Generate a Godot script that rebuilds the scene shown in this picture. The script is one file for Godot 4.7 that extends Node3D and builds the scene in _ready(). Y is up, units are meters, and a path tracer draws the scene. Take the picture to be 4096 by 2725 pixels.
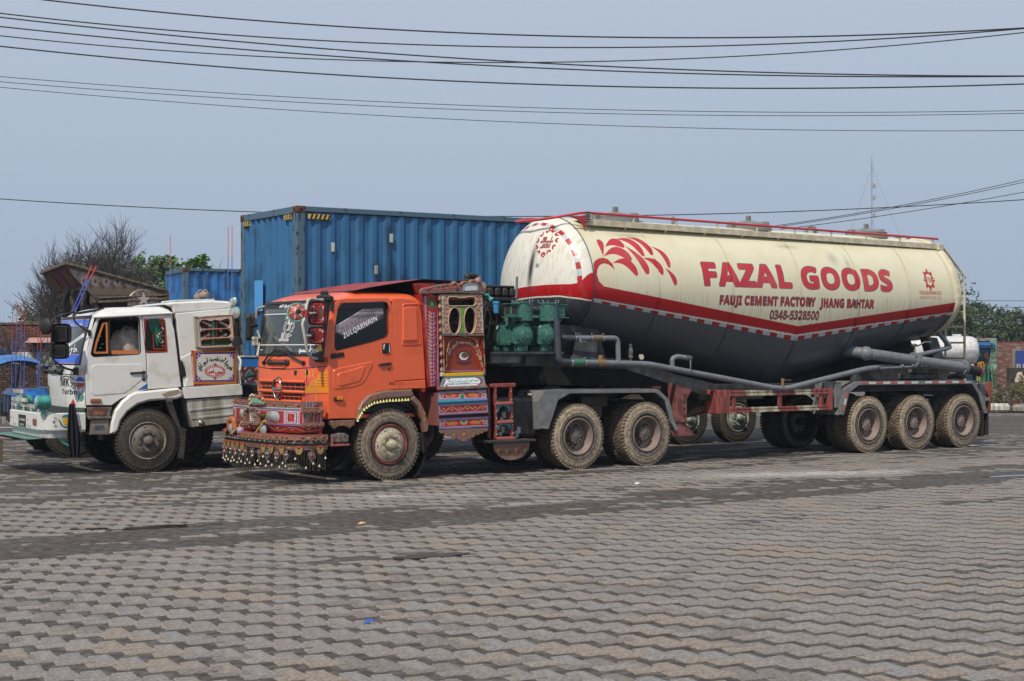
extends Node3D
# ---------------------------------------------------------------- mesh builder
class MB:
	var v := PackedVector3Array()
	var n := PackedVector3Array()
	var u := PackedVector2Array()
	var c := PackedColorArray()
	var col := Color.WHITE
	var xf := Transform3D()
	var cuts := []
	func cut() -> void: cuts.append(v.size())   # what follows is a piece of its own
	func put(p: Vector3, nn: Vector3, t := Vector2.ZERO) -> void:
		v.append(xf * p); n.append((xf.basis * nn).normalized()); u.append(t); c.append(col)
	func tri(a: Vector3, b: Vector3, d: Vector3, ta := Vector2.ZERO, tb := Vector2.ZERO, td := Vector2.ZERO) -> void:
		var nn := (d - a).cross(b - a)
		if nn.length_squared() < 1e-18: return
		nn = nn.normalized()
		put(a, nn, ta); put(b, nn, tb); put(d, nn, td)
	func quad(a: Vector3, b: Vector3, d: Vector3, e: Vector3, ta := Vector2(0, 1), tb := Vector2(0, 0), td := Vector2(1, 0), te := Vector2(1, 1)) -> void:
		tri(a, b, d, ta, tb, td); tri(a, d, e, ta, td, te)
	func box(o: Vector3, s: Vector3, b := Basis(), bev := 0.0) -> void:
		var h := s * 0.5
		var k := minf(bev, minf(h.x, minf(h.y, h.z)) * 0.8)
		for ax in 3:
			var a1 := (ax + 1) % 3
			var a2 := (ax + 2) % 3
			for sg in [-1.0, 1.0]:
				var q: Array[Vector3] = []
				for w in [[-1.0, -1.0], [1.0, -1.0], [1.0, 1.0], [-1.0, 1.0]]:
					var p := Vector3.ZERO
					p[ax] = h[ax] * sg; p[a1] = (h[a1] - k) * w[0]; p[a2] = (h[a2] - k) * w[1]
					q.append(o + b * p)
				if sg > 0: quad(q[3], q[2], q[1], q[0])
				else: quad(q[0], q[1], q[2], q[3])
		if k > 0.0:
			for ax in 3:
				var a1 := (ax + 1) % 3
				var a2 := (ax + 2) % 3
				for s1 in [-1.0, 1.0]:
					for s2 in [-1.0, 1.0]:
						var q: Array[Vector3] = []
						for w in [[-1.0, 0], [1.0, 0], [1.0, 1], [-1.0, 1]]:
							var p := Vector3.ZERO
							p[ax] = (h[ax] - k) * w[0]
							p[a1] = s1 * (h[a1] - (k if w[1] == 1 else 0.0)); p[a2] = s2 * (h[a2] - (0.0 if w[1] == 1 else k))
							q.append(o + b * p)
						if s1 * s2 > 0: quad(q[0], q[1], q[2], q[3])
						else: quad(q[3], q[2], q[1], q[0])
			for sx in [-1.0, 1.0]:
				for sy in [-1.0, 1.0]:
					for sz in [-1.0, 1.0]:
						var p1 := o + b * Vector3(sx * h.x, sy * (h.y - k), sz * (h.z - k))
						var p2 := o + b * Vector3(sx * (h.x - k), sy * h.y, sz * (h.z - k))
						var p3 := o + b * Vector3(sx * (h.x - k), sy * (h.y - k), sz * h.z)
						if sx * sy * sz > 0: tri(p1, p3, p2)
						else: tri(p1, p2, p3)
	# two-corner box
	func bb(a: Vector3, b: Vector3, bev := 0.0) -> void:
		box((a + b) * 0.5, (b - a).abs(), Basis(), bev)
	func bar(a: Vector3, b: Vector3, w: float, h: float, bev := 0.0, up := Vector3.UP) -> void:
		var d := (b - a)
		var x := d.normalized()
		var z := x.cross(up)
		if z.length() < 0.01: z = x.cross(Vector3.RIGHT)
		z = z.normalized()
		box((a + b) * 0.5, Vector3(d.length(), h, w), Basis(x, z.cross(x), z), bev)
	func tube(pts: Array, r: float, sd := 8, cap := true, r2 := -1.0) -> void:
		var m := pts.size()
		if m < 2: return
		var ref := Vector3.UP
		var prev: Array[Vector3] = []
		var prevn: Array[Vector3] = []
		for i in m:
			var d: Vector3
			if i == 0: d = pts[1] - pts[0]
			elif i == m - 1: d = pts[m - 1] - pts[m - 2]
			else: d = (pts[i + 1] - pts[i]).normalized() + (pts[i] - pts[i - 1]).normalized()
			if d.length() < 1e-9: d = Vector3.UP
			d = d.normalized()
			var a := ref - d * ref.dot(d)
			if a.length() < 0.05: a = Vector3.RIGHT - d * d.x
			if a.length() < 0.05: a = Vector3.BACK - d * d.z
			a = a.normalized()
			ref = a
			var b := d.cross(a)
			var rr := r if r2 < 0.0 else lerpf(r, r2, float(i) / (m - 1))
			var ring: Array[Vector3] = []
			var rn: Array[Vector3] = []
			for k in sd:
				var t := TAU * k / sd
				var q := a * cos(t) + b * sin(t)
				rn.append(q); ring.append(pts[i] + q * rr)
			if i > 0:
				for k in sd:
					var k2 := (k + 1) % sd
					put(prev[k], prevn[k]); put(ring[k], rn[k]); put(ring[k2], rn[k2])
					put(prev[k], prevn[k]); put(ring[k2], rn[k2]); put(prev[k2], prevn[k2])
			if cap and (i == 0 or i == m - 1):
				for k in sd - 2:
					if i == 0: tri(ring[0], ring[k + 1], ring[k + 2])
					else: tri(ring[0], ring[k + 2], ring[k + 1])
			prev = ring; prevn = rn
	# profile of Vector2(radius, height) about local y of w
	func lathe(pr: Array, w := Transform3D(), sg := 32, cols: Array = [], a0 := 0.0, a1 := TAU) -> void:
		var m := pr.size()
		for i in m - 1:
			var p: Vector2 = pr[i]
			var q: Vector2 = pr[i + 1]
			var e := q - p
			if e.length() < 1e-7: continue
			var en := Vector2(e.y, -e.x).normalized()
			var np := en
			var nq := en
			if i > 0:
				var f: Vector2 = pr[i] - pr[i - 1]
				if f.length() > 1e-7:
					var fn := Vector2(f.y, -f.x).normalized()
					if fn.dot(en) > 0.75: np = (fn + en).normalized()
			if i < m - 2:
				var f: Vector2 = pr[i + 2] - pr[i + 1]
				if f.length() > 1e-7:
					var fn := Vector2(f.y, -f.x).normalized()
					if fn.dot(en) > 0.75: nq = (fn + en).normalized()
			var c0 := col
			var c1 := col
			if cols.size() == m: c0 = cols[i]; c1 = cols[i + 1]
			for k in sg:
				var t0 := lerpf(a0, a1, float(k) / sg)
				var t1 := lerpf(a0, a1, float(k + 1) / sg)
				var d0 := Vector3(cos(t0), 0, sin(t0))
				var d1 := Vector3(cos(t1), 0, sin(t1))
				var A := w * (d0 * p.x + Vector3(0, p.y, 0))
				var B := w * (d0 * q.x + Vector3(0, q.y, 0))
				var C := w * (d1 * q.x + Vector3(0, q.y, 0))
				var D := w * (d1 * p.x + Vector3(0, p.y, 0))
				var nA := w.basis * (d0 * np.x + Vector3(0, np.y, 0))
				var nB := w.basis * (d0 * nq.x + Vector3(0, nq.y, 0))
				var nC := w.basis * (d1 * nq.x + Vector3(0, nq.y, 0))
				var nD := w.basis * (d1 * np.x + Vector3(0, np.y, 0))
				var keep := col
				if q.x > 1e-6:
					col = c0; put(A, nA, Vector2(float(k) / sg, float(i) / m)); col = c1; put(C, nC, Vector2(float(k + 1) / sg, float(i + 1) / m)); put(B, nB, Vector2(float(k) / sg, float(i + 1) / m))
				if p.x > 1e-6:
					col = c0; put(A, nA, Vector2(float(k) / sg, float(i) / m)); put(D, nD, Vector2(float(k + 1) / sg, float(i) / m)); col = c1; put(C, nC, Vector2(float(k + 1) / sg, float(i + 1) / m))
				col = keep
	func disc(o: Vector3, ax: Vector3, r: float, th: float, sg := 16, bev := 0.0) -> void:
		var w := Transform3D(MB.along(ax), o)
		if bev > 0.0: lathe([Vector2(0, -th * .5), Vector2(r, -th * .5), Vector2(r, th * .5 - bev), Vector2(r - bev, th * .5), Vector2(0, th * .5)], w, sg)
		else: lathe([Vector2(0, -th * .5), Vector2(r, -th * .5), Vector2(r, th * .5), Vector2(0, th * .5)], w, sg)
	func ball(o: Vector3, r: Vector3, sg := 14) -> void:
		var pr := []
		var hh := sg / 2
		for i in hh + 1:
			var t := -PI / 2 + PI * i / hh
			pr.append(Vector2(maxf(cos(t), 0.0), sin(t)))
		lathe(pr, Transform3D(Basis.from_scale(r), o), sg)
	static func along(ax: Vector3) -> Basis:
		var y := ax.normalized()
		var x := y.cross(Vector3.BACK)
		if x.length() < 0.1: x = y.cross(Vector3.RIGHT)
		x = x.normalized()
		return Basis(x, y, x.cross(y))
	# flat polygon (x, y) between z0 (back) and z1 (front); bevel at the front
	func prism(poly: PackedVector2Array, z0: float, z1: float, bev := 0.0, hol: Array = [], back := true) -> void:
		var r := MB.rect(poly)
		var fp := MB.inset(poly, bev) if bev > 0.0 else poly
		var pieces: Array = [fp]
		for h in hol:
			var hr := MB.rect(h)
			var cx := hr.position.x + hr.size.x * .5
			var nxt: Array = []
			for p in pieces:
				var pr := MB.rect(p)
				if not pr.intersects(hr): nxt.append(p); continue
				for s in 2:
					var x0 := -100.0 if s == 0 else cx
					var x1 := cx if s == 0 else 100.0
					var half := PackedVector2Array([Vector2(x0, -100), Vector2(x1, -100), Vector2(x1, 100), Vector2(x0, 100)])
					for a in Geometry2D.intersect_polygons(p, half):
						for b in Geometry2D.clip_polygons(a, h): nxt.append(b)
			pieces = nxt
		for p in pieces:
			var ix := Geometry2D.triangulate_polygon(p)
			for i in range(0, ix.size(), 3):
				var q: Array[Vector2] = [p[ix[i]], p[ix[i + 1]], p[ix[i + 2]]]
				if (q[1] - q[0]).cross(q[2] - q[0]) > 0: q = [q[0], q[2], q[1]]
				var t: Array[Vector2] = []
				for w in q: t.append(Vector2((w.x - r.position.x) / r.size.x, 1.0 - (w.y - r.position.y) / r.size.y))
				put(Vector3(q[0].x, q[0].y, z1), Vector3.BACK, t[0]); put(Vector3(q[1].x, q[1].y, z1), Vector3.BACK, t[1]); put(Vector3(q[2].x, q[2].y, z1), Vector3.BACK, t[2])
				if back:
					put(Vector3(q[0].x, q[0].y, z0), Vector3.FORWARD, t[0]); put(Vector3(q[2].x, q[2].y, z0), Vector3.FORWARD, t[2]); put(Vector3(q[1].x, q[1].y, z0), Vector3.FORWARD, t[1])
		MB_sides(poly, fp, z0, z1, bev)
		for h in hol: MB_sides(h, h, z0, z1, 0.0)
	func MB_sides(poly: PackedVector2Array, fp: PackedVector2Array, z0: float, z1: float, bev: float) -> void:
		var m := poly.size()
		var cw := Geometry2D.is_polygon_clockwise(poly)
		for i in m:
			var a := poly[i]
			var b := poly[(i + 1) % m]
			var q := [Vector3(a.x, a.y, z0), Vector3(b.x, b.y, z0), Vector3(b.x, b.y, z1 - bev), Vector3(a.x, a.y, z1 - bev)]
			if cw: quad(q[0], q[1], q[2], q[3])
			else: quad(q[3], q[2], q[1], q[0])
			if bev > 0.0:
				var a2 := fp[i]
				var b2 := fp[(i + 1) % m]
				q = [Vector3(a.x, a.y, z1 - bev), Vector3(b.x, b.y, z1 - bev), Vector3(b2.x, b2.y, z1), Vector3(a2.x, a2.y, z1)]
				if cw: quad(q[0], q[1], q[2], q[3])
				else: quad(q[3], q[2], q[1], q[0])
	static func rect(p: PackedVector2Array) -> Rect2:
		var r := Rect2(p[0], Vector2.ZERO)
		for q in p: r = r.expand(q)
		return r
	static func inset(p: PackedVector2Array, k: float) -> PackedVector2Array:
		var o := PackedVector2Array()
		var m := p.size()
		var sg := -1.0 if Geometry2D.is_polygon_clockwise(p) else 1.0
		for i in m:
			var d0 := (p[i] - p[(i + m - 1) % m]).normalized()
			var d1 := (p[(i + 1) % m] - p[i]).normalized()
			var nn := (d0.orthogonal() + d1.orthogonal())
			var den := maxf(0.4, 1.0 + d0.dot(d1))
			o.append(p[i] - nn / den * k * sg)
		return o
	# smooth sheet over rows of points; uv over the whole
	func grid(g: Array, flat := false, flip := false) -> void:
		var a := g.size()
		var b: int = g[0].size()
		var nn := []
		for i in a:
			var row := PackedVector3Array()
			for j in b:
				var du: Vector3 = g[mini(i + 1, a - 1)][j] - g[maxi(i - 1, 0)][j]
				var dv: Vector3 = g[i][mini(j + 1, b - 1)] - g[i][maxi(j - 1, 0)]
				var q := du.cross(dv)
				row.append((q if flip else -q).normalized() if q.length_squared() > 1e-16 else Vector3.UP)
			nn.append(row)
		for i in a - 1:
			for j in b - 1:
				var p := [g[i][j], g[i + 1][j], g[i + 1][j + 1], g[i][j + 1]]
				var q := [nn[i][j], nn[i + 1][j], nn[i + 1][j + 1], nn[i][j + 1]]
				var t := [Vector2(float(j) / (b - 1), float(i) / (a - 1)), Vector2(float(j) / (b - 1), float(i + 1) / (a - 1)), Vector2(float(j + 1) / (b - 1), float(i + 1) / (a - 1)), Vector2(float(j + 1) / (b - 1), float(i) / (a - 1))]
				if flat:
					if flip: quad(p[3], p[2], p[1], p[0], t[3], t[2], t[1], t[0])
					else: quad(p[0], p[1], p[2], p[3], t[0], t[1], t[2], t[3])
				else:
					for k in ([0, 2, 1, 0, 3, 2] if flip else [0, 1, 2, 0, 2, 3]): put(p[k], q[k], t[k])
	func pieces() -> Array:
		if cuts.is_empty(): return [self]
		var o := []
		cuts.append(v.size())
		var i := 0
		for k in cuts:
			if k > i:
				var p := MB.new()
				p.v = v.slice(i, k); p.n = n.slice(i, k); p.u = u.slice(i, k); p.c = c.slice(i, k)
				o.append(p)
			i = k
		return o
	func mesh() -> ArrayMesh:
		var a := []
		a.resize(Mesh.ARRAY_MAX)
		a[Mesh.ARRAY_VERTEX] = v; a[Mesh.ARRAY_NORMAL] = n; a[Mesh.ARRAY_TEX_UV] = u; a[Mesh.ARRAY_COLOR] = c
		var m := ArrayMesh.new()
		m.add_surface_from_arrays(Mesh.PRIMITIVE_TRIANGLES, a)
		return m
# ---------------------------------------------------------------- painted pictures
class Pic:
	var im: Image
	var warp = null
	var W: int
	var H: int
	func _init(w: int, h: int, c: Color) -> void:
		W = w; H = h
		im = Image.create(w, h, false, Image.FORMAT_RGB8)
		im.fill(c)
	func poly(p: PackedVector2Array, c: Color) -> void:
		var r := MB.rect(p)
		var m := p.size()
		for y in range(maxi(0, int(r.position.y)), mini(H - 1, int(r.end.y)) + 1):
			var yy := y + 0.5
			var xs: Array[float] = []
			for i in m:
				var a := p[i]
				var b := p[(i + 1) % m]
				if (a.y <= yy) != (b.y <= yy): xs.append(a.x + (yy - a.y) / (b.y - a.y) * (b.x - a.x))
			xs.sort()
			for k in range(0, xs.size() - 1, 2):
				var x0 := clampi(int(ceil(xs[k] - 0.5)), 0, W)
				var x1 := clampi(int(ceil(xs[k + 1] - 0.5)), 0, W)
				if x1 > x0: im.fill_rect(Rect2i(x0, y, x1 - x0, 1), c)
	func rc(x: float, y: float, w: float, h: float, c: Color) -> void:
		im.fill_rect(Rect2i(int(x), int(y), maxi(1, int(w)), maxi(1, int(h))), c)
	func ell(x: float, y: float, rx: float, ry: float, c: Color, rot := 0.0) -> void:
		var p := PackedVector2Array()
		for i in 20: p.append(Vector2(x, y) + Vector2(rx * cos(TAU * i / 20), ry * sin(TAU * i / 20)).rotated(rot))
		poly(p, c)
	func line(p: Array, w: float, c: Color) -> void:
		for i in p.size() - 1:
			var a: Vector2 = p[i]
			var b: Vector2 = p[i + 1]
			var d := (b - a).normalized() * w * 0.5
			var o := d.orthogonal()
			poly(PackedVector2Array([a + o - d * .4, b + o + d * .4, b - o + d * .4, a - o - d * .4]), c)
	func leaf(x: float, y: float, l: float, w: float, a: float, c: Color) -> void:
		var p := PackedVector2Array()
		for i in 9: p.append(Vector2(l * i / 8.0, w * .5 * sin(PI * i / 8.0)))
		for i in range(7, 0, -1): p.append(Vector2(l * i / 8.0, -w * .5 * sin(PI * i / 8.0)))
		for i in p.size(): p[i] = p[i].rotated(a) + Vector2(x, y)
		poly(p, c)
	func flower(x: float, y: float, r: float, k: int, c: Color, cc: Color) -> void:
		for i in k: leaf(x, y, r, r * .62, TAU * i / k, c)
		ell(x, y, r * .3, r * .3, cc)
	func drop(a: Vector2, b: Vector2, bulge: float, bend: float, c: Color) -> void:
		var p := PackedVector2Array()
		var q: Array[Vector2] = []
		var d := b - a
		var o := d.orthogonal().normalized()
		for i in 17:
			var t := i / 16.0
			var m := a + d * t + o * bend * sin(PI * t)
			var w := bulge * .62 * sqrt(maxf(0.0, t * t * (1.0 - pow(t, 5.0)))) * 1.15
			p.append(m + o * w); q.append(m - o * w)
		q.reverse()
		for k in q: p.append(k)
		poly(p, c)
	# scroll: a curling stem with leaves
	func scroll(x0: float, y0: float, x1: float, amp: float, n: int, w: float, c: Color, c2: Color, c3: Color) -> void:
		var pts := []
		for i in n * 10 + 1:
			var t := float(i) / (n * 10)
			pts.append(Vector2(lerpf(x0, x1, t), y0 + amp * sin(t * n * PI)))
		line(pts, w, c)
		for i in n:
			var xx := lerpf(x0, x1, (i + .5) / n)
			var sg := 1.0 if i % 2 == 0 else -1.0
			flower(xx, y0 - amp * .25 * sg, amp * .55, 6, c2, Color(1, .95, .7))
			leaf(xx + amp * .6, y0 + amp * .5 * sg, amp * 1.1, amp * .5, -.6 * sg, c3)
			leaf(xx - amp * .6, y0 + amp * .5 * sg, amp * 1.1, amp * .5, PI + .6 * sg, c3)
	func tris(p: PackedVector2Array, c: Color) -> void:
		for i in range(0, p.size(), 3): poly(PackedVector2Array([p[i], p[i + 1], p[i + 2]]), c)
	# letters laid between x0 and x1, cap height h with its foot on y; lean: shear; out: outline width
	func text(s: String, x0: float, x1: float, y: float, h: float, c: Color, out := 0.0, oc := Color.BLACK, lean := 0.0, bold := true, rise := 0.0) -> void:
		var f := SystemFont.new()
		f.font_names = PackedStringArray(["Droid Sans"])
		f.font_weight = 700 if bold else 400
		var t := TextMesh.new()
		t.font = f; t.font_size = 72; t.pixel_size = 1.0; t.depth = 0.0; t.text = s; t.curve_step = 3.0
		var a: PackedVector3Array = t.get_mesh_arrays()[Mesh.ARRAY_VERTEX]
		var ix = t.get_mesh_arrays()[Mesh.ARRAY_INDEX]
		var src := PackedVector2Array()
		if ix != null and ix.size() > 0:
			for i in ix: src.append(Vector2(a[i].x, a[i].y))
		else:
			for q in a: src.append(Vector2(q.x, q.y))
		if src.is_empty(): return
		var r := MB.rect(src)
		var top := r.end.y
		var base := top - 52.4
		var p := PackedVector2Array()
		for q in src:
			var k := (q.y - base) / maxf(1.0, top - base)
			var fx := (q.x - r.position.x) / r.size.x
			p.append(Vector2(lerpf(x0, x1, fx) + lean * k * h, y - k * h - rise * fx))
		if warp != null:
			for i in p.size(): p[i] = warp.call(p[i].x, p[i].y)
		if out > 0.0:
			for i in 8:
				var o := Vector2(out, 0).rotated(TAU * i / 8)
				var p2 := PackedVector2Array()
				for q in p: p2.append(q + o)
				tris(p2, oc)
		tris(p, c)
	# hand-painted right-to-left script: each letter a few pen strokes; place maps (along, up) to the picture
	func script(s: String, place: Callable, wide: float, h: float, pen: float, c: Color) -> void:
		var x := 0.0
		var glyphs := []
		for ch in s:
			var g := Pic.pen(ch)
			glyphs.append([g, x]); x += g[0]
		var sc := wide / maxf(x, .1)
		for it in glyphs:
			for st in it[0][1]:
				var pts := []
				for k in range(0, st.size(), 2):
					var q: Vector2 = place.call((it[1] + st[k]) * sc, st[k + 1] * h)
					pts.append(q)
				if pts.size() == 1: ell(pts[0].x, pts[0].y, pen * .62, pen * .62, c)
				else: line(pts, pen, c)
	# [advance, strokes]; x runs leftwards from the right edge, y up from the foot line
	static func pen(ch: String) -> Array:
		match ch:
			"a": return [.38, [[.2, .95, .16, 0]]]
			"b": return [.45, [[0, .05, .25, 0, .42, .05, .42, .3], [.25, -.3]]]
			"p": return [.5, [[0, .05, .25, 0, .48, .05, .48, .3], [.18, -.3], [.34, -.3]]]
			"t": return [.45, [[0, .05, .25, 0, .42, .05, .42, .3], [.18, .5], [.34, .5]]]
			"T": return [.9, [[0, .3, .1, .02, .45, -.08, .75, .02, .85, .3], [.4, .6], [.5, .45, .55, .6]]]
			"j": return [.6, [[0, .4, .5, .42, .15, .1, .3, -.35, .6, -.4], [.35, -.1]]]
			"H": return [.5, [[0, .05, .2, .38, .5, .4, .3, .1, .5, 0]]]
			"d": return [.4, [[.05, .45, .25, .2, .3, .02, .02, 0]]]
			"r": return [.32, [[.05, .3, .12, .05, .34, -.25]]]
			"z": return [.35, [[.05, .3, .12, .05, .34, -.25], [.1, .55]]]
			"s": return [.8, [[0, .25, .05, .02, .2, .02, .22, .22, .26, .02, .42, .02, .44, .25, .5, 0, .78, .02]]]
			"S": return [1.1, [[0, .25, .05, .02, .2, .02, .22, .22, .3, -.1, .55, -.3, .9, -.2, 1.0, .2]]]
			"x": return [.85, [[0, .25, .05, .02, .2, .02, .22, .22, .26, .02, .42, .02, .44, .25, .5, 0, .78, .02], [.2, .5], [.35, .5], [.28, .68]]]
			"f": return [.6, [[.05, .1, .18, .35, .3, .3, .25, .08, .6, .02], [.2, .6]]]
			"k": return [.65, [[.1, .75, .55, 1.05], [.15, .75, .45, .4, .4, .05, .65, .02]]]
			"g": return [.7, [[.1, .75, .55, 1.05], [.05, .9, .5, 1.2], [.15, .75, .45, .4, .4, .05, .7, .02]]]
			"l": return [.4, [[.12, 1.0, .14, .1, .4, .02]]]
			"L": return [.6, [[.1, 1.0, .12, .05, .3, -.22, .55, -.1, .6, .2]]]
			"m": return [.42, [[0, .05, .12, .28, .25, .05, .1, 0, .42, .02]]]
			"n": return [.55, [[.02, .25, .08, -.05, .3, -.2, .5, -.02, .5, .28], [.28, .3]]]
			"w": return [.35, [[.1, .1, .2, .32, .3, .15, .15, .08, .2, -.1, .38, -.25]]]
			"h": return [.45, [[0, .05, .15, .3, .28, .08, .1, .05, .42, .02]]]
			"y": return [.7, [[.05, .3, .25, .2, .1, .02, .3, -.2, .65, -.22, .75, 0], [.3, -.5], [.45, -.5]]]
			" ": return [.25, []]
		return [.3, [[0, 0, .3, .02]]]
	func tex() -> ImageTexture:
		return ImageTexture.create_from_image(im)
# ---------------------------------------------------------------- scene helpers
var rng := RandomNumberGenerator.new()
var names := {}
func obj(called: String, mb: MB, m: Material, parent: Node = self) -> MeshInstance3D:
	var last: MeshInstance3D
	for p in mb.pieces():
		last = MeshInstance3D.new()
		last.mesh = p.mesh()
		put(last, called, m, parent)
	return last
func put(o: MeshInstance3D, called: String, m: Material, parent: Node) -> MeshInstance3D:
	o.material_override = m
	nm(o, called, parent)
	return o
func nm(o: Node, called: String, parent: Node) -> void:
	var key := str(parent.get_instance_id()) + called
	var k: int = names.get(key, 0)
	names[key] = k + 1
	o.name = called if k == 0 else "%s_%03d" % [called, k]
	parent.add_child(o, true)
func node(called: String, parent: Node, at := Vector3.ZERO, turn := 0.0) -> Node3D:
	var o := Node3D.new()
	nm(o, called, parent)
	o.position = at
	o.rotation.y = turn
	return o
func tag(o: Node, label: String, cat := "", group := "", kind := "") -> void:
	o.set_meta("label", label)
	if cat: o.set_meta("category", cat)
	if group: o.set_meta("group", group)
	if kind: o.set_meta("kind", kind)
func inst(called: String, mesh: Mesh, m: Material, parent: Node, t := Transform3D()) -> MeshInstance3D:
	var o := MeshInstance3D.new()
	o.mesh = mesh
	put(o, called, m, parent)
	o.transform = t
	return o
func V(x: float, y: float, z: float) -> Vector3: return Vector3(x, y, z)
func pv(a: Array) -> PackedVector2Array:
	var p := PackedVector2Array()
	for i in range(0, a.size(), 2): p.append(Vector2(a[i], a[i + 1]))
	return p
# smooth closed outline through points given as x, y pairs
func round_poly(p: PackedVector2Array, r: float, k := 5) -> PackedVector2Array:
	var o := PackedVector2Array()
	var m := p.size()
	for i in m:
		var a := p[(i + m - 1) % m]
		var b := p[i]
		var d := p[(i + 1) % m]
		var ra := minf(r, minf((a - b).length(), (d - b).length()) * .49)
		var s := b + (a - b).normalized() * ra
		var e := b + (d - b).normalized() * ra
		for j in k + 1:
			var t := float(j) / k
			o.append(s.lerp(b, t).lerp(b.lerp(e, t), t))
	return o
func arc_pts(pts: Array, r: float, k := 5) -> Array:   # a polyline with rounded bends
	var o := [pts[0]]
	for i in range(1, pts.size() - 1):
		var a: Vector3 = pts[i - 1]
		var b: Vector3 = pts[i]
		var d: Vector3 = pts[i + 1]
		var ra := minf(r, minf((a - b).length(), (d - b).length()) * .49)
		var s := b + (a - b).normalized() * ra
		var e := b + (d - b).normalized() * ra
		for j in k + 1:
			var t := float(j) / k
			o.append(s.lerp(b, t).lerp(b.lerp(e, t), t))
	o.append(pts[-1])
	return o
func S(r: float, g: float, b: float) -> Color: return Color(r, g, b).linear_to_srgb()   # a real-world base colour
# ---------------------------------------------------------------- materials
var tx := {}
func noise_tex(key: String, size: int, freq: float, lo: Color, hi: Color, oct := 4, kind := 3, stretch := Vector2(1, 1), p0 := 0.25, p1 := 0.75) -> Texture2D:
	if tx.has(key): return tx[key]
	var f := FastNoiseLite.new()
	f.noise_type = kind
	f.frequency = freq
	f.fractal_octaves = oct
	f.seed = hash(key) % 1000
	var raw := f.get_seamless_image(size, size, false, false, .15)
	raw.convert(Image.FORMAT_L8)
	var d := raw.get_data()
	var lut := PackedByteArray()
	for i in 256:
		var t := smoothstep(p0, p1, i / 255.0)
		var q := lo.lerp(hi, t)
		lut.append(int(q.r * 255)); lut.append(int(q.g * 255)); lut.append(int(q.b * 255))
	var b := PackedByteArray()
	b.resize(size * size * 3)
	var sx := int(stretch.x)
	var sy := int(stretch.y)
	for y in size:
		for x in size:
			var i := d[(y / sy) * size + (x / sx)] * 3
			var k := (y * size + x) * 3
			b[k] = lut[i]; b[k + 1] = lut[i + 1]; b[k + 2] = lut[i + 2]
	var t := ImageTexture.create_from_image(Image.create_from_data(size, size, false, Image.FORMAT_RGB8, b))
	tx[key] = t
	return t
func mat(c: Color, rough := 0.6, metal := 0.0, tex: Texture2D = null, scale := 1.0) -> StandardMaterial3D:
	var m := StandardMaterial3D.new()
	m.albedo_color = c
	m.roughness = rough
	m.metallic = metal
	m.cull_mode = BaseMaterial3D.CULL_DISABLED
	m.vertex_color_use_as_albedo = true
	if tex:
		m.albedo_texture = tex
		m.uv1_triplanar = true
		m.uv1_scale = Vector3(scale, scale, scale)
	return m
func art(p: Pic, rough := 0.45) -> StandardMaterial3D:
	var m := StandardMaterial3D.new()
	m.albedo_texture = p.tex()
	m.roughness = rough
	m.cull_mode = BaseMaterial3D.CULL_DISABLED
	m.texture_repeat = false
	return m
func bumpy(m: StandardMaterial3D, tex: Texture2D, depth_cm: float) -> StandardMaterial3D:
	m.heightmap_enabled = true
	m.heightmap_texture = tex
	m.heightmap_scale = depth_cm
	return m
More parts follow.
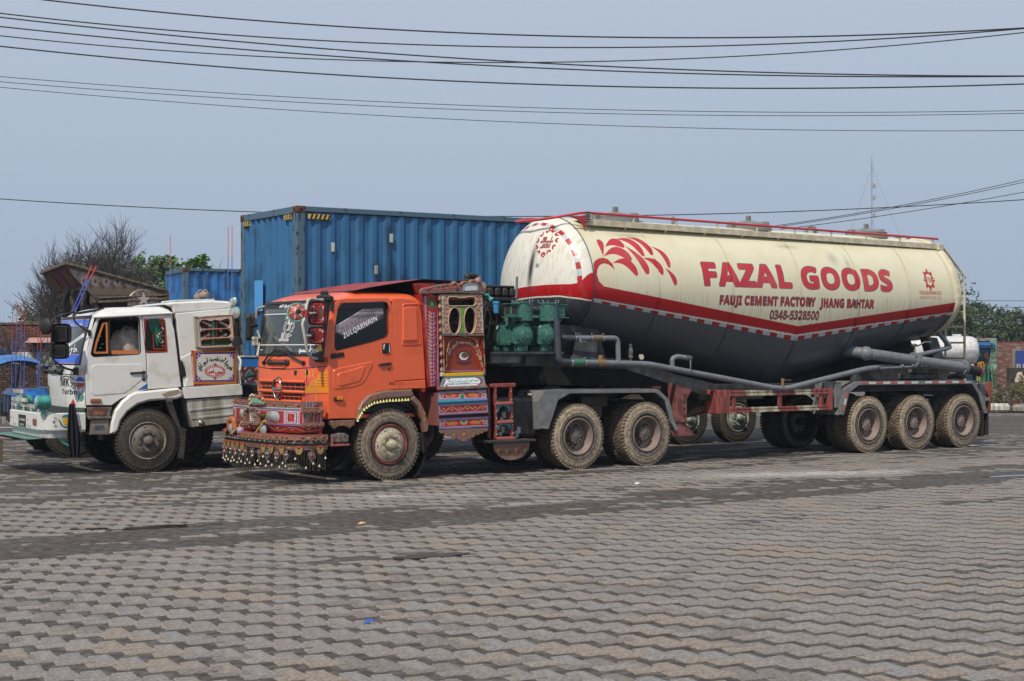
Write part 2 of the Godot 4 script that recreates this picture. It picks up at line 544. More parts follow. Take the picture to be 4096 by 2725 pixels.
# ---------------------------------------------------------------- shared looks
var M := {}
func looks() -> void:
	var grime := noise_tex("grime", 512, .012, Color(.74, .72, .69), Color(1, 1, 1), 5)
	var fine := noise_tex("fine", 256, .06, Color(.78, .77, .75), Color(1, 1, 1), 4)
	var streak := noise_tex("streak", 512, .02, Color(.72, .7, .66), Color(1, 1, 1), 4, 3, Vector2(1, 8))
	var rustt := noise_tex("rust", 512, .02, Color(.36, .17, .09), Color(1, 1, 1), 5, 3, Vector2(1, 2), .2, .42)
	var soft := noise_tex("soft", 256, .03, Color(.88, .87, .86), Color(1, 1, 1), 5)
	M.orange = mat(S(.78, .125, .04), .34, 0, noise_tex("paintwear", 512, .014, Color(.95, .94, .92), Color(1, 1, 1), 5, 3, Vector2(1, 1), .1, .5), .6)
	M.orange.clearcoat_enabled = true; M.orange.clearcoat = .35; M.orange.clearcoat_roughness = .22
	M.red = mat(S(.42, .035, .03), .5, 0, grime, .8)
	M.white = mat(S(.70, .70, .68), .33, 0, noise_tex("whitewear", 512, .012, Color(.93, .915, .885), Color(1, 1, 1), 5, 3, Vector2(1, 1), .1, .48), .6)
	M.white.clearcoat_enabled = true; M.white.clearcoat = .3; M.white.clearcoat_roughness = .25
	M.whitedirty = mat(S(.56, .55, .52), .5, 0, streak, .7)
	M.cream = mat(S(.66, .6, .44), .45, 0, soft, .8)
	M.tankgrey = mat(S(.045, .052, .062), .42, 0, grime, .5)
	M.frame = mat(S(.055, .06, .068), .6, 0, grime, .8)
	M.pipe = mat(S(.19, .205, .23), .5, 0, soft, 1.2)
	M.pipedark = mat(S(.05, .055, .075), .45, 0, soft, 1.2)
	M.fender = mat(S(.2, .205, .21), .55, 0, soft, .8)
	M.black = mat(S(.012, .012, .013), .5)
	M.blackgloss = mat(S(.01, .01, .011), .2)
	M.blackplastic = mat(S(.018, .018, .02), .55, 0, fine, 2)
	M.dark = mat(S(.02, .019, .018), .85, 0, grime, 1)
	M.chassis = mat(S(.03, .028, .026), .8, 0, grime, 1)
	M.rubber = mat(S(1, 1, 1), .85, 0, noise_tex("rubberdust", 512, .02, Color(.72, .7, .68), Color(1, 1, 1), 5), 1.3)
	M.rim = mat(S(.27, .205, .18), .6, 0, soft, 1.6)
	M.rimcream = mat(S(.5, .45, .33), .55, 0, fine, 1.6)
	M.rimred = mat(S(.30, .06, .05), .6, 0, grime, 1.6)
	M.hub = mat(S(.17, .145, .125), .65, 0, fine, 2)
	M.green = mat(S(.055, .185, .15), .38, 0, fine, 1.4)
	M.chrome = mat(S(.6, .6, .6), .22, 1.0, fine, 3)
	M.steel = mat(S(.35, .35, .34), .45, .8, grime, 2)
	M.brass = mat(S(.42, .27, .15), .5, .6, fine, 3)
	M.glass = mat(Color(.55, .6, .6, .16), .04)
	M.glass.transparency = BaseMaterial3D.TRANSPARENCY_ALPHA
	M.glass.vertex_color_use_as_albedo = false
	M.tint = mat(S(.012, .013, .014), .08)
	M.amber = mat(S(.75, .23, .02), .15)
	M.lens = mat(S(.62, .64, .64), .12, .5, fine, 3)
	M.redlens = mat(S(.4, .02, .02), .2)
	M.guard = mat(S(.34, .085, .075), .6, 0, streak, .9)
	M.guardcream = mat(S(.55, .5, .36), .6, 0, streak, .9)
	M.legred = mat(S(.25, .085, .075), .7, 0, grime, .9)
	M.box40 = mat(S(.027, .13, .285), .5, 0, noise_tex("boxwear", 512, .01, Color(.62, .66, .66), Color(1, 1, 1), 5, 3, Vector2(1, 2), .18, .5), .35)
	M.box20 = mat(S(.03, .16, .46), .5, 0, grime, .4)
	M.rustblue = mat(S(.07, .13, .19), .7, 0, rustt, .9)
	M.rust = mat(S(.13, .06, .035), .85, 0, grime, 2)
	M.blue = mat(S(.03, .19, .62), .35, 0, grime, 1)
	M.teal = mat(S(.08, .42, .36), .45, 0, grime, 1)
	M.purple = mat(S(.03, .02, .055), .95, 0, fine, 3)
	M.cable = mat(S(.02, .02, .02), .7)
	M.brick = mat(S(.9, .9, .9), .95, 0, fine, 2)
	M.mortar = mat(S(.14, .11, .09), .95, 0, grime, 1)
	M.plasterwhite = mat(S(.6, .6, .58), .9, 0, streak, .3)
	M.mint = mat(S(.35, .56, .46), .9, 0, streak, .3)
	M.concrete = mat(S(.3, .28, .25), .95, 0, grime, .8)
	M.wood = mat(S(.16, .12, .085), .9, 0, streak, 1.5)
	M.bark = mat(S(.055, .045, .042), .95, 0, fine, 3)
	M.twig = mat(S(.075, .062, .06), .95)
	M.cloth = mat(S(.52, .45, .4), .95, 0, fine, 3)
	M.skin = mat(S(.25, .13, .08), .7)
	M.stud = mat(S(.22, .16, .14), .35, .7, fine, 3)
	M.studred = mat(S(.30, .06, .045), .4, .1)
	M.tin = mat(S(.30, .25, .24), .5, .5, grime, 3)
	M.bell = mat(S(.58, .52, .42), .5, .2, fine, 3)
	M.chain = mat(S(.09, .075, .06), .6, .6)
# ---------------------------------------------------------------- yard
const TO := Vector3(-1.802, 0, -23.322)      # where the orange truck stands: front near tyre
func lane(x: float, z: float) -> float:        # metres on the camera's side of the truck's near wheels
	return (x - TO.x) * .5842 + (z - TO.z) * .8116
func along_lane(x: float, z: float) -> float:
	return (x - TO.x) * .8116 - (z - TO.z) * .5842
var n1 := FastNoiseLite.new()
var n2 := FastNoiseLite.new()
var n3 := FastNoiseLite.new()
func dirtiness(x: float, z: float) -> float:
	var l := lane(x, z)
	var a := along_lane(x, z)
	var edge := 5.45 + .35 * n1.get_noise_2d(a * 6.0, 3.0)
	var q := n1.get_noise_2d(a * 5.0, l * 22.0)
	var q2 := n2.get_noise_2d(x * 30.0, z * 30.0)
	var b := -.5
	if l < edge:
		b = .08 + .55 * smoothstep(3.2, 4.6, l) - .35 * smoothstep(1.0, 2.4, l) * (1.0 - smoothstep(2.6, 3.6, l))
		b += .3 * (1.0 - smoothstep(-1.2, .8, l))
	else:
		b += .55 * exp(-pow((l - 7.1 - .5 * n1.get_noise_2d(a * 4.0, 40.0)) / .28, 2.0)) * smoothstep(-1.0, 1.5, q * 3.0 + 1.0)
	return b + q * .85 + q2 * .35
func powder(x: float, z: float) -> float:       # spilled cement lying white on the ground
	var p := 0.0
	for s in [[4.55, -24.6, 2.0, .42, .8], [-1.45, -20.9, 1.1, .25, .45], [.15, -19.9, .8, .2, .35], [9.3, -22.9, .8, .16, .4], [2.3, -16.2, .9, .2, .16]]:
		var d := Vector2(x - s[0], z - s[1]).rotated(.25)
		p = maxf(p, s[4] * exp(-pow(d.x / s[2], 2.0) - pow(d.y / s[3], 2.0)))
	return p * (.65 + .7 * n2.get_noise_2d(x * 60.0, z * 60.0))
func paver_mesh(k: int) -> ArrayMesh:
	var mb := MB.new()
	var r := RandomNumberGenerator.new()
	r.seed = 40 + k
	var L := .142
	var w := .0655
	var top := PackedVector2Array()
	for e in [[-L, -w], [-L * .55, -w - .003], [-L * .12, -w + .003], [L * .12, -w - .002], [L * .55, -w + .003], [L, -w + .001], [L + .003, 0], [L, w], [L * .55, w + .003], [L * .12, w - .003], [-L * .12, w + .002], [-L * .55, w - .003], [-L, w - .001], [-L - .003, 0]]:
		top.append(Vector2(e[0] + r.randf_range(-.009, .009), e[1] + r.randf_range(-.0065, .0065)))
	mb.xf = Transform3D(Basis(Vector3.RIGHT, -PI / 2), Vector3.ZERO)
	mb.prism(top, -.03, 0.0, .007, [], false)
	return mb.mesh()
func yard() -> void:
	n1.frequency = .05; n1.seed = 11; n1.fractal_octaves = 3
	n2.frequency = .05; n2.seed = 23; n2.fractal_octaves = 3
	n3.frequency = .05; n3.seed = 37; n3.fractal_octaves = 2
	var dust := noise_tex("dust", 512, .02, Color(.66, .64, .62), Color(1.0, 1.0, 1.0), 5)
	var gm := mat(S(.17, .15, .14), .95, 0, dust, .22)
	var mb := MB.new()
	mb.quad(V(-420, -.032, -420), V(420, -.032, -420), V(420, -.032, 60), V(-420, -.032, 60))
	var g := obj("ground", mb, gm)
	tag(g, "wide yard of grey interlocking pavers with trodden brown dirt", "", "", "structure")
	# soil between and over the pavers
	var dm := mat(S(1, 1, 1), .95, 0, dust, .9)
	var d := MB.new()
	var st := .075
	var nx := 290
	var nz := 350
	var rows: Array[PackedVector3Array] = []
	var tint: Array[PackedColorArray] = []
	for i in nz:
		var pr := PackedVector3Array()
		var pc := PackedColorArray()
		var z := -8.3 - i * st * (1.0 + i * .0012)
		for j in nx:
			var x := (-145 + j) * st * (1.0 + i * .0026) * .72 + (0.0 if i < 0 else i * .003)
			var q := dirtiness(x, z)
			var y := -.0085 + .0125 * clampf(q * 1.1 + .25, -.4, 1.0) + .003 * n3.get_noise_2d(x * 120.0, z * 120.0)
			pr.append(V(x, y, z))
			var t := n3.get_noise_2d(x * 9.0, z * 9.0)
			var c := Color(.088, .072, .062).lerp(Color(.1, .094, .09), clampf(.5 + t * 1.3, 0, 1))
			c = c.lerp(Color(.6, .6, .6), clampf(powder(x, z), 0.0, .9))
			pc.append(c)
		rows.append(pr); tint.append(pc)
	for i in nz - 1:
		for j in nx - 1:
			var p := [rows[i][j], rows[i + 1][j], rows[i + 1][j + 1], rows[i][j + 1]]
			var cc := [tint[i][j], tint[i + 1][j], tint[i + 1][j + 1], tint[i][j + 1]]
			for k in [0, 1, 2, 0, 2, 3]:
				d.v.append(p[k]); d.c.append(cc[k]); d.u.append(Vector2.ZERO)
			var na: Vector3 = (p[2] - p[0]).cross(p[1] - p[0]).normalized()
			if na.y < 0: na = -na
			for k in 6: d.n.append(na)
	var dirt := obj("dirt", d, dm, g)
	dirt.set_meta("kind", "stuff")
	# pavers in a herringbone
	var shapes: Array[ArrayMesh] = []
	for k in 6: shapes.append(paver_mesh(k))
	var tones := [Color(.245, .216, .203), Color(.225, .208, .2), Color(.265, .236, .22), Color(.2, .176, .164), Color(.24, .232, .226), Color(.265, .225, .19)]
	var pt := noise_tex("paverface", 512, .03, Color(.8, .79, .78), Color(1, 1, 1), 5)
	var mats := []
	for t in tones: mats.append(mat(S(t.r, t.g, t.b), .88, 0, pt, 2.4))
	var white := mat(Color(1, 1, 1), .88, 0, pt, 2.4)
	var th := deg_to_rad(27.0)
	var U := .1525
	var all := []
	var ex := Vector3(cos(th), 0, -sin(th))
	var ez := Vector3(sin(th), 0, cos(th))
	rng.seed = 5
	for i in range(-330, 330):
		for j in range(-330, 330):
			var m := posmod(i - j, 4)
			if m != 0 and m != 3: continue
			var p := ex * (i * U) + ez * (j * U)
			p += ex * U if m == 0 else ez * U
			p += V(0, 0, -22)
			if p.z > -8.6 or p.z < -36.0 or absf(p.x) > -p.z * .335 + .5: continue
			var q := dirtiness(p.x, p.z)
			var y := .0035 * n1.get_noise_2d(p.x * 40.0, p.z * 40.0) + rng.randf_range(-.0022, .0022) - .0085 * smoothstep(-.2, .55, q)
			if q > .1 and rng.randf() < .42: y += .007
			var bs := Basis(Vector3.UP, (th if m == 0 else th + PI / 2) + (PI if rng.randf() < .5 else 0.0) + rng.randf_range(-.018, .018))
			bs = Basis(Vector3(rng.randf_range(-1, 1), 0, rng.randf_range(-1, 1)).normalized(), rng.randf_range(0, .012)) * bs
			var tn := n2.get_noise_2d(p.x * 14.0, p.z * 14.0)
			var k := clampi(int((tn * 1.6 + .5) * 5.0 + rng.randf_range(-1.3, 1.3)), 0, 5)
			if powder(p.x, p.z) > .22: k = 6
			all.append([-p.z + absf(p.x) * .1, Transform3D(bs, p + V(0, y, 0)), k, rng.randi() % 6, clampf(powder(p.x, p.z), 0, .85)])
	all.sort_custom(func(a, b): return a[0] < b[0])
	var byshape := [[], [], [], [], [], []]
	for a in all.size():
		var e = all[a]
		if a < 300: inst("paver", shapes[e[3]], mats[mini(e[2], 5)], g, e[1])
		else: byshape[e[3]].append(e)
	for k in 6:
		var mm := MultiMesh.new()
		mm.transform_format = MultiMesh.TRANSFORM_3D
		mm.use_colors = true
		mm.mesh = shapes[k]
		mm.instance_count = byshape[k].size()
		for a in byshape[k].size():
			var e = byshape[k][a]
			mm.set_instance_transform(a, e[1])
			var c: Color = tones[mini(e[2], 5)]
			mm.set_instance_color(a, c.lerp(Color(.6, .6, .6), e[4]))
		var o := MultiMeshInstance3D.new()
		o.multimesh = mm
		o.material_override = white
		nm(o, "pavers", g)
		o.set_meta("kind", "stuff")
# ---------------------------------------------------------------- wheels
var wheel_cache := {}
# kind: "drive" deep dish, "steer" domed disc; dust 0..1; the outer face lies on z = 0, axle along z
func wheel_meshes(key: String, R: float, kind: String, dust: float, mark := 0.0) -> Array:
	if wheel_cache.has(key): return wheel_cache[key]
	var w := Transform3D(MB.along(Vector3.BACK), Vector3.ZERO)
	var t := MB.new()
	var blk := Color(.022, .021, .02)
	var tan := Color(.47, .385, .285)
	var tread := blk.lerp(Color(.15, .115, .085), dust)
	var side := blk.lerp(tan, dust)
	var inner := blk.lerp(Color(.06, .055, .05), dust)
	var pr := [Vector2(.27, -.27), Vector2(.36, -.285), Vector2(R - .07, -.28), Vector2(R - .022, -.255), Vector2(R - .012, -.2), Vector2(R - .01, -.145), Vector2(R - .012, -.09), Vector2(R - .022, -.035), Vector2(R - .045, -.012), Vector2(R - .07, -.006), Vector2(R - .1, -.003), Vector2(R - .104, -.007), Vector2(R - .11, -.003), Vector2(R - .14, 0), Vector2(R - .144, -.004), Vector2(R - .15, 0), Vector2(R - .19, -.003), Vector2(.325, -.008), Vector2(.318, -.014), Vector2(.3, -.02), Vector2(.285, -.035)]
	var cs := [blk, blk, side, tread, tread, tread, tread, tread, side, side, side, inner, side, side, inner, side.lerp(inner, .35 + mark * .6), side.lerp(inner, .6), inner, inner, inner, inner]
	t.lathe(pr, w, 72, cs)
	var n := 54
	for k in n:
		for row in 4:
			var a := TAU * (k + (.5 if row % 2 == 1 else 0.0)) / n
			var zz: float = [-.045, -.11, -.18, -.245][row]
			var b := Basis(Vector3.BACK, a)
			b = b * Basis(Vector3.UP, [.25, -.3, .3, -.25][row])
			t.col = tread.lerp(side, .5 if row == 0 else .1)
			t.box(Basis(Vector3.BACK, a) * V(R - .011, 0, zz), V(.022, TAU * R / n * .68, [.055, .05, .05, .055][row]), Basis(Vector3.BACK, a) * Basis(Vector3.RIGHT, [.3, -.35, .35, -.3][row]))
			if row == 0:
				t.box(Basis(Vector3.BACK, a) * V(R - .03, 0, -.022), V(.026, TAU * R / n * .55, .012), Basis(Vector3.BACK, a) * Basis(Vector3.UP, .45))
	t.col = Color.WHITE
	var r := MB.new()
	var h := MB.new()
	if kind == "drive":
		r.lathe([Vector2(.3, -.02), Vector2(.3, -.008), Vector2(.288, -.004), Vector2(.278, -.012), Vector2(.272, -.05), Vector2(.258, -.07), Vector2(.25, -.15), Vector2(.243, -.175), Vector2(.2, -.192), Vector2(.13, -.185), Vector2(0, -.185)], w, 56)
		h.lathe([Vector2(.118, -.186), Vector2(.118, -.12), Vector2(.108, -.112), Vector2(.108, -.085), Vector2(.095, -.075), Vector2(.0, -.07)], w, 28)
		for k in 10:
			var a := TAU * k / 10
			h.box(V(cos(a) * .1, sin(a) * .1, -.082), V(.03, .026, .03), Basis(Vector3.BACK, a), .004)
			h.disc(V(cos(a) * .152, sin(a) * .152, -.165), Vector3.BACK, .018, .05, 6)
		h.col = Color(.06, .055, .05)
		for k in 5:
			var a := TAU * (k + .3) / 5
			h.disc(V(cos(a) * .2, sin(a) * .2, -.189), Vector3.BACK, .026, .006, 12)
		h.col = Color.WHITE
	else:
		r.lathe([Vector2(.3, -.02), Vector2(.3, -.006), Vector2(.288, .0), Vector2(.278, -.008), Vector2(.27, -.03), Vector2(.262, -.035)], w, 56)
		h.lathe([Vector2(.264, -.04), Vector2(.255, -.022), Vector2(.23, -.012), Vector2(.2, .018), Vector2(.175, .03), Vector2(.118, .03), Vector2(.11, .012), Vector2(.082, .012), Vector2(.078, .06), Vector2(.066, .072), Vector2(.06, .1), Vector2(.045, .112), Vector2(0, .114)], w, 44)
		for k in 10:
			var a := TAU * k / 10
			h.disc(V(cos(a) * .146, sin(a) * .146, .045), Vector3.BACK, .017, .034, 6)
			h.disc(V(cos(a) * .146, sin(a) * .146, .032), Vector3.BACK, .024, .008, 10)
		h.col = Color(.02, .018, .016)
		for k in 10:
			var a := TAU * (k + .5) / 10
			if k % 2 == 0: h.box(V(cos(a) * .216, sin(a) * .216, .002), V(.016, .05, .012), Basis(Vector3.BACK, a) * Basis(Vector3.UP, .62), .004)
		h.col = Color.WHITE
	wheel_cache[key] = [t.mesh(), r.mesh(), h.mesh()]
	return wheel_cache[key]
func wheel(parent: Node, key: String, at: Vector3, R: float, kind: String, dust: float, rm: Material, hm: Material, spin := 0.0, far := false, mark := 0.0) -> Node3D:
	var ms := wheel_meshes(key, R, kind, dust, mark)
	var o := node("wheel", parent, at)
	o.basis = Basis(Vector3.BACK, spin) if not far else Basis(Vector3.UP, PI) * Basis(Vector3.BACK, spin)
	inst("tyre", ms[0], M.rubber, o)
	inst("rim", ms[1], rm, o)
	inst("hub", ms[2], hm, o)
	return o
# hand-written script laid as thin paint on a surface; place gives a point for (along, up)
func script3(mb: MB, s: String, place: Callable, wide: float, h: float, pen: float) -> void:
	var x := 0.0
	var gl := []
	for ch in s:
		var g := Pic.pen(ch)
		gl.append([g, x]); x += g[0]
	var sc := wide / maxf(x, .1)
	for it in gl:
		for st in it[0][1]:
			var q: Array[Vector2] = []
			for k in range(0, st.size(), 2): q.append(Vector2((it[1] + st[k]) * sc, st[k + 1] * h))
			if q.size() == 1: q = [q[0] - Vector2(pen * .6, 0), q[0] + Vector2(pen * .6, 0)]
			stroke3(mb, q, place, pen)
func stroke3(mb: MB, q: Array, place: Callable, pen: float) -> void:
	for k in q.size() - 1:
		var a: Vector2 = q[k]
		var b: Vector2 = q[k + 1]
		var d := (b - a).normalized() * pen * .5
		var o := d.orthogonal()
		a -= d * .5; b += d * .5
		mb.quad(place.call(a.x + o.x, a.y + o.y), place.call(b.x + o.x, b.y + o.y), place.call(b.x - o.x, b.y - o.y), place.call(a.x - o.x, a.y - o.y))
func letters3(mb: MB, s: String, place: Callable, wide: float, h: float, bold := true) -> void:   # printed capitals laid on a surface
	var f := SystemFont.new()
	f.font_names = PackedStringArray(["Droid Sans"])
	f.font_weight = 700 if bold else 400
	var t := TextMesh.new()
	t.font = f; t.font_size = 64; t.pixel_size = 1.0; t.depth = 0.0; t.text = s; t.curve_step = 4.0
	var ar := t.get_mesh_arrays()
	var a: PackedVector3Array = ar[Mesh.ARRAY_VERTEX]
	var src := PackedVector2Array()
	if ar[Mesh.ARRAY_INDEX] != null and ar[Mesh.ARRAY_INDEX].size() > 0:
		for i in ar[Mesh.ARRAY_INDEX]: src.append(Vector2(a[i].x, a[i].y))
	else:
		for q in a: src.append(Vector2(q.x, q.y))
	if src.is_empty(): return
	var r := MB.rect(src)
	for i in range(0, src.size(), 3):
		var p: Array[Vector3] = []
		for k in 3:
			var q := src[i + k]
			p.append(place.call((q.x - r.position.x) / r.size.x * wide, (q.y - r.position.y) / r.size.y * h))
		mb.tri(p[0], p[1], p[2])
func dome(mb: MB, at: Vector3, ax: Vector3, r: float) -> void:
	mb.lathe([Vector2(r, 0), Vector2(r * .92, r * .28), Vector2(r * .6, r * .55), Vector2(0, r * .68)], Transform3D(MB.along(ax), at), 9)
func scallop(x0: float, x1: float, y: float, depth: Callable, n: int, amp: float) -> PackedVector2Array:   # a tin apron with a scalloped foot
	var p := PackedVector2Array([Vector2(x1, y), Vector2(x0, y)])
	var m := n * 5
	for i in m + 1:
		var t := float(i) / m
		p.append(Vector2(lerpf(x0, x1, t), y - depth.call(t) - amp * absf(sin(PI * n * t))))
	return p
# ---------------------------------------------------------------- painted sheets
const CR := Color(.66, .1, .1)
const LB := Color(.32, .4, .66)
func border(p: Pic, k: int) -> void:
	p.rc(0, 0, p.W, k, LB); p.rc(0, p.H - k, p.W, k, LB); p.rc(0, 0, k, p.H, LB); p.rc(p.W - k, 0, k, p.H, LB)
	for i in range(0, p.W, 5):
		p.rc(i, k / 3, 2, k / 2, Color(.85, .75, .78)); p.rc(i, p.H - k + k / 3, 2, k / 2, Color(.85, .75, .78))
	for i in range(0, p.H, 5):
		p.rc(k / 3, i, k / 2, 2, Color(.85, .75, .78)); p.rc(p.W - k + k / 3, i, k / 2, 2, Color(.85, .75, .78))
	p.rc(k, k, p.W - 2 * k, 2, Color(.9, .75, .75)); p.rc(k, p.H - k - 2, p.W - 2 * k, 2, Color(.9, .75, .75))
	p.rc(k, k, 2, p.H - 2 * k, Color(.9, .75, .75)); p.rc(p.W - k - 2, k, 2, p.H - 2 * k, Color(.9, .75, .75))
func wear(p: Pic, amount: float, c: Color) -> Pic:   # scuffs, grime and fading of painted tin
	var f := FastNoiseLite.new()
	f.frequency = .035; f.fractal_octaves = 4; f.seed = p.W + p.H
	for y in p.H:
		for x in p.W:
			var k := f.get_noise_2d(x, y) * 1.5 + .35
			if k > 0.0: p.im.set_pixel(x, y, p.im.get_pixel(x, y).lerp(c, clampf(k * amount, 0, .85)))
	return p
func pillar_art() -> Pic:
	var p := Pic.new(72, 400, Color(.68, .12, .1))
	p.rc(0, 0, 8, 400, LB); p.rc(62, 0, 10, 400, LB); p.rc(9, 0, 3, 400, Color(.85, .7, .72)); p.rc(58, 0, 3, 400, Color(.85, .7, .72))
	for i in 80:
		p.rc(3, i * 5, 3, 2, Color(.7, .72, .8)); p.rc(66, i * 5, 3, 2, Color(.7, .72, .8))
	p.flower(35, 36, 23, 8, Color(.08, .45, .25), Color(.7, .62, .42))
	p.ell(35, 36, 8, 8, Color(.75, .5, .2)); p.ell(35, 36, 6, 6, Color(.66, .6, .55))
	for i in 21:
		var y := 74.0 + i * 15.5
		p.leaf(37, y + 10, 24, 10, PI + .75, Color(.73, .66, .66))
		p.leaf(38, y + 10, 23, 8, -.95, Color(.08, .2, .5) if i % 2 == 0 else Color(.35, .45, .7))
		p.leaf(38, y + 8, 14, 4, -.85, Color(.75, .78, .85))
	return wear(p, .3, Color(.42, .32, .3))
func frame_art() -> Pic:   # flowers and vines round the little windows
	var p := Pic.new(256, 256, Color(.72, .6, .52))
	for k in 2:
		var x := 26.0 if k == 0 else 230.0
		var s := 1.0 if k == 0 else -1.0
		var pts := []
		for i in 40: pts.append(Vector2(x + 9 * sin(i * .55) * s, 8 + i * 6.2))
		p.line(pts, 4, Color(.3, .31, .33))
		for i in 9:
			p.leaf(x, 16 + i * 27, 20, 9, (.6 if i % 2 == 0 else 2.4), Color(.33, .34, .36))
			p.leaf(x + 8 * s, 24 + i * 27, 18, 9, -.5 if k == 0 else PI + .5, Color(.72, .18, .12))
			p.ell(x + 14 * s, 34 + i * 27, 4, 4, Color(.85, .62, .2))
			p.ell(x - 13 * s, 30 + i * 27, 5, 8, Color(.8, .76, .74))
	for i in 12: p.leaf(34 + i * 17, 12 + (i % 2) * 6, 15, 7, .4 * (i % 3), Color(.7, .2, .13) if i % 3 else Color(.3, .52, .2))
	p.rc(48, 78, 160, 13, Color(.28, .58, .16)); p.rc(118, 78, 20, 170, Color(.28, .58, .16))
	for i in 14: p.leaf(56 + i * 11, 84, 10, 5, .5 * (1 if i % 2 else -1), Color(.35, .36, .36))
	for i in 12: p.ell(128, 98 + i * 12, 3, 3, Color(.8, .78, .2))
	for i in 8: p.leaf(128, 100 + i * 18, 9, 4, .8 if i % 2 else 2.4, Color(.36, .4, .38))
	p.leaf(60, 240, 30, 10, 0, Color(.32, .6, .2)); p.leaf(160, 240, 30, 10, 0, Color(.32, .6, .2))
	return wear(p, .22, Color(.45, .38, .34))
func arch_art() -> Pic:
	var p := Pic.new(256, 232, Color(.7, .57, .48))
	p.rc(0, 0, 256, 62, Color(.66, .14, .1))
	for k in 2:
		for i in 9:
			var x := (30.0 + i * 11) if k == 0 else (226.0 - i * 11)
			p.leaf(x, 30, 22, 8, -2.2 + i * .55, Color(.34, .34, .36)); p.leaf(x, 26, 17, 5, -1.2 + i * .8, Color(.9, .62, .25))
		p.ell(20 if k == 0 else 236, 96, 9, 9, Color(.3, .31, .34)); p.ell(20 if k == 0 else 236, 96, 5, 5, Color(.85, .82, .8))
		for i in 5: p.leaf(16 if k == 0 else 240, 118 + i * 20, 20, 7, 1.2 if i % 2 else 1.9, Color(.3, .32, .36))
	return wear(p, .2, Color(.45, .38, .34))
func back_art() -> Pic:
	var o := Color(.55, .2, .07)
	var p := Pic.new(256, 256, o)
	var plc := func(a: float, b: float) -> Vector2:
		var t := -a / 92.0 + .06
		return Vector2(128, 148) + Vector2(cos(t), sin(t)) * (92.0 + b)
	p.script("fydan gdz Transpwrt kmpny lqman", plc, 282, 20, 3.4, Color(.82, .8, .78))
	for i in 16: p.leaf(128, 146, 46, 16, TAU * i / 16, Color(.24, .1, .24))
	p.ell(128, 146, 38, 38, Color(.24, .1, .24)); p.ell(128, 146, 32, 32, o)
	p.ell(128, 146, 29, 27, Color(.85, .85, .85)); p.ell(134, 140, 23, 20, Color(.12, .45, .36)); p.ell(133, 140, 15, 15, o)
	for k in [-1, 1]:
		for i in 6: p.leaf(128 + 46 * k, 165 - i * 10, 14, 6, -1.2 if k > 0 else -1.9, Color(.25, .11, .26))
	p.poly(pv([80, 178, 128, 196, 176, 178, 178, 192, 128, 210, 78, 192]), Color(.27, .12, .27))
	var pl2 := func(a: float, b: float) -> Vector2: return Vector2(184 - a, 224 - b)
	p.script("mahmwd anjnyrng", pl2, 112, 12, 2.6, Color(.42, .38, .12))
	p.rc(0, 232, 256, 24, Color(.45, .16, .3))
	for i in 4: p.rc(0, 233 + i * 6, 256, 3, [Color(.25, .27, .5), Color(.75, .4, .4), Color(.75, .6, .6), Color(.25, .25, .45)][i])
	return p
func board_art() -> Pic:
	var p := Pic.new(300, 84, Color(.47, .47, .45))
	p.rc(0, 0, 300, 8, Color(.1, .45, .42))
	p.poly(pv([14, 44, 24, 22, 50, 10, 250, 10, 276, 22, 286, 44, 276, 66, 250, 80, 50, 80, 24, 66]), Color(.42, .08, .3))
	for i in 12: p.ell(30 + 2 * (i % 2), 20 + i * 5, 6, 3, Color(.84, .84, .84))
	p.poly(pv([28, 44, 36, 28, 60, 14, 240, 14, 264, 28, 272, 44, 264, 62, 240, 78, 60, 78, 36, 62]), Color(.82, .83, .84))
	var pl := func(a: float, b: float) -> Vector2: return Vector2(262 - a, 44 - b)
	p.script("mHmwd atwz skymp yarts Tyksla", pl, 214, 20, 3.0, Color(.1, .5, .48))
	p.text("0348.5328500", 44, 196, 68, 14, Color(.1, .09, .28))
	var pl2 := func(a: float, b: float) -> Vector2: return Vector2(256 - a, 66 - b)
	p.script("sard asHab", pl2, 52, 10, 2.2, Color(.25, .15, .4))
	return p
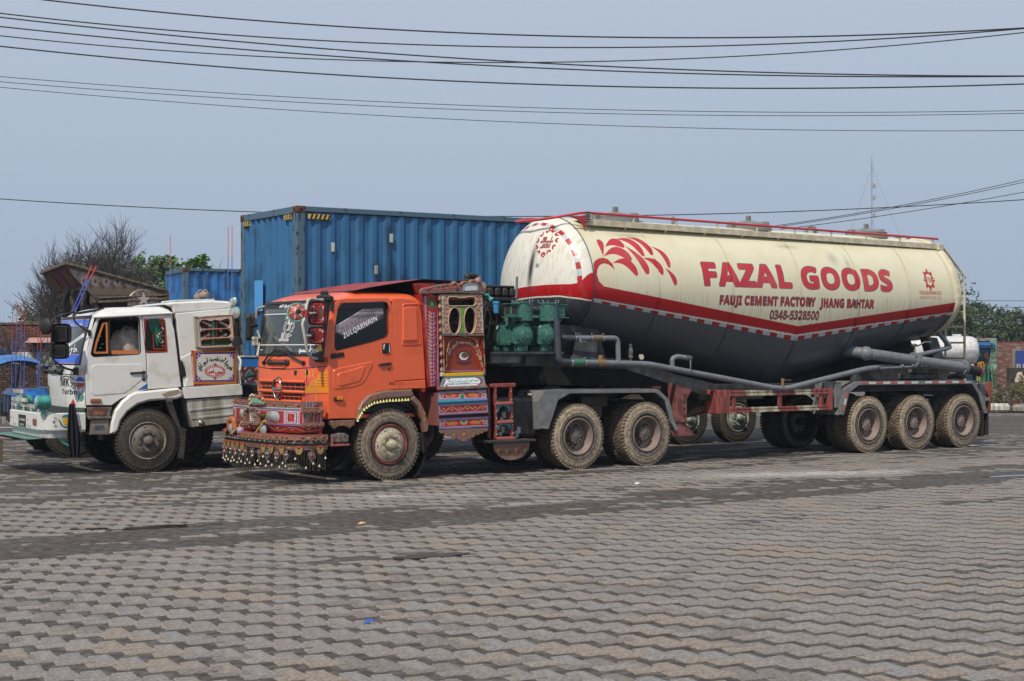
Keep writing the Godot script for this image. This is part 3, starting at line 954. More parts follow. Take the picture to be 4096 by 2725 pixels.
func locker_art() -> Pic:
	var p := Pic.new(300, 220, Color(.62, .12, .1))
	for b in 3:
		var y: int = [0, 66, 154][b]
		var h: int = [54, 66, 66][b]
		p.rc(0, y, 300, h, LB)
		for i in 60: p.rc(i * 5, y + 3, 3, 3, Color(.75, .72, .78)); p.rc(i * 5, y + h - 6, 3, 3, Color(.75, .72, .78))
		p.rc(6, y + 9, 288, h - 18, Color(.86, .66, .66)); p.rc(9, y + 12, 282, h - 24, Color(.66, .1, .09))
		var m := y + h / 2
		if b != 1:
			for s in [-1, 1]:
				p.leaf(150 + s * 30, m, 74, h * .5, 0 if s > 0 else PI, Color(.72, .42, .4)); p.leaf(150 + s * 36, m, 62, h * .42, 0 if s > 0 else PI, Color(.72, .3, .1))
				for i in 9: p.rc(150 + s * (46 + i * 5), m - 9, 2, 18, Color(.85, .65, .25))
				p.line([Vector2(150 + s * 90, m + 10), Vector2(150 + s * 108, m - 12), Vector2(150 + s * 126, m - 8), Vector2(150 + s * 134, m + 6)], 9, Color(.68, .5, .5))
				p.ell(150 + s * 128, m + 3, 13, 13, Color(.72, .56, .55)); p.ell(150 + s * 128, m + 3, 5, 5, Color(.2, .16, .35))
				p.leaf(150 + s * 104, m - 13, 22, 9, 0 if s > 0 else PI, Color(.74, .66, .36))
			for i in 6: p.leaf(150, m + (10 if b == 0 else -10), 27, 15, (PI + PI * (i + .2) / 5.4) if b == 0 else PI * (i + .2) / 5.4, Color(.72, .62, .52))
			p.ell(150, m + (10 if b == 0 else -10), 12, 11, Color(.1, .48, .35))
		else:
			p.scroll(8, m, 292, 15, 6, 3.5, Color(.84, .62, .56), Color(.3, .56, .6), Color(.56, .54, .34))
			for i in 6: p.leaf(30 + i * 46, m + (8 if i % 2 else -8), 20, 10, .5 if i % 2 else -.5, Color(.1, .36, .14))
	p.rc(0, 54, 300, 11, Color(.2, .6, .72)); p.rc(0, 134, 300, 18, Color(.03, .07, .075))
	return wear(p, .2, Color(.42, .33, .31))
func tin_art(w: int, h: int, key: int) -> Pic:   # embossed, partly painted tin
	var p := Pic.new(w, h, Color(.5, .4, .37))
	p.rc(0, 3, w, 3, Color(.38, .3, .28)); p.rc(0, h - 8, w, 3, Color(.62, .52, .48))
	var n := maxi(2, w / 44)
	for i in n:
		var x := (i + .5) * w / n
		p.ell(x, h * .5, w * .42 / n, h * .3, Color(.58, .27, .18)); p.ell(x, h * .5, w * .3 / n, h * .2, Color(.62, .5, .3) if (i + key) % 2 else Color(.42, .5, .25))
		p.leaf(x, h * .5, w * .3 / n, h * .2, .5, Color(.35, .2, .2)); p.leaf(x, h * .5, w * .3 / n, h * .2, PI - .5, Color(.6, .35, .2)); p.ell(x, h * .5, 3, 3, Color(.85, .75, .6))
	return wear(p, .6, Color(.45, .37, .34))
func mirror_art() -> Pic:
	var p := Pic.new(96, 96, Color(.62, .09, .1))
	p.rc(0, 0, 96, 4, Color(.55, .5, .55)); p.rc(84, 0, 12, 96, Color(.25, .18, .45)); p.rc(90, 0, 6, 96, Color(.6, .56, .58)); p.rc(0, 92, 96, 4, Color(.5, .4, .45))
	for i in 5:
		p.leaf(6 + i * 5, 20 - i * 2, 16, 6, .9, Color(.82, .74, .74)); p.leaf(6 + i * 5, 76 + i * 2, 16, 6, -.9, Color(.82, .74, .74))
	for i in 5: p.leaf(66, 48, 20, 10, -1.4 + i * .7, Color(.12, .5, .4))
	p.line([Vector2(50, 30), Vector2(82, 8)], 1.5, Color(.8, .7, .7)); p.line([Vector2(50, 66), Vector2(82, 90)], 1.5, Color(.8, .7, .7))
	for i in 6: p.ell(30 + i * 8, 34 + (i % 2) * 28, 1.5, 1.5, Color(.85, .8, .8))
	return wear(p, .25, Color(.6, .42, .42))
# ---------------------------------------------------------------- orange tractor truck
func lut(t: Array, y: float) -> float:
	for i in range(0, t.size() - 2, 2):
		if y <= t[i + 2] or i == t.size() - 4: return lerpf(t[i + 1], t[i + 3], clampf((y - t[i]) / (t[i + 2] - t[i]), 0, 1))
	return t[1]
const XF := [.9, -1.17, 1.2, -1.21, 1.5, -1.235, 1.83, -1.21, 2.3, -1.11, 2.62, -1.02, 2.7, -.98]
const XS := [.9, -1.005, 1.63, -1.005, 1.85, -.985, 2.62, -.915, 2.7, -.88]
func fp(z: float, y: float, off := 0.0) -> Vector3:   # a point of the cab's front skin
	var s := clampf((z + 1.165) / 1.115, -1, 1)
	var x := lerpf(lut(XF, y), lut(XS, y), pow(absf(s), 4.0))
	var nx := 1.0 - .75 * pow(absf(s), 6.0)
	return V(x - off * nx, y, z + off * (1.0 - nx) * signf(s) * 1.2)
func skin(mb: MB, z0: float, z1: float, y0: float, y1: float, off: float, nz := 20, ny := 8) -> void:
	var g := []
	for i in ny + 1:
		var r := []
		for j in nz + 1: r.append(fp(lerpf(z0, z1, float(j) / nz), lerpf(y0, y1, float(i) / ny), off))
		g.append(r)
	mb.grid(g)
func skin_poly(mb: MB, p: PackedVector2Array, off: float) -> void:   # (z, y) outline laid on the front
	for q in [p]:
		var ix := Geometry2D.triangulate_polygon(q)
		for i in range(0, ix.size(), 3):
			mb.tri(fp(q[ix[i]].x, q[ix[i]].y, off), fp(q[ix[i + 1]].x, q[ix[i + 1]].y, off), fp(q[ix[i + 2]].x, q[ix[i + 2]].y, off))
func mirror(parent: Node, called: String, at: Vector3, s: Vector3, yaw: float, bm: Material, round := false, face := Vector3.ZERO) -> void:
	var o := node(called, parent, at, yaw)
	var sh := MB.new()
	if round:
		sh.lathe([Vector2(0, -.05), Vector2(s.x * .3, -.045), Vector2(s.x * .48, -.015), Vector2(s.x * .5, .015), Vector2(s.x * .47, .02), Vector2(0, .02)], Transform3D(MB.along(Vector3.BACK), Vector3.ZERO), 24)
	else:
		sh.prism(round_poly(pv([-s.x / 2, -s.y / 2, s.x / 2, -s.y / 2, s.x / 2, s.y / 2, -s.x / 2, s.y / 2]), minf(s.x, s.y) * .28), -s.z, s.z * .3, s.z * .3)
		sh.xf = Transform3D(Basis(Vector3.UP, PI), Vector3.ZERO)
		sh.prism(round_poly(pv([-s.x / 2, -s.y / 2, s.x / 2, -s.y / 2, s.x / 2, s.y / 2, -s.x / 2, s.y / 2]), minf(s.x, s.y) * .28), -s.z * .2, s.z, s.z * .5)
	obj("mirror_shell", sh, bm, o)
	var gl := MB.new()
	if round: gl.disc(V(0, 0, .022), Vector3.BACK, s.x * .44, .004, 20)
	else: gl.bb(V(-s.x * .42, -s.y * .42, s.z * .3), V(s.x * .42, s.y * .42, s.z * .3 + .004))
	obj("mirror_glass", gl, M.chrome, o)
func tractor() -> void:
	var t := node("tractor_truck", self, TO, deg_to_rad(35.75))
	tag(t, "orange cab-over tractor truck with painted bumper, chain fringe and decorated sleeper panel", "truck")
	var mb: MB
	# wheels
	wheel(t, "osteer", V(0, .53, 0), .53, "steer", .62, M.rimred, M.rimcream, .4)
	wheel(t, "osteer", V(.02, .53, -2.36), .53, "steer", .62, M.rimred, M.rimcream, 1.4, true)
	for k in 2:
		var x: float = [3.55, 5.0][k]
		wheel(t, "drive%d" % k, V(x, .53, 0), .53, "drive", [1.0, .92][k], M.rim, M.hub, .7 + k, false, [.5, .2][k])
		wheel(t, "drive_in", V(x, .53, -.33), .53, "drive", .5, M.rim, M.hub, .3 + k)
		wheel(t, "drive_in", V(x, .53, -2.02), .53, "drive", .5, M.rim, M.hub, .3 + k, true)
		wheel(t, "drive_in", V(x, .53, -2.36), .53, "drive", .5, M.rim, M.hub, .5 + k, true)
	# chassis
	mb = MB.new()
	for z in [-.78, -1.6]:
		mb.bb(V(-1.0, .78, z - .05), V(6.0, 1.03, z + .05), .01)
	for x in [-.9, .6, 1.8, 2.9, 4.25, 5.9]: mb.bb(V(x, .8, -1.6), V(x + .1, 1.0, -.78))
	for x in [0.0, 3.55, 5.0]: mb.tube([V(x, .53, -2.2), V(x, .53, -.2)], .085, 12)
	for x in [3.55, 5.0]: mb.ball(V(x, .53, -1.2), V(.26, .26, .24), 16)
	mb.bb(V(-.5, .55, -1.5), V(.7, 1.05, -.9), .05)
	mb.bb(V(2.9, .95, -1.75), V(5.8, 1.06, -.65), .01)
	for x in [3.2, 4.3, 5.3]: mb.bb(V(x, .62, -.95), V(x + .25, .95, -.72), .01)
	obj("chassis", mb, M.chassis, t)
	# cab shell
	mb = MB.new()
	skin(mb, -.05, -2.28, .93, 1.83, 0, 40, 14)
	for k in 2:
		var a := -.05 if k == 0 else -2.28
		var b := -.13 if k == 0 else -2.2
		skin(mb, a, b, 1.83, 2.66, 0, 5, 8)
	var fpn := obj("front_panel", mb, M.orange, t)
	# roof
	mb = MB.new()
	var g := []
	for i in 25:
		var u := i / 24.0
		var r := []
		for j in 33:
			var s := -1.0 + 2.0 * j / 32.0
			s = signf(s) * (1.0 - pow(1.0 - absf(s), 1.6))
			var z := -1.165 + 1.115 * s
			var x0 := fp(z, 2.66).x
			var x := lerpf(x0, .68, 1.0 - pow(1.0 - u, 1.0) if u > 0 else 0.0)
			var e := sqrt(maxf(0, 1.0 - pow(absf(s), 7.0)))
			var ff := 1.0 - pow(1.0 - clampf(u / .33, 0, 1), 2.2)
			var fb := sqrt(maxf(0.0, 1.0 - pow(clampf((u - .8) / .2, 0, 1), 2.4)))
			r.append(V(x, 2.655 + (.1 * ff + .05 * minf(1.0, u * 3.0)) * e * fb - (.25 * (1.0 - fb)), z))
		g.append(r)
	mb.grid(g)
	obj("roof", mb, M.orange, t)
	# sides: door and quarter panel
	var door_p := pv([-1.001,0.937,-1.015,1.284,-1.02,1.645,-1.008,1.886,-.965,2.247,-.934,2.549,-.906,2.615,-.842,2.665,-.727,2.681,-.044,2.7,0.016,2.682,0.047,2.625,0.062,2.502,0.076,2.131,0.088,1.801,0.098,1.472,0.118,1.348,-.02,1.337,-.187,1.319,-.329,1.267,-.434,1.187,-.505,1.077,-.544,0.932])
	var win_p := round_poly(pv([-.906,1.922,-.906,2.227,-.865,2.489,-.8,2.601,-.068,2.642,-.023,2.6,-.02,2.135,-.305,2.054]), .07)
	var quart := pv([0.066,2.696,0.245,2.705,0.441,2.68,0.549,2.609,0.581,2.447,0.613,1.967,0.643,1.492,0.101,1.467,0.091,1.801,0.079,2.131,0.066,2.502])
	var strip := pv([0.101,1.455,0.643,1.48,0.655,1.35,0.122,1.345])
	for side in 1:
		var dn := node("door", t)
		mb = MB.new()
		mb.prism(MB.inset(door_p, -.003 if Geometry2D.is_polygon_clockwise(door_p) else .003), -.1, -.045, .008, [win_p])
		obj("door_skin", mb, M.orange, dn)
		mb = MB.new()
		mb.prism(round_poly(pv([-.949,1.653,-.256,1.772,-.294,1.67,-.398,1.488,-.468,1.426,-.589,1.389,-.945,1.352]), .06), -.06, -.036, .011)
		mb.prism(round_poly(pv([-.881,1.588,-.389,1.706,-.49,1.473,-.858,1.393]), .05), -.05, -.026, .011)
		obj("door_relief", mb, M.orange, dn)
		# window
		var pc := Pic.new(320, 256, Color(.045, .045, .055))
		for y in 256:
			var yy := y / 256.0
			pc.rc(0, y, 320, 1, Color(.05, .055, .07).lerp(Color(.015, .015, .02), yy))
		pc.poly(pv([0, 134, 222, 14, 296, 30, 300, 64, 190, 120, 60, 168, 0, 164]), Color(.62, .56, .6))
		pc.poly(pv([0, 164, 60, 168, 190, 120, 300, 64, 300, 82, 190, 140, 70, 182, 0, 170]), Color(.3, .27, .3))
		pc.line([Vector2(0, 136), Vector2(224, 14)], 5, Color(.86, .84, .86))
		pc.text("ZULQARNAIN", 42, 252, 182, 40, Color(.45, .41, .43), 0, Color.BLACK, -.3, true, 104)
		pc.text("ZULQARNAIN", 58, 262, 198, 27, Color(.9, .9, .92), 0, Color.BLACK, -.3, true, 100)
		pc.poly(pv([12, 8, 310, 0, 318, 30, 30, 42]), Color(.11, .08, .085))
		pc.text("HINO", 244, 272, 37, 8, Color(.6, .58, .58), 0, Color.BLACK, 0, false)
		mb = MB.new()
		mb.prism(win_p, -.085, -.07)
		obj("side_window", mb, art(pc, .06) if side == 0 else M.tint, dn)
		mb = MB.new()
		mb.prism(MB.inset(win_p, -.012), -.075, -.041, .004, [win_p])
		obj("window_seal", mb, M.blackplastic, dn)
		mb = MB.new()
		mb.prism(round_poly(pv([-.835,2.594,-.812,2.618,-.08,2.647,-.027,2.628,0.001,2.538,-.032,2.537,-.066,2.549,-.819,2.514,-.89,2.488]), .03), -.04, -.018, .01)
		obj("wind_deflector", mb, M.tint, dn)
		mb = MB.new()
		mb.prism(round_poly(pv([-.178,1.714,-.145,1.729,0.022,1.748,0.039,1.732,0.034,1.711,-.14,1.696,-.174,1.692]), .01), -.045, -.012, .008)
		mb.disc(V(0.003,1.648, -.04), Vector3.BACK, .014, .02, 10)
		obj("handle", mb, M.blackplastic, dn)
		mb = MB.new()
		mb.prism(round_poly(pv([-.111,2.032,0.02,2.034,0.02,1.88,-.111,1.88]), .02), -.05, -.03, .008)
		obj("vent_frame", mb, M.blackgloss, dn)
		mb = MB.new()
		for q in [[-.101,1.935,-.104,1.997,-.075,2.024,-.073,2.011,-.085,1.974,-.085,1.946], [-.003,2.014,0.004,2.014,0.009,1.892,-.003,1.892]]: 
			mb.prism(pv(q), -.031, -.0285)
			mb.cut()
		obj("vent_gleam", mb, M.white, dn)
		mb = MB.new()
		mb.prism(round_poly(pv([-.988,1.862,-.766,1.897,-.752,1.837,-.986,1.797]), .015), -.05, -.033, .006)
		obj("model_plate", mb, M.blackgloss, dn)
		mb = MB.new()
		letters3(mb, "FM1J", func(a, b): return V(-.97 + a, 1.83 + b + a * .1, -.0305), .19, .055)
		obj("plate_letters", mb, M.blackplastic, dn)
		mb = MB.new()
		mb.prism(round_poly(pv([-.929,1.247,-.789,1.256,-.788,1.194,-.929,1.189]), .012), -.05, -.012, .01)
		obj("marker_base", mb, M.blackplastic, dn)
		mb = MB.new()
		mb.bb(V(-.895, 1.205, -.02), V(-.795, 1.255, -.002), .006)
		obj("marker_lamp", mb, M.amber, dn)
		mb = MB.new()
		letters3(mb, "EURO2", func(a, b): return V(.01 + a, 1.415 + b, -.043), .26, .035)
		obj("badge", mb, M.blackplastic, dn)
	mb = MB.new()
	mb.xf = Transform3D(Basis.from_scale(V(1, 1, -1)), V(0, 0, -2.33))
	mb.prism(door_p, -.1, -.045, .008)
	obj("door", mb, M.orange, t)
	mb = MB.new()
	mb.xf = Transform3D(Basis.from_scale(V(1, 1, -1)), V(0, 0, -2.335))
	mb.prism(win_p, -.07, -.04)
	obj("side_window", mb, M.tint, t)
	for side in 2:
		mb = MB.new()
		if side == 1: mb.xf = Transform3D(Basis.from_scale(V(1, 1, -1)), V(0, 0, -2.33))
		mb.prism(quart, -.1, -.045, .008)
		mb.prism(strip, -.1, -.043, .008)
		mb.prism(round_poly(pv([0.232,2.608,0.262,2.623,0.496,2.633,0.521,2.612,0.57,2.029,0.556,2.004,0.247,1.991,0.233,2.012]), .05), -.06, -.032, .012)
		mb.prism(round_poly(pv([0.242,2.566,0.474,2.578,0.501,2.075,0.242,2.062]), .03), -.05, -.022, .01)
		obj("quarter_panel", mb, M.orange, t)
	mb = MB.new()
	mb.bb(V(.6, 1.3, -2.25), V(.66, 2.6, -.08))
	mb.bb(V(-1.0, .93, -2.25), V(.6, .98, -.1))
	obj("cab_back", mb, M.orange, t)
	# cab inside
	mb = MB.new()
	mb.bb(V(.42, 1.0, -2.2), V(.44, 2.62, -.12)); mb.bb(V(-.95, 1.0, -2.21), V(.44, 2.62, -2.19)); mb.bb(V(-.92, 1.0, -.14), V(.44, 2.62, -.12)); mb.bb(V(-.9, 2.6, -2.2), V(.44, 2.62, -.12)); mb.bb(V(-1.0, 1.0, -2.2), V(.44, 1.02, -.12))
	obj("cab_lining", mb, mat(S(.05, .052, .05), .9), t)
	mb = MB.new()
	mb.bb(V(-1.1, 1.55, -2.15), V(-.72, 1.8, -.18), .06)
	mb.bb(V(-1.0, 1.78, -1.0), V(-.8, 1.86, -.5), .03)
	obj("dashboard", mb, mat(S(.2, .21, .19), .8), t)
	mb = MB.new()
	for z in [-.65, -1.75]:
		mb.box(V(-.1, 1.55, z), V(.5, .14, .5), Basis(), .05)
		mb.box(V(.14, 1.95, z), V(.14, .75, .48), Basis(Vector3.BACK, -.15), .05)
		mb.box(V(.2, 2.4, z), V(.1, .18, .28), Basis(), .04)
		mb.cut()
	obj("seat", mb, mat(S(.1, .13, .12), .9), t)
	mb = MB.new()
	var ring := []
	for k in 25: ring.append(V(-.62 + .09 * cos(TAU * k / 24), 1.92 + .17 * cos(TAU * k / 24), -1.75 + .2 * sin(TAU * k / 24)))
	mb.tube(ring, .016, 8)
	mb.tube([V(-.62, 1.92, -1.75), V(-.85, 1.7, -1.75)], .03, 8)
	obj("steering_wheel", mb, M.blackplastic, t)
	# windscreen
	mb = MB.new()
	skin(mb, -.13, -2.2, 1.81, 1.875, -.002, 30, 2)
	skin(mb, -.13, -2.2, 2.56, 2.665, -.002, 30, 2)
	skin(mb, -.13, -.22, 1.87, 2.57, -.002, 4, 6)
	skin(mb, -2.11, -2.2, 1.87, 2.57, -.002, 4, 6)
	skin(mb, -.13, -2.2, 2.63, 2.67, .012, 30, 1)
	obj("windscreen_frame", mb, M.blackplastic, t)
	mb = MB.new()
	skin(mb, -.2, -2.13, 1.86, 2.58, -.006, 30, 6)
	obj("windscreen", mb, M.glass, t)
	mb = MB.new()
	skin(mb, -.2, -2.13, 2.5, 2.58, -.0085, 30, 2)
	obj("sun_strip", mb, M.black, t)
	mb = MB.new()
	var wl := func(z0: float, y0: float): return func(a, b): return fp(z0 - a, y0 + b, .004)
	var wr := func(z0: float, y0: float): return func(a, b): return fp(z0 + (-a), y0 + b, .004)
	skin(mb, -.22, -2.1, 2.468, 2.482, .003, 24, 1)
	skin(mb, -.22, -2.1, 2.0, 2.014, .003, 24, 1)
	# script runs from right to left as seen: towards the far side
	script3(mb, "lala alala mHmd rswl allh", wl.call(-.685,2.577), .86, .1, .016)
	script3(mb, "mashaallh", wl.call(-1.007,2.067), .3, .12, .016)
	script3(mb, "snjar xmhmwd", wl.call(-.219,1.904), .42, .1, .016)
	script3(mb, "7865", wl.call(-1.85, 1.93), .14, .08, .012)
	var em := [-1.068,2.303]
	var rg := []
	for k in 21: rg.append(Vector2(.115 * cos(TAU * k / 20), .145 * sin(TAU * k / 20)))
	var ep := func(a, b): return fp(em[0] + a, em[1] + b, .004)
	stroke3(mb, rg, ep, .008)
	for k in 18:
		var q := TAU * k / 18
		var rr := 1.22 + .16 * (k % 2)
		stroke3(mb, [Vector2(.125 * cos(q), .155 * sin(q)), Vector2(.125 * rr * cos(q + .15), .155 * rr * sin(q + .15)), Vector2(.125 * rr * cos(q + .32), .155 * rr * sin(q + .32))], ep, .012)
	script3(mb, "mashaalh", func(a, b): return fp(em[0] + .085 - a, em[1] + .01 + b, .004), .17, .09, .014)
	script3(mb, "allh", func(a, b): return fp(em[0] + .06 - a, em[1] - .08 + b, .004), .12, .08, .014)
	obj("windscreen_lettering", mb, mat(S(.7, .7, .7), .6), t).set_meta("kind", "stuff")
	mb = MB.new()
	var tri := pv([-.196,2.022,-.311,1.916,-.122,1.914])
	for i in tri.size(): tri[i].x = minf(tri[i].x, -.16)
	skin_poly(mb, tri, .005)
	obj("warning_sticker", mb, mat(S(.75, .42, .02), .5), t)
	mb = MB.new()
	skin_poly(mb, pv([-1.237,2.452,-1.129,2.454,-1.134,2.411,-1.244,2.409]), .004)
	obj("permit_sticker", mb, mat(S(.3, .5, .42), .5), t)
	# wipers
	for k in 2:
		mb = MB.new()
		var pp: Array = [[-.474,1.743,-.741,1.833,-.998,1.91], [-1.683,1.734,-1.493,1.844,-1.305,1.931]][k]
		var bl: Array = [[-1.267,1.845,-1.021,1.881,-.719,1.896], [-1.36,1.931,-1.082,1.92,-.854,1.907]][k]
		mb.tube([fp(pp[0], pp[1], .03), fp(pp[2], pp[3], .04), fp(pp[4], pp[5], .03)], .014, 6)
		mb.tube([fp(bl[0], bl[1], .02), fp(bl[2], bl[3], .025), fp(bl[4], bl[5], .02)], .009, 6)
		mb.disc(fp(pp[0], pp[1], .015), Vector3.LEFT, .03, .04, 12)
		obj("wiper", mb, M.blackplastic, t)
	# grab handle, decal, lamp, grille
	mb = MB.new()
	mb.box(fp(-1.21, 1.735, .02), V(.05, .05, .5), Basis(), .015)
	for z in [-.93, -1.49]: mb.box(fp(z, 1.745, .012), V(.05, .085, .13), Basis(), .02)
	obj("grab_handle", mb, M.blackplastic, t)
	mb = MB.new()
	mb.tube([fp(-.98, 1.7, .004), fp(-1.0, 1.665, .012), fp(-1.42, 1.665, .012), fp(-1.44, 1.7, .004)], .014, 8)
	mb.tube([fp(-1.0, 1.79, .004), fp(-1.42, 1.79, .004)], .012, 8)
	obj("handle_recess", mb, M.orange, t)
	mb = MB.new()
	skin_poly(mb, round_poly(pv([-.709,1.627,-.399,1.644,-.378,1.637,-.373,1.572,-.399,1.567,-.693,1.556,-.708,1.564]), .02), .004)
	obj("front_decal", mb, M.blackgloss, t)
	mb = MB.new()
	var sf := []
	for q in [[-2.06, 1.6], [-1.94, 1.6], [-1.94, 1.5], [-2.06, 1.5]]: sf.append(Vector2(q[0], q[1]))
	stroke3(mb, [sf[3], sf[0], sf[1], sf[2]], func(a, b): return fp(a, b, .004), .014)
	obj("square_decal", mb, M.steel, t)
	mb = MB.new()
	var seam := []
	for k in 21: seam.append(fp(lerpf(-.07, -2.26, k / 20.0), 1.645 + .05 * pow(absf(k / 10.0 - 1.0), 2.0), .0))
	mb.tube(seam, .006, 5)
	mb.tube([fp(-.4, 1.66, 0), fp(-.4, 1.5, 0), fp(-.36, 1.3, 0), fp(-.5, 1.14, 0)], .005, 5)
	var gs := []
	for k in 31:
		var z := lerpf(-.42, -1.9, k / 30.0)
		gs.append(fp(z, 1.425 + .1 * exp(-pow((z + 1.17) / .14, 2.0)), .001))
	mb.tube(gs, .006, 5)
	obj("panel_seam", mb, M.dark, t)
	# corner lamps wrap round to the door
	for side in 2:
		mb = MB.new()
		var gg := []
		for i in 9:
			var row := []
			for j in 13:
				var u := j / 12.0
				var z := lerpf(-.055, -.43, u)
				var yt := lerpf(1.64, 1.33, pow(u, 1.5))
				var q := fp(z, lerpf(1.31 - .015 * u, yt, i / 8.0), .012)
				row.append(q if side == 0 else V(q.x, q.y, -2.33 - q.z))
			gg.append(row)
		mb.grid(gg, false, side == 1)
		var lamp := obj("corner_lamp", mb, M.amber, t)
		mb = MB.new()
		for k in 5:
			var y := 1.585 - k * .042
			var row := []
			for j in 9:
				var q := fp(lerpf(-.075, -.12 - .055 * k, j / 8.0), y, .018)
				row.append(q if side == 0 else V(q.x, q.y, -2.33 - q.z))
			mb.tube(row, .004, 6)
		obj("lamp_rib", mb, mat(S(.85, .42, .05), .2), lamp).set_meta("kind", "stuff")
	mb = MB.new()
	var slots := [[1.388, .06, -.43, -1.84], [1.245, .058, -.52, -1.78]]
	for s in slots:
		var po := PackedVector2Array()
		for q in [[s[2], s[0] + s[1]], [s[2] - .02, s[0] - s[1]], [s[3] + .04, s[0] - s[1]], [s[3], s[0] + s[1] * .7]]: po.append(Vector2(q[0], q[1]))
		skin_poly2(mb, po, .004)
		mb.cut()
	obj("grille_opening", mb, M.black, t)
	mb = MB.new()
	for s in slots:
		var row := []
		var row2 := []
		var row3 := []
		for k in 25:
			var z := lerpf(s[2], s[3], k / 24.0)
			row.append(fp(z, s[0] - .004, .008)); row2.append(fp(z, s[0] + s[1] + .015, .01)); row3.append(fp(z, s[0] - s[1] - .018, .012))
		mb.tube(row, .007, 6); mb.tube(row2, .022, 8); mb.tube(row3, .026, 8)
	obj("grille", mb, M.orange, t)
	mb = MB.new()
	for s in slots:
		for k in 9:
			if k == 4: continue
			var z := lerpf(s[2], s[3], (k + .5) / 9.0)
			mb.tube([fp(z, s[0] + s[1], .006), fp(z, s[0] - s[1], .006)], .004, 4)
			mb.cut()
	obj("grille_rib", mb, M.orange, t)
	mb = MB.new()
	mb.ball(fp(-1.18, 1.345, .0), V(.03, .17, .15), 18)
	obj("badge_base", mb, M.orange, t)
	mb = MB.new()
	for sgn in [-1.0, 1.0]:
		var row := []
		for k in 13:
			var q := lerpf(-1.25, 1.25, k / 12.0)
			row.append(fp(-1.18 + sgn * .135 * cos(q), 1.345 + .16 * sin(q), .032))
		mb.tube(row, .016, 8)
	mb.box(fp(-1.18, 1.35, .034), V(.025, .045, .27), Basis(), .01)
	obj("emblem", mb, M.chrome, t)
	mirrors(t)
	cabinet(t)
	bumper(t)
	rear_gear(t)
func skin_poly2(mb: MB, p: PackedVector2Array, off: float) -> void:   # a wide band that follows the curve
	var n := 24
	for i in n:
		var a := float(i) / n
		var b := float(i + 1) / n
		var p0 := p[0].lerp(p[3], a); var p1 := p[0].lerp(p[3], b); var q0 := p[1].lerp(p[2], a); var q1 := p[1].lerp(p[2], b)
		mb.quad(fp(p0.x, p0.y, off), fp(p1.x, p1.y, off), fp(q1.x, q1.y, off), fp(q0.x, q0.y, off))
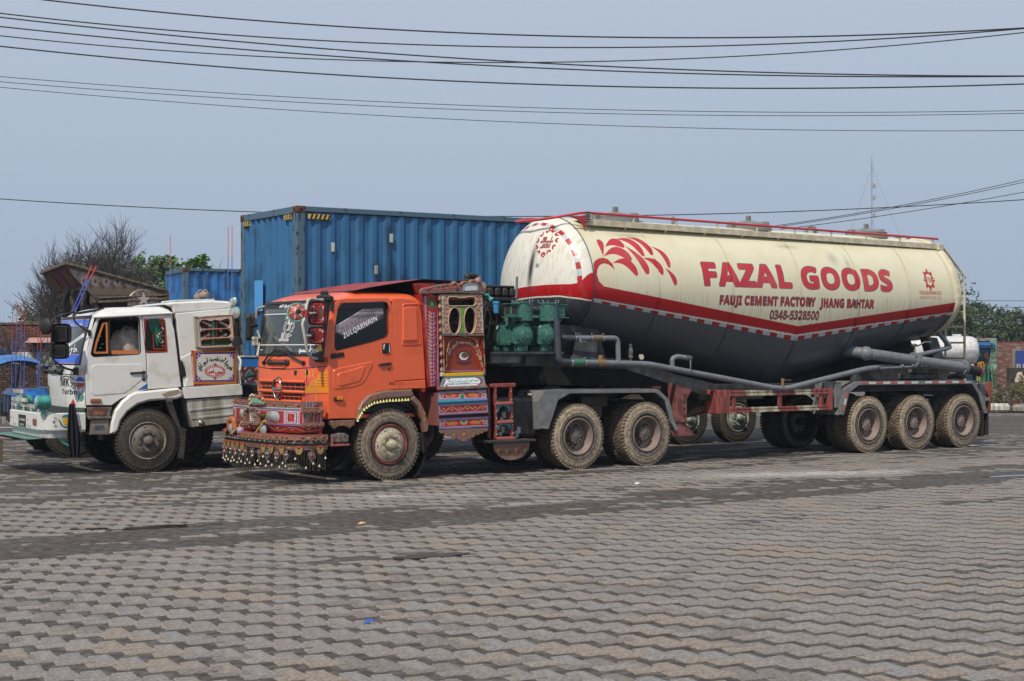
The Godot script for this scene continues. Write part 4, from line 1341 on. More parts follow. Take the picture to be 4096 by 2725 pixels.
func mirrors(t: Node3D) -> void:
	var mb := MB.new()
	# near arm, bent white tube; it stands off to the front
	mb.tube(arc_pts([V(-1.0, 2.66, -.12), V(-1.2, 2.65, -.02), V(-1.398,2.662, .05), V(-1.452,2.497, .08)], .06), .02, 10)
	mb.cut()
	mb.tube(arc_pts([V(-1.465,2.395, .09), V(-1.524,2.312, .1), V(-1.473,2.102, .09), V(-1.423,1.898, .07), V(-1.348,1.826, .03), V(-1.16, 1.8, -.1)], .06), .02, 10)
	obj("mirror_arm", mb, M.whitedirty, t)
	mb = MB.new()
	mb.tube([V(-1.452,2.504, .08), V(-1.456,2.442, .09), V(-1.473,2.374, .09)], .023, 10)
	mb.tube([V(-1.465,2.463, .09), V(-1.411,2.45, .09)], .022, 8)
	mb.tube([V(-1.465,2.476, .09), V(-1.481,2.477, .02)], .022, 8)
	obj("arm_joint", mb, M.red, t)
	mb = MB.new()
	mb.tube([V(-1.411,2.45, .09), V(-1.287,2.459, .06)], .017, 8)
	mb.cut()
	mb.tube([V(-1.476,2.133, .09), V(-1.364,2.133, .06)], .017, 8)
	obj("mirror_stem", mb, M.whitedirty, t)
	mb = MB.new()
	mb.box(V(-1.06, 2.68, -.1), V(.22, .09, .1), Basis(Vector3.UP, -.5), .02)
	mb.box(V(-1.02, 2.73, -.16), V(.12, .12, .06), Basis(Vector3.UP, -.5), .02)
	mb.box(V(-.96, 2.6, -.045), V(.05, .22, .04), Basis(), .015)
	mb.box(V(-1.13, 1.8, -.12), V(.16, .09, .12), Basis(Vector3.UP, -.5), .03)
	mb.box(V(-1.271,2.47, .03), V(.08, .11, .05), Basis(), .02)
	mb.box(V(-1.329,2.137, .03), V(.1, .08, .05), Basis(), .02)
	mb.box(V(-1.533,2.476, .03), V(.1, .08, .05), Basis(), .02)
	obj("mirror_bracket", mb, M.blackplastic, t)
	var ma := art(mirror_art(), .5)
	mirror(t, "big_mirror", V(-1.214,2.458, -.02), V(.25, .34, .09), deg_to_rad(147), ma)
	mirror(t, "small_mirror", V(-1.219,2.138, -.02), V(.24, .25, .08), deg_to_rad(147), ma)
	var o := node("round_mirror", t, V(-1.544,2.464, -.02))
	o.basis = Basis(Vector3.UP, -.6) * Basis(Vector3.RIGHT, -.3)
	mb = MB.new()
	mb.lathe([Vector2(0, -.05), Vector2(.08, -.045), Vector2(.13, -.015), Vector2(.14, .015), Vector2(.13, .02), Vector2(0, .02)], Transform3D(MB.along(Vector3.FORWARD), Vector3.ZERO), 24)
	obj("mirror_shell", mb, M.studred, o)
	mb = MB.new()
	var rr := []
	for k in 25: rr.append(V(.135 * cos(TAU * k / 24), .135 * sin(TAU * k / 24), .008))
	mb.tube(rr, .012, 6)
	obj("painted_ring", mb, M.teal, o)
	mb = MB.new()
	for k in 6: mb.box(V(.088 * cos(TAU * k / 6 + .3), .088 * sin(TAU * k / 6 + .3), .04), V(.06, .022, .02), Basis(Vector3.BACK, TAU * k / 6 + .3) * Basis(Vector3.UP, .5), .006)
	obj("white_petals", mb, M.plasterwhite, o).set_meta("kind", "stuff")
	# far side
	mb = MB.new()
	mb.tube(arc_pts([V(-.9, 2.62, -2.25), V(-.762,2.62, -2.5), V(-.881,2.592, -2.6), V(-.91,2.318, -2.6), V(-.87,2.098, -2.5), V(-1.05, 1.83, -2.25)], .06), .02, 8)
	obj("mirror_arm", mb, M.whitedirty, t)
	mirror(t, "far_mirror", V(-.929,2.289, -2.65), V(.24, .42, .1), deg_to_rad(60), M.blackplastic)
	mirror(t, "far_small_mirror", V(-.926,2.058, -2.5), V(.16, .16, .08), deg_to_rad(60), M.whitedirty)
	mb = MB.new()
	mb.box(V(-.954,2.317, -2.55), V(.12, .05, .05), Basis(), .015)
	mb.box(V(-.895,2.065, -2.45), V(.08, .1, .05), Basis(), .015)
	obj("mirror_bracket", mb, M.blackplastic, t)
# ---------------------------------------------------------------- decorated sleeper cabinet behind the cab
func oval(cx: float, cy: float, rx: float, ry: float, n := 24) -> PackedVector2Array:
	var p := PackedVector2Array()
	for k in n: p.append(Vector2(cx + rx * cos(TAU * k / n), cy + ry * sin(TAU * k / n)))
	return p
func cabinet(t: Node3D) -> void:
	var mb := MB.new()
	mb.bb(V(.62, 1.38, -2.25), V(1.63, 2.84, -.22), .02)
	mb.bb(V(1.62, 1.42, -2.25), V(1.66, 2.86, .02), .005)
	mb.bb(V(.7, 1.0, -2.2), V(1.62, 1.4, -.3), .02)
	# red deflector over the roof
	var g := []
	for i in 9:
		var u := i / 8.0
		var x := lerpf(-.55, .62, u)
		var y := lerpf(2.805, 3.0, pow(u, .9))
		g.append([V(x, y, -2.2), V(x, y, -.12)])
	mb.grid(g)
	mb.quad(V(.62, 3.0, -2.2), V(.62, 3.0, -.08), V(1.6, 2.98, -.08), V(1.6, 2.98, -2.2))
	mb.prism(pv([0.472,2.926,0.509,2.931,0.869,2.944,0.869,2.83,0.794,2.744,0.595,2.77,0.531,2.791,0.509,2.853]), -.16, -.1, .01)
	obj("sleeper_box", mb, M.red, t)
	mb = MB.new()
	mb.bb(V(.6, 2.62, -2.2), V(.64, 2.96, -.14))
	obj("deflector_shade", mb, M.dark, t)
	# pillar with painted leaves
	mb = MB.new()
	mb.prism(pv([0.577,2.743,0.834,2.753,0.856,2.306,0.873,1.547,0.892,1.366,0.712,1.369,0.648,2.045]), -.25, .0, .01)
	obj("painted_pillar", mb, art(pillar_art(), .45), t)
	mb = MB.new()
	mb.prism(pv([0.543,2.775,0.577,2.746,0.645,2.045,0.712,1.369,0.693,1.369,0.628,2.045,0.558,2.734]), -.28, .0, .008)
	obj("pillar_edge", mb, M.red, t)
	# turned beads beside it
	mb = MB.new()
	var top := [0.831,2.755]
	var bot := [0.875,1.558]
	var tones := [Color(.28, .15, .1), Color(.36, .22, .15), Color(.42, .13, .06), Color(.3, .17, .12)]
	for k in 10:
		var u := (k + .5) / 10.0
		mb.col = tones[k % 4]
		mb.ball(V(lerpf(top[0], bot[0], u), lerpf(top[1], bot[1], u), .05), V(.022, .055, .024), 12)
	mb.col = Color(.6, .5, .4)
	mb.bb(V(bot[0] - .02, bot[1] - .03, .02), V(bot[0] + .025, bot[1] + .03, .08), .008)
	obj("bead_column", mb, mat(Color(1, 1, 1), .4), t)
	# window frame
	mb = MB.new()
	mb.prism(pv([0.853,2.771,1.626,2.791,1.66,2.182,0.888,2.169]), -.01, .05, .012, [
		round_poly(pv([0.983,2.709,1.009,2.736,1.146,2.738,1.192,2.721,1.24,2.733,1.28,2.723,1.327,2.741,1.456,2.747,1.496,2.713,1.5,2.641,1.456,2.605,1.015,2.596,0.986,2.627]), .02),
		oval(1.116,2.373, .112, .205), oval(1.4,2.381, .11, .205)])
	obj("window_frame", mb, art(frame_art(), .45), t)
	mb = MB.new()
	for q in [[1.109,2.373], [1.394,2.38]]:
		var row := []
		for k in 25: row.append(V(q[0] + .114 * cos(TAU * k / 24), q[1] + .207 * sin(TAU * k / 24), .055))
		mb.tube(row, .008, 6)
		mb.cut()
	var lz := round_poly(pv([0.983,2.709,1.009,2.736,1.146,2.738,1.192,2.721,1.24,2.733,1.28,2.723,1.327,2.741,1.456,2.747,1.496,2.713,1.5,2.641,1.456,2.605,1.015,2.596,0.986,2.627]), .02)
	var lr := []
	for q in lz: lr.append(V(q.x, q.y, .055))
	lr.append(lr[0])
	mb.tube(lr, .008, 6)
	obj("opening_trim", mb, mat(S(.5, .36, .26), .5), t)
	mb = MB.new()
	mb.prism(pv([0.944,2.743,1.713,2.769,1.726,2.203,0.97,2.188]), -.12, -.11)
	obj("window_curtain", mb, mat(S(.07, .055, .055), .8, 0, noise_tex("curtain", 256, .02, Color(.3, .25, .25), Color(1, .9, .9), 3, 3, Vector2(2, 1)), 3), t)
	mb = MB.new()
	mb.prism(pv([1.009,2.732,1.537,2.748,1.54,2.709,1.012,2.691]), -.05, -.02)
	obj("window_pelmet", mb, mat(S(.3, .1, .04), .7), t)
	# arch frame with the back board behind it
	mb = MB.new()
	mb.prism(pv([0.896,2.163,1.657,2.176,1.674,1.871,1.688,1.608,1.672,1.592,1.637,1.661,1.596,1.772,1.586,1.871,1.538,1.97,1.53,2.036,1.49,2.086,1.416,2.111,1.317,2.121,1.269,2.147,1.212,2.11,1.12,2.095,1.054,2.073,1.022,2.035,1.013,1.964,0.974,1.872,0.987,1.72,0.937,1.588,0.914,1.588,0.905,1.872]), -.01, .055, .012)
	obj("arch_frame", mb, art(arch_art(), .45), t)
	mb = MB.new()
	mb.prism(pv([0.944,2.155,1.687,2.169,1.685,1.592,0.964,1.584]), -.05, -.005)
	obj("back_board", mb, art(back_art(), .5), t)
	mb = MB.new()
	mb.prism(pv([0.918,1.577,1.637,1.59,1.643,1.54,0.898,1.526]), -.02, .062, .004)
	obj("yellow_band", mb, mat(S(.72, .42, .01), .45), t)
	mb = MB.new()
	mb.bb(V(1.651,1.584, .03) - V(.02, .05, .02), V(1.651,1.584, .03) + V(.02, .03, .05), .01)
	mb.bb(V(.84, 2.795, -.2), V(1.66, 2.82, .07), .005); mb.bb(V(.86, 2.145, -.02), V(1.66, 2.17, .06), .005)
	obj("frame_rail", mb, M.tin, t)
	# sloping sign board
	mb = MB.new()
	var a := V(0.898,1.523, .06)
	var b := V(1.643,1.538, .06)
	var c := V(1.632,1.383, .13)
	var d := V(0.784,1.366, .13)
	mb.quad(d, a, b, c, Vector2(0, 1), Vector2(0, 0), Vector2(1, 0), Vector2(1, 1))
	mb.quad(d - V(0, .01, .02), a - V(0, .01, .02), b - V(0, .01, .02), c - V(0, .01, .02))
	obj("sign_board", mb, art(board_art(), .4), t)
	mb = MB.new()
	mb.bar(d + V(-.04, -.015, 0), c + V(.02, -.015, 0), .03, .05, .006)
	mb.col = Color(.25, .2, .2)
	for k in 3: mb.bar(d.lerp(c, .12 + .33 * k) + V(0, -.04, .01), d.lerp(c, .2 + .33 * k) + V(0, -.04, .01), .02, .025)
	obj("hinge_rail", mb, mat(S(.33, .12, .09), .5), t)
	mb = MB.new()
	for k in 6:
		var q := d.lerp(c, (k + .7) / 6.3) + V(0, -.012, .018)
		mb.box(q, V(.07, .02, .006), Basis(Vector3.BACK, .04))
		mb.cut()
	obj("rail_lozenge", mb, M.teal, t)
	# stepped locker below
	mb = MB.new()
	var up := [[0.779,1.304,1.658,1.322], [0.744,1.143,1.656,1.162], [0.773,1.109,1.685,1.132], [0.783,0.937,1.695,0.956], [0.811,0.89,1.717,0.906], [0.814,0.738,1.721,0.746]]
	var zz := [.1, .14, .11, .11, .07, .07]
	for k in 5:
		var p: Array = up[k]
		var q: Array = up[k + 1]
		mb.quad(V(q[0], q[1], zz[k + 1]), V(p[0], p[1], zz[k]), V(p[2], p[3], zz[k]), V(q[2], q[3], zz[k + 1]), Vector2(0, [.3, .3, .62, .72, 1.0][k]), Vector2(0, [0, .25, .3, .62, .7][k]), Vector2(1, [0, .25, .3, .62, .7][k]), Vector2(1, [.25, .3, .62, .7, 1.0][k]))
	obj("painted_locker", mb, art(locker_art(), .42), t)
	mb = MB.new()
	mb.bb(V(.8, .78, -.5), V(1.7, 1.28, .065), .01)
	obj("locker_box", mb, mat(S(.2, .07, .06), .6), t)
	mb = MB.new()
	mb.prism(_apron([0.826,0.731], [1.72,0.736], .19, 12), .05, .065, .004)
	obj("locker_apron", mb, art(tin_art(256, 80, 1), .5), t)
	mb = MB.new()
	for q in [[0.961,0.645], [1.114,0.597], [1.267,0.546], [1.43,0.601]]:
		dome(mb, V(q[0], q[1], .066), Vector3.BACK, .02)
		mb.cut()
	obj("stud", mb, M.studred, t)
	# crest
	mb = MB.new()
	mb.prism(pv([0.482,2.821,0.53,2.859,0.622,2.872,0.686,2.891,0.801,2.908,0.905,2.928,1.048,2.938,1.087,2.976,1.126,2.973,1.152,2.945,1.218,2.942,1.257,2.98,1.31,2.982,1.363,2.968,1.416,3.011,1.483,3.008,1.523,3.038,1.592,3.064,1.587,2.962,1.6,2.813,0.482,2.772]), .02, .07, .01)
	obj("crest", mb, art(tin_art(400, 110, 0), .45), t)
	mb = MB.new()
	mb.prism(round_poly(pv([1.263,2.828,1.268,2.894,1.3,2.922,1.486,2.935,1.512,2.905,1.515,2.841]), .02), .06, .078, .006)
	obj("crest_mirror", mb, mat(S(.6, .62, .64), .18), t)
	mb = MB.new()
	var row := []
	for q in [[1.252,2.822], [1.26,2.899], [1.297,2.927], [1.489,2.939], [1.52,2.907], [1.522,2.837]]: row.append(V(q[0], q[1], .078))
	mb.tube(row, .009, 6)
	obj("mirror_rim", mb, mat(S(.2, .32, .42), .4), t)
	for q in [[0.615,2.846, .03], [0.882,2.899, .028], [1.101,2.941, .026], [1.215,2.922, .026], [1.268,2.958, .026], [1.43,2.987, .026], [0.677,2.856, .018], [0.801,2.889, .018], [0.955,2.914, .018]]:
		mb = MB.new()
		dome(mb, V(q[0], q[1], .069), Vector3.BACK, q[2])
		obj("crest_stud", mb, M.studred if q[2] > .02 else M.stud, t)
	mb = MB.new()
	dome(mb, V(1.534,2.991, .069), Vector3.BACK, .047)
	dome(mb, V(1.66,2.889, -.02), V(.5, 0, .8), .1)
	obj("crest_knob", mb, mat(S(.36, .2, .15), .5), t)
	mb = MB.new()
	for k in 8:
		var u := k / 7.0
		mb.box(V(lerpf(.63, 1.1, u), 2.83 + .05 * u, .072), V(.045, .018, .006), Basis(Vector3.BACK, .25))
	mb.col = Color(.2, .3, .5)
	mb.disc(V(1.149,2.853, .073), Vector3.BACK, .03, .008, 8)
	obj("crest_paint", mb, mat(S(.55, .12, .1), .5), t).set_meta("kind", "stuff")
	mb = MB.new()
	mb.tube([V(1.66, 2.78, .02), V(1.74, 2.78, .03), V(1.78, 2.72, .03)], .022, 8)
	mb.lathe([Vector2(.02, 0), Vector2(.045, .05), Vector2(.05, .06), Vector2(.04, .05)], Transform3D(MB.along(V(.4, -.6, .5)), V(1.765, 2.74, .03)), 14)
	obj("work_lamp", mb, M.teal, t)
func _apron(a: Array, b: Array, deep: float, n: int) -> PackedVector2Array:
	var p := PackedVector2Array()
	p.append(Vector2(b[0], b[1])); p.append(Vector2(a[0], a[1]))
	var m := n * 4
	for i in m + 1:
		var k := float(i) / m
		p.append(Vector2(lerpf(a[0], b[0], k), lerpf(a[1], b[1], k) - deep * .22 - deep * .78 * pow(1.0 - absf(2.0 * k - 1.0), 1.15) - .018 * absf(sin(PI * n * k))))
	return p
# ---------------------------------------------------------------- painted bumper
func bpath(u: float, off: float) -> Vector3:   # u 0..1: near end by the wheel, round the near corner, across the front to the far corner and back
	var pts := [Vector2(-1.14, .02), Vector2(-1.4, .02), Vector2(-1.475, -.01), Vector2(-1.53, -.12), Vector2(-1.6, -.5), Vector2(-1.63, -1.15), Vector2(-1.58, -1.8), Vector2(-1.49, -2.2), Vector2(-1.42, -2.31), Vector2(-1.14, -2.35)]
	var ks := [0.0, .07, .1, .14, .27, .5, .76, .9, .94, 1.0]
	var i := 0
	while i < 8 and u > ks[i + 1]: i += 1
	var k: float = clampf((u - ks[i]) / (ks[i + 1] - ks[i]), 0, 1)
	var q: Vector2 = pts[i].cubic_interpolate(pts[i + 1], pts[maxi(i - 1, 0)], pts[mini(i + 2, 9)], k) if i > 1 and i < 7 else pts[i].lerp(pts[i + 1], k)
	if off != 0.0:
		var d := Vector2(.3, 0)
		var nn := Vector2(-1, 0)
		if u < .08: nn = Vector2(0, 1)
		elif u < .14: nn = Vector2(0, 1).lerp(Vector2(-1, .3), (u - .08) / .06).normalized()
		elif u > .95: nn = Vector2(0, -1)
		elif u > .88: nn = Vector2(-1, -.3).lerp(Vector2(0, -1), (u - .88) / .07).normalized()
		else: nn = Vector2(-1, .25 * (1 - 2 * u)).normalized()
		q += nn * off
	return V(q.x, 0, q.y)
func bnorm(u: float) -> Vector3:
	var d := bpath(u, .05) - bpath(u, 0)
	return d.normalized()
func band(mb: MB, u0: float, u1: float, y0: float, y1: float, off0: float, off1: float, n := 40) -> void:
	var g := []
	for i in 2:
		var r := []
		for j in n + 1:
			var q := bpath(lerpf(u0, u1, float(j) / n), off1 if i == 0 else off0)
			r.append(V(q.x, y1 if i == 0 else y0, q.z))
		g.append(r)
	mb.grid(g, false, true)
func bumper_art() -> Pic:
	var p := Pic.new(640, 96, Color(.62, .16, .16))
	p.rc(0, 0, 640, 9, LB); p.rc(0, 87, 640, 9, Color(.4, .36, .5))
	p.rc(0, 10, 640, 4, Color(.8, .7, .7))
	# near end panel
	for i in 18: p.rc(4, 16 + i * 4, 5, 2, Color(.8, .72, .75)); p.rc(56, 16 + i * 4, 5, 2, Color(.8, .72, .75))
	for i in 5: p.rc(14 + i * 9, 20, 3, 64, [LB, Color(.65, .3, .1), Color(.2, .45, .3), Color(.7, .6, .3), LB][i])
	# red square with a feather, beads and leaf panels
	for x0 in [78.0, 520.0]:
		p.rc(x0, 14, 62, 70, Color(.82, .74, .76)); p.rc(x0 + 4, 18, 54, 62, LB); p.rc(x0 + 8, 22, 46, 54, Color(.86, .8, .8)); p.rc(x0 + 12, 26, 38, 46, Color(.66, .08, .07))
		for i in 7: p.leaf(x0 + 20 + i * 2, 66 - i * 5, 20, 6, -.4 - i * .08, Color(.62, .34, .28))
		for i in 14: p.ell(x0 + 66, 18 + i * 5, 2.5, 2.5, Color(.86, .82, .84)); p.ell(x0 - 4, 18 + i * 5, 2.5, 2.5, Color(.86, .82, .84))
	for x0 in [222.0, 400.0]:
		p.rc(x0, 18, 74, 64, Color(.7, .42, .46)); p.rc(x0 + 5, 24, 64, 52, Color(.58, .2, .17))
		p.leaf(x0 + 14, 52, 50, 34, 0, Color(.56, .45, .2)); p.leaf(x0 + 16, 52, 34, 24, 0, Color(.1, .34, .18)); p.leaf(x0 + 18, 52, 22, 16, 0, Color(.08, .12, .38)); p.ell(x0 + 28, 52, 3, 3, Color(.9, .9, .9))
	for i in 128: p.rc(i * 5, 82, 3, 3, Color(.75, .62, .68))
	return wear(p, .26, Color(.5, .38, .36))
func lower_art() -> Pic:
	var p := Pic.new(512, 64, Color(.56, .1, .09))
	p.scroll(4, 32, 508, 17, 9, 3.5, Color(.8, .6, .52), Color(.42, .5, .56), Color(.2, .36, .2))
	p.rc(0, 0, 512, 5, LB); p.rc(0, 58, 512, 6, Color(.4, .14, .13))
	return wear(p, .3, Color(.36, .22, .2))
func bumper(t: Node3D) -> void:
	var o := node("bumper", t)
	var mb := MB.new()
	band(mb, 0, 1, .84, 1.085, 0, .0, 64)
	obj("painted_band", mb, art(bumper_art(), .4), o)
	mb = MB.new()
	band(mb, 0, 1, .74, .845, -.03, -.005, 64)
	obj("lower_band", mb, art(lower_art(), .45), o)
	mb = MB.new()
	band(mb, 0, 1, .72, 1.09, -.12, -.12, 40)
	band(mb, 0, 1, 1.087, 1.088, -.14, .002, 40)
	obj("bumper_core", mb, M.dark, o)
	mb = MB.new()
	band(mb, .1, .42, 1.08, 1.102, .004, -.02, 24); band(mb, .58, .9, 1.08, 1.102, .004, -.02, 24)
	obj("white_ledge", mb, M.plasterwhite, o)
	# crest strip along the top
	mb = MB.new()
	band(mb, 0, 1, 1.105, 1.185, -.01, -.005, 64)
	band(mb, 0, 1, 1.184, 1.186, -.05, -.005, 64)
	obj("crest_strip", mb, art(tin_art(512, 40, 0), .45), o)
	mb = MB.new()
	for k in 11:
		var u := .03 + .094 * k
		if absf(u - .5) < .03: continue
		var q := bpath(u, -.006)
		dome(mb, V(q.x, 1.145, q.z), bnorm(u), .026)
	obj("strip_studs", mb, M.studred, o).set_meta("kind", "stuff")
	# fish-shaped crest in the middle
	mb = MB.new()
	mb.xf = Transform3D(Basis(Vector3.UP, -PI / 2), V(-1.635, 0, 0))
	var fish := pv([-1.368,1.121,-1.386,1.181,-1.341,1.247,-1.26,1.279,-1.171,1.275,-1.03,1.247,-.907,1.214,-.823,1.16,-.837,1.12,-1.171,1.107])
	mb.prism(fish, -.02, .012, .008)
	obj("fish_crest", mb, art(tin_art(160, 96, 1), .45), o)
	mb = MB.new()
	mb.xf = Transform3D(Basis(Vector3.UP, -PI / 2), V(-1.65, 0, 0))
	mb.prism(pv([-1.273,1.156,-1.247,1.209,-1.131,1.219,-.972,1.193,-.824,1.139,-1.131,1.148]), -.02, .004, .003)
	obj("fish_paint", mb, mat(S(.16, .36, .26), .5), o)
	mb = MB.new()
	for q in [[-1.22,1.266], [-1.273,1.249], [-1.166,1.256], [-1.3,1.192], [-.876,1.215], [-1.246,1.149], [-1.3,1.127]]:
		dome(mb, V(-1.65, q[1], q[0]), Vector3.LEFT, .022)
		mb.cut()
	obj("crest_bead", mb, mat(S(.5, .42, .25), .4), o)
	mb = MB.new()
	dome(mb, V(-1.65, [-.972,1.236][1], [-.972,1.236][0]), Vector3.LEFT, .034)
	obj("crest_stud", mb, M.studred, o)
	# headlights sunk in the band
	for side in 2:
		mb = MB.new()
		var g := []
		var g2 := []
		for i in 9:
			var r := []
			var r2 := []
			for j in 17:
				var v := j / 16.0
				var u := lerpf(.255, .39, v)
				if side == 1: u = 1.0 - u
				var w := -1.0 + 2.0 * i / 8.0
				var hh := .078 * pow(1.0 - pow(absf(v * 2.0 - 1.0), 5.0), .5) * lerpf(1.08, .86, v)
				var q := bpath(u, .004 + .03 * (1.0 - w * w) * (1.0 - pow(absf(v * 2 - 1), 2.0)))
				r.append(V(q.x, .965 + hh * w, q.z))
				q = bpath(u, .003)
				r2.append(V(q.x, .965 + (hh + .012) * w, q.z))
			g.append(r); g2.append(r2)
		mb.grid(g, false, true)
		var hl := obj("headlight", mb, M.lens, o)
		mb = MB.new()
		mb.grid(g2, false, true)
		obj("headlight_rim", mb, mat(S(.25, .03, .03), .5), hl)
	# near end: tin straps with studs, and painted rods between
	for k in 2:
		mb = MB.new()
		var y: float = [1.04, .845][k]
		mb.prism(scallop(-1.49, -1.13, y + .045, func(v): return .055, 4, .018), .02, .045, .006)
		var st := obj("tin_strap", mb, art(tin_art(128, 48, k), .45), o)
		mb = MB.new()
		for j in 4:
			dome(mb, V(-1.44 + j * .088, y + .01, .046), Vector3.BACK, .02)
			mb.cut()
		obj("stud", mb, M.studred, st)
	mb = MB.new()
	for j in 5: mb.tube([V(-1.42 + j * .06, .87, .035), V(-1.42 + j * .06, 1.02, .035)], .007, 6)
	obj("end_rods", mb, M.steel, o).set_meta("kind", "stuff")
	# shelf with its scalloped edge, and the lamps that stand on it
	mb = MB.new()
	band(mb, 0, 1, .72, .722, -.1, .14, 64)
	obj("bumper_shelf", mb, M.red, o)
	mb = MB.new()
	band(mb, 0, .62, .65, .722, .145, .142, 48)
	band(mb, .82, 1, .65, .722, .145, .142, 20)
	for k in 46:
		var u := .01 + .98 * k / 45.0
		if u > .62 and u < .82: continue
		var q := bpath(u, .145)
		mb.disc(V(q.x, .652, q.z), bnorm(u), .026, .008, 12)
	obj("shelf_edge", mb, art(tin_art(512, 36, 1), .45), o)
	mb = MB.new()
	for k in 25:
		var u := .02 + .96 * k / 24.0
		if u > .62 and u < .82: continue
		var q := bpath(u, .146)
		dome(mb, V(q.x, .69, q.z), bnorm(u), .022)
	obj("edge_studs", mb, M.studred, o).set_meta("kind", "stuff")
	mb = MB.new()
	band(mb, 0, 1, .56, .655, .1, .12, 64)
	obj("skirt_band", mb, mat(S(.22, .07, .055), .5), o)
	mb = MB.new()
	band(mb, 0, 1, .6, .625, .128, .125, 64)
	obj("dark_stripe", mb, mat(S(.03, .05, .06), .5), o)
	mb = MB.new()
	for k in 20:
		var u := .02 + .96 * k / 19.0
		var q := bpath(u, .131)
		mb.box(V(q.x, .613, q.z), V(.006, .012, .06), Basis(Vector3.UP, atan2(-bnorm(u).z, bnorm(u).x)))
	obj("white_dashes", mb, M.plasterwhite, o).set_meta("kind", "stuff")
	mb = MB.new()
	band(mb, 0, 1, .505, .57, .12, .14, 64)
	obj("apron_strip", mb, art(tin_art(512, 32, 0), .45), o)
	# hanging tin petals, masks, bells and chains
	var petal := MB.new()
	var pp := PackedVector2Array()
	for k in 33:
		var a := TAU * k / 32.0
		var r := .052 + .014 * absf(cos(2.0 * a + PI * .25)) * (1.0 if sin(a) > -.5 else 1.5)
		pp.append(Vector2(r * cos(a), r * sin(a) * 1.1 - (.03 if absf(a - 1.5 * PI) < .25 else 0.0)))
	pp.remove_at(32)
	petal.prism(pp, -.004, .004, .002)
	var pm := petal.mesh()
	var dm := MB.new()
	dome(dm, V(0, 0, .004), Vector3.BACK, .03)
	var dmm := dm.mesh()
	var mask := MB.new()
	var mp := PackedVector2Array([Vector2(-.055, .045), Vector2(.055, .045)])
	for k in 11: mp.append(Vector2(.055 * cos(PI * k / 10.0), -.075 * sin(PI * k / 10.0)))
	mask.prism(mp, -.004, .006, .004)
	var mkm := mask.mesh()
	var mart := Pic.new(64, 64, Color(.6, .48, .3))
	mart.rc(0, 0, 64, 12, Color(.66, .16, .12)); mart.leaf(20, 10, 24, 12, .5, Color(.2, .14, .12)); mart.leaf(44, 10, 24, 12, PI - .5, Color(.2, .14, .12))
	for k in 2: mart.ell(22 + k * 20, 26, 7, 5, Color(.7, .66, .3)); mart.ell(22 + k * 20, 26, 3, 4, Color(.05, .05, .03))
	mart.ell(32, 44, 3, 5, Color(.5, .2, .12))
	var mam := art(mart, .45)
	var n := 26
	for k in n:
		var u := .015 + .97 * (k + .5) / n
		var f := bnorm(u)
		var q := bpath(u, .145)
		var bs := Basis(Vector3.UP, atan2(f.x, f.z))
		if u > .4 and u < .5 and k % 2 == 0: continue
		if k % 2 == 0:
			inst("mask_plate", mkm, mam, o, Transform3D(bs, V(q.x, .515, q.z)))
		else:
			var pe := inst("tin_petal", pm, M.tin, o, Transform3D(bs, V(q.x, .43, q.z)))
			inst("stud", dmm, M.studred if k % 4 == 1 else M.steel, pe)
	mb = MB.new()
	rng.seed = 77
	for k in 38:
		var u := .012 + .976 * k / 37.0
		var q := bpath(u, .15)
		var y: float = [.38, .27, .31, .25][k % 4]
		mb.lathe([Vector2(.004, .03), Vector2(.009, .02), Vector2(.018, .0), Vector2(.019, -.004), Vector2(0, -.004)], Transform3D(Basis(), V(q.x, y, q.z)), 9)
	obj("bells", mb, M.bell, o).set_meta("kind", "stuff")
	mb = MB.new()
	for k in 150:
		var u := .01 + .98 * k / 149.0
		if u > .37 and u < .42: continue
		var q := bpath(u, .13 + rng.randf_range(-.012, .02))
		var y1 := .22 + rng.randf_range(-.02, .03) + .03 * sin(u * 9.0)
		var x := q.x + rng.randf_range(-.008, .008)
		var y := .5
		while y > y1:
			mb.box(V(x + rng.randf_range(-.003, .003), y, q.z + rng.randf_range(-.003, .003)), V(.006, .018, .011) if int(y * 1000) % 2 == 0 else V(.011, .018, .006))
			y -= .021
		mb.box(V(x, y1 - .01, q.z), V(.016, .02, .016), Basis(), .006)
	obj("chain_fringe", mb, M.chain, o).set_meta("kind", "stuff")
	# lamps, ball and number plate on the shelf
	for q in [[-1.786,0.739], [-.754,0.77]]:
		var l := node("shelf_lamp", o, V(-1.7, q[1], q[0]))
		mb = MB.new()
		mb.lathe([Vector2(0, -.09), Vector2(.05, -.075), Vector2(.09, -.02), Vector2(.098, 0), Vector2(.09, .012)], Transform3D(MB.along(V(-1, 0, .12)), Vector3.ZERO), 24)
		mb.box(V(.05, -.1, 0), V(.04, .1, .04), Basis(), .01)
		obj("lamp_shell", mb, M.blackplastic, l)
		mb = MB.new()
		mb.lathe([Vector2(.09, .01), Vector2(.06, .028), Vector2(0, .036)], Transform3D(MB.along(V(-1, 0, .12)), Vector3.ZERO), 24)
		obj("lamp_lens", mb, M.lens, l)
	mb = MB.new()
	mb.ball(V(-1.74, [-1.414,0.727][1], [-1.414,0.727][0]), V(.06, .06, .06), 18)
	obj("purple_ball", mb, mat(S(.32, .26, .42), .35), o)
	mb = MB.new()
	var fz := [-1.763,0.87,-1.735,0.593]
	mb.tube(arc_pts([V(-1.7, fz[1], fz[0] - .1), V(-1.68, fz[1] + .02, fz[0] + .0), V(-1.68, .74, fz[0] + .04)], .05), .05, 10)
	mb.tube([V(-1.7, fz[1], fz[0] - .12), V(-1.7, .72, fz[0] - .12)], .04, 10)
	obj("horn_post", mb, mat(S(.35, .1, .03), .5), o)
	mb = MB.new()
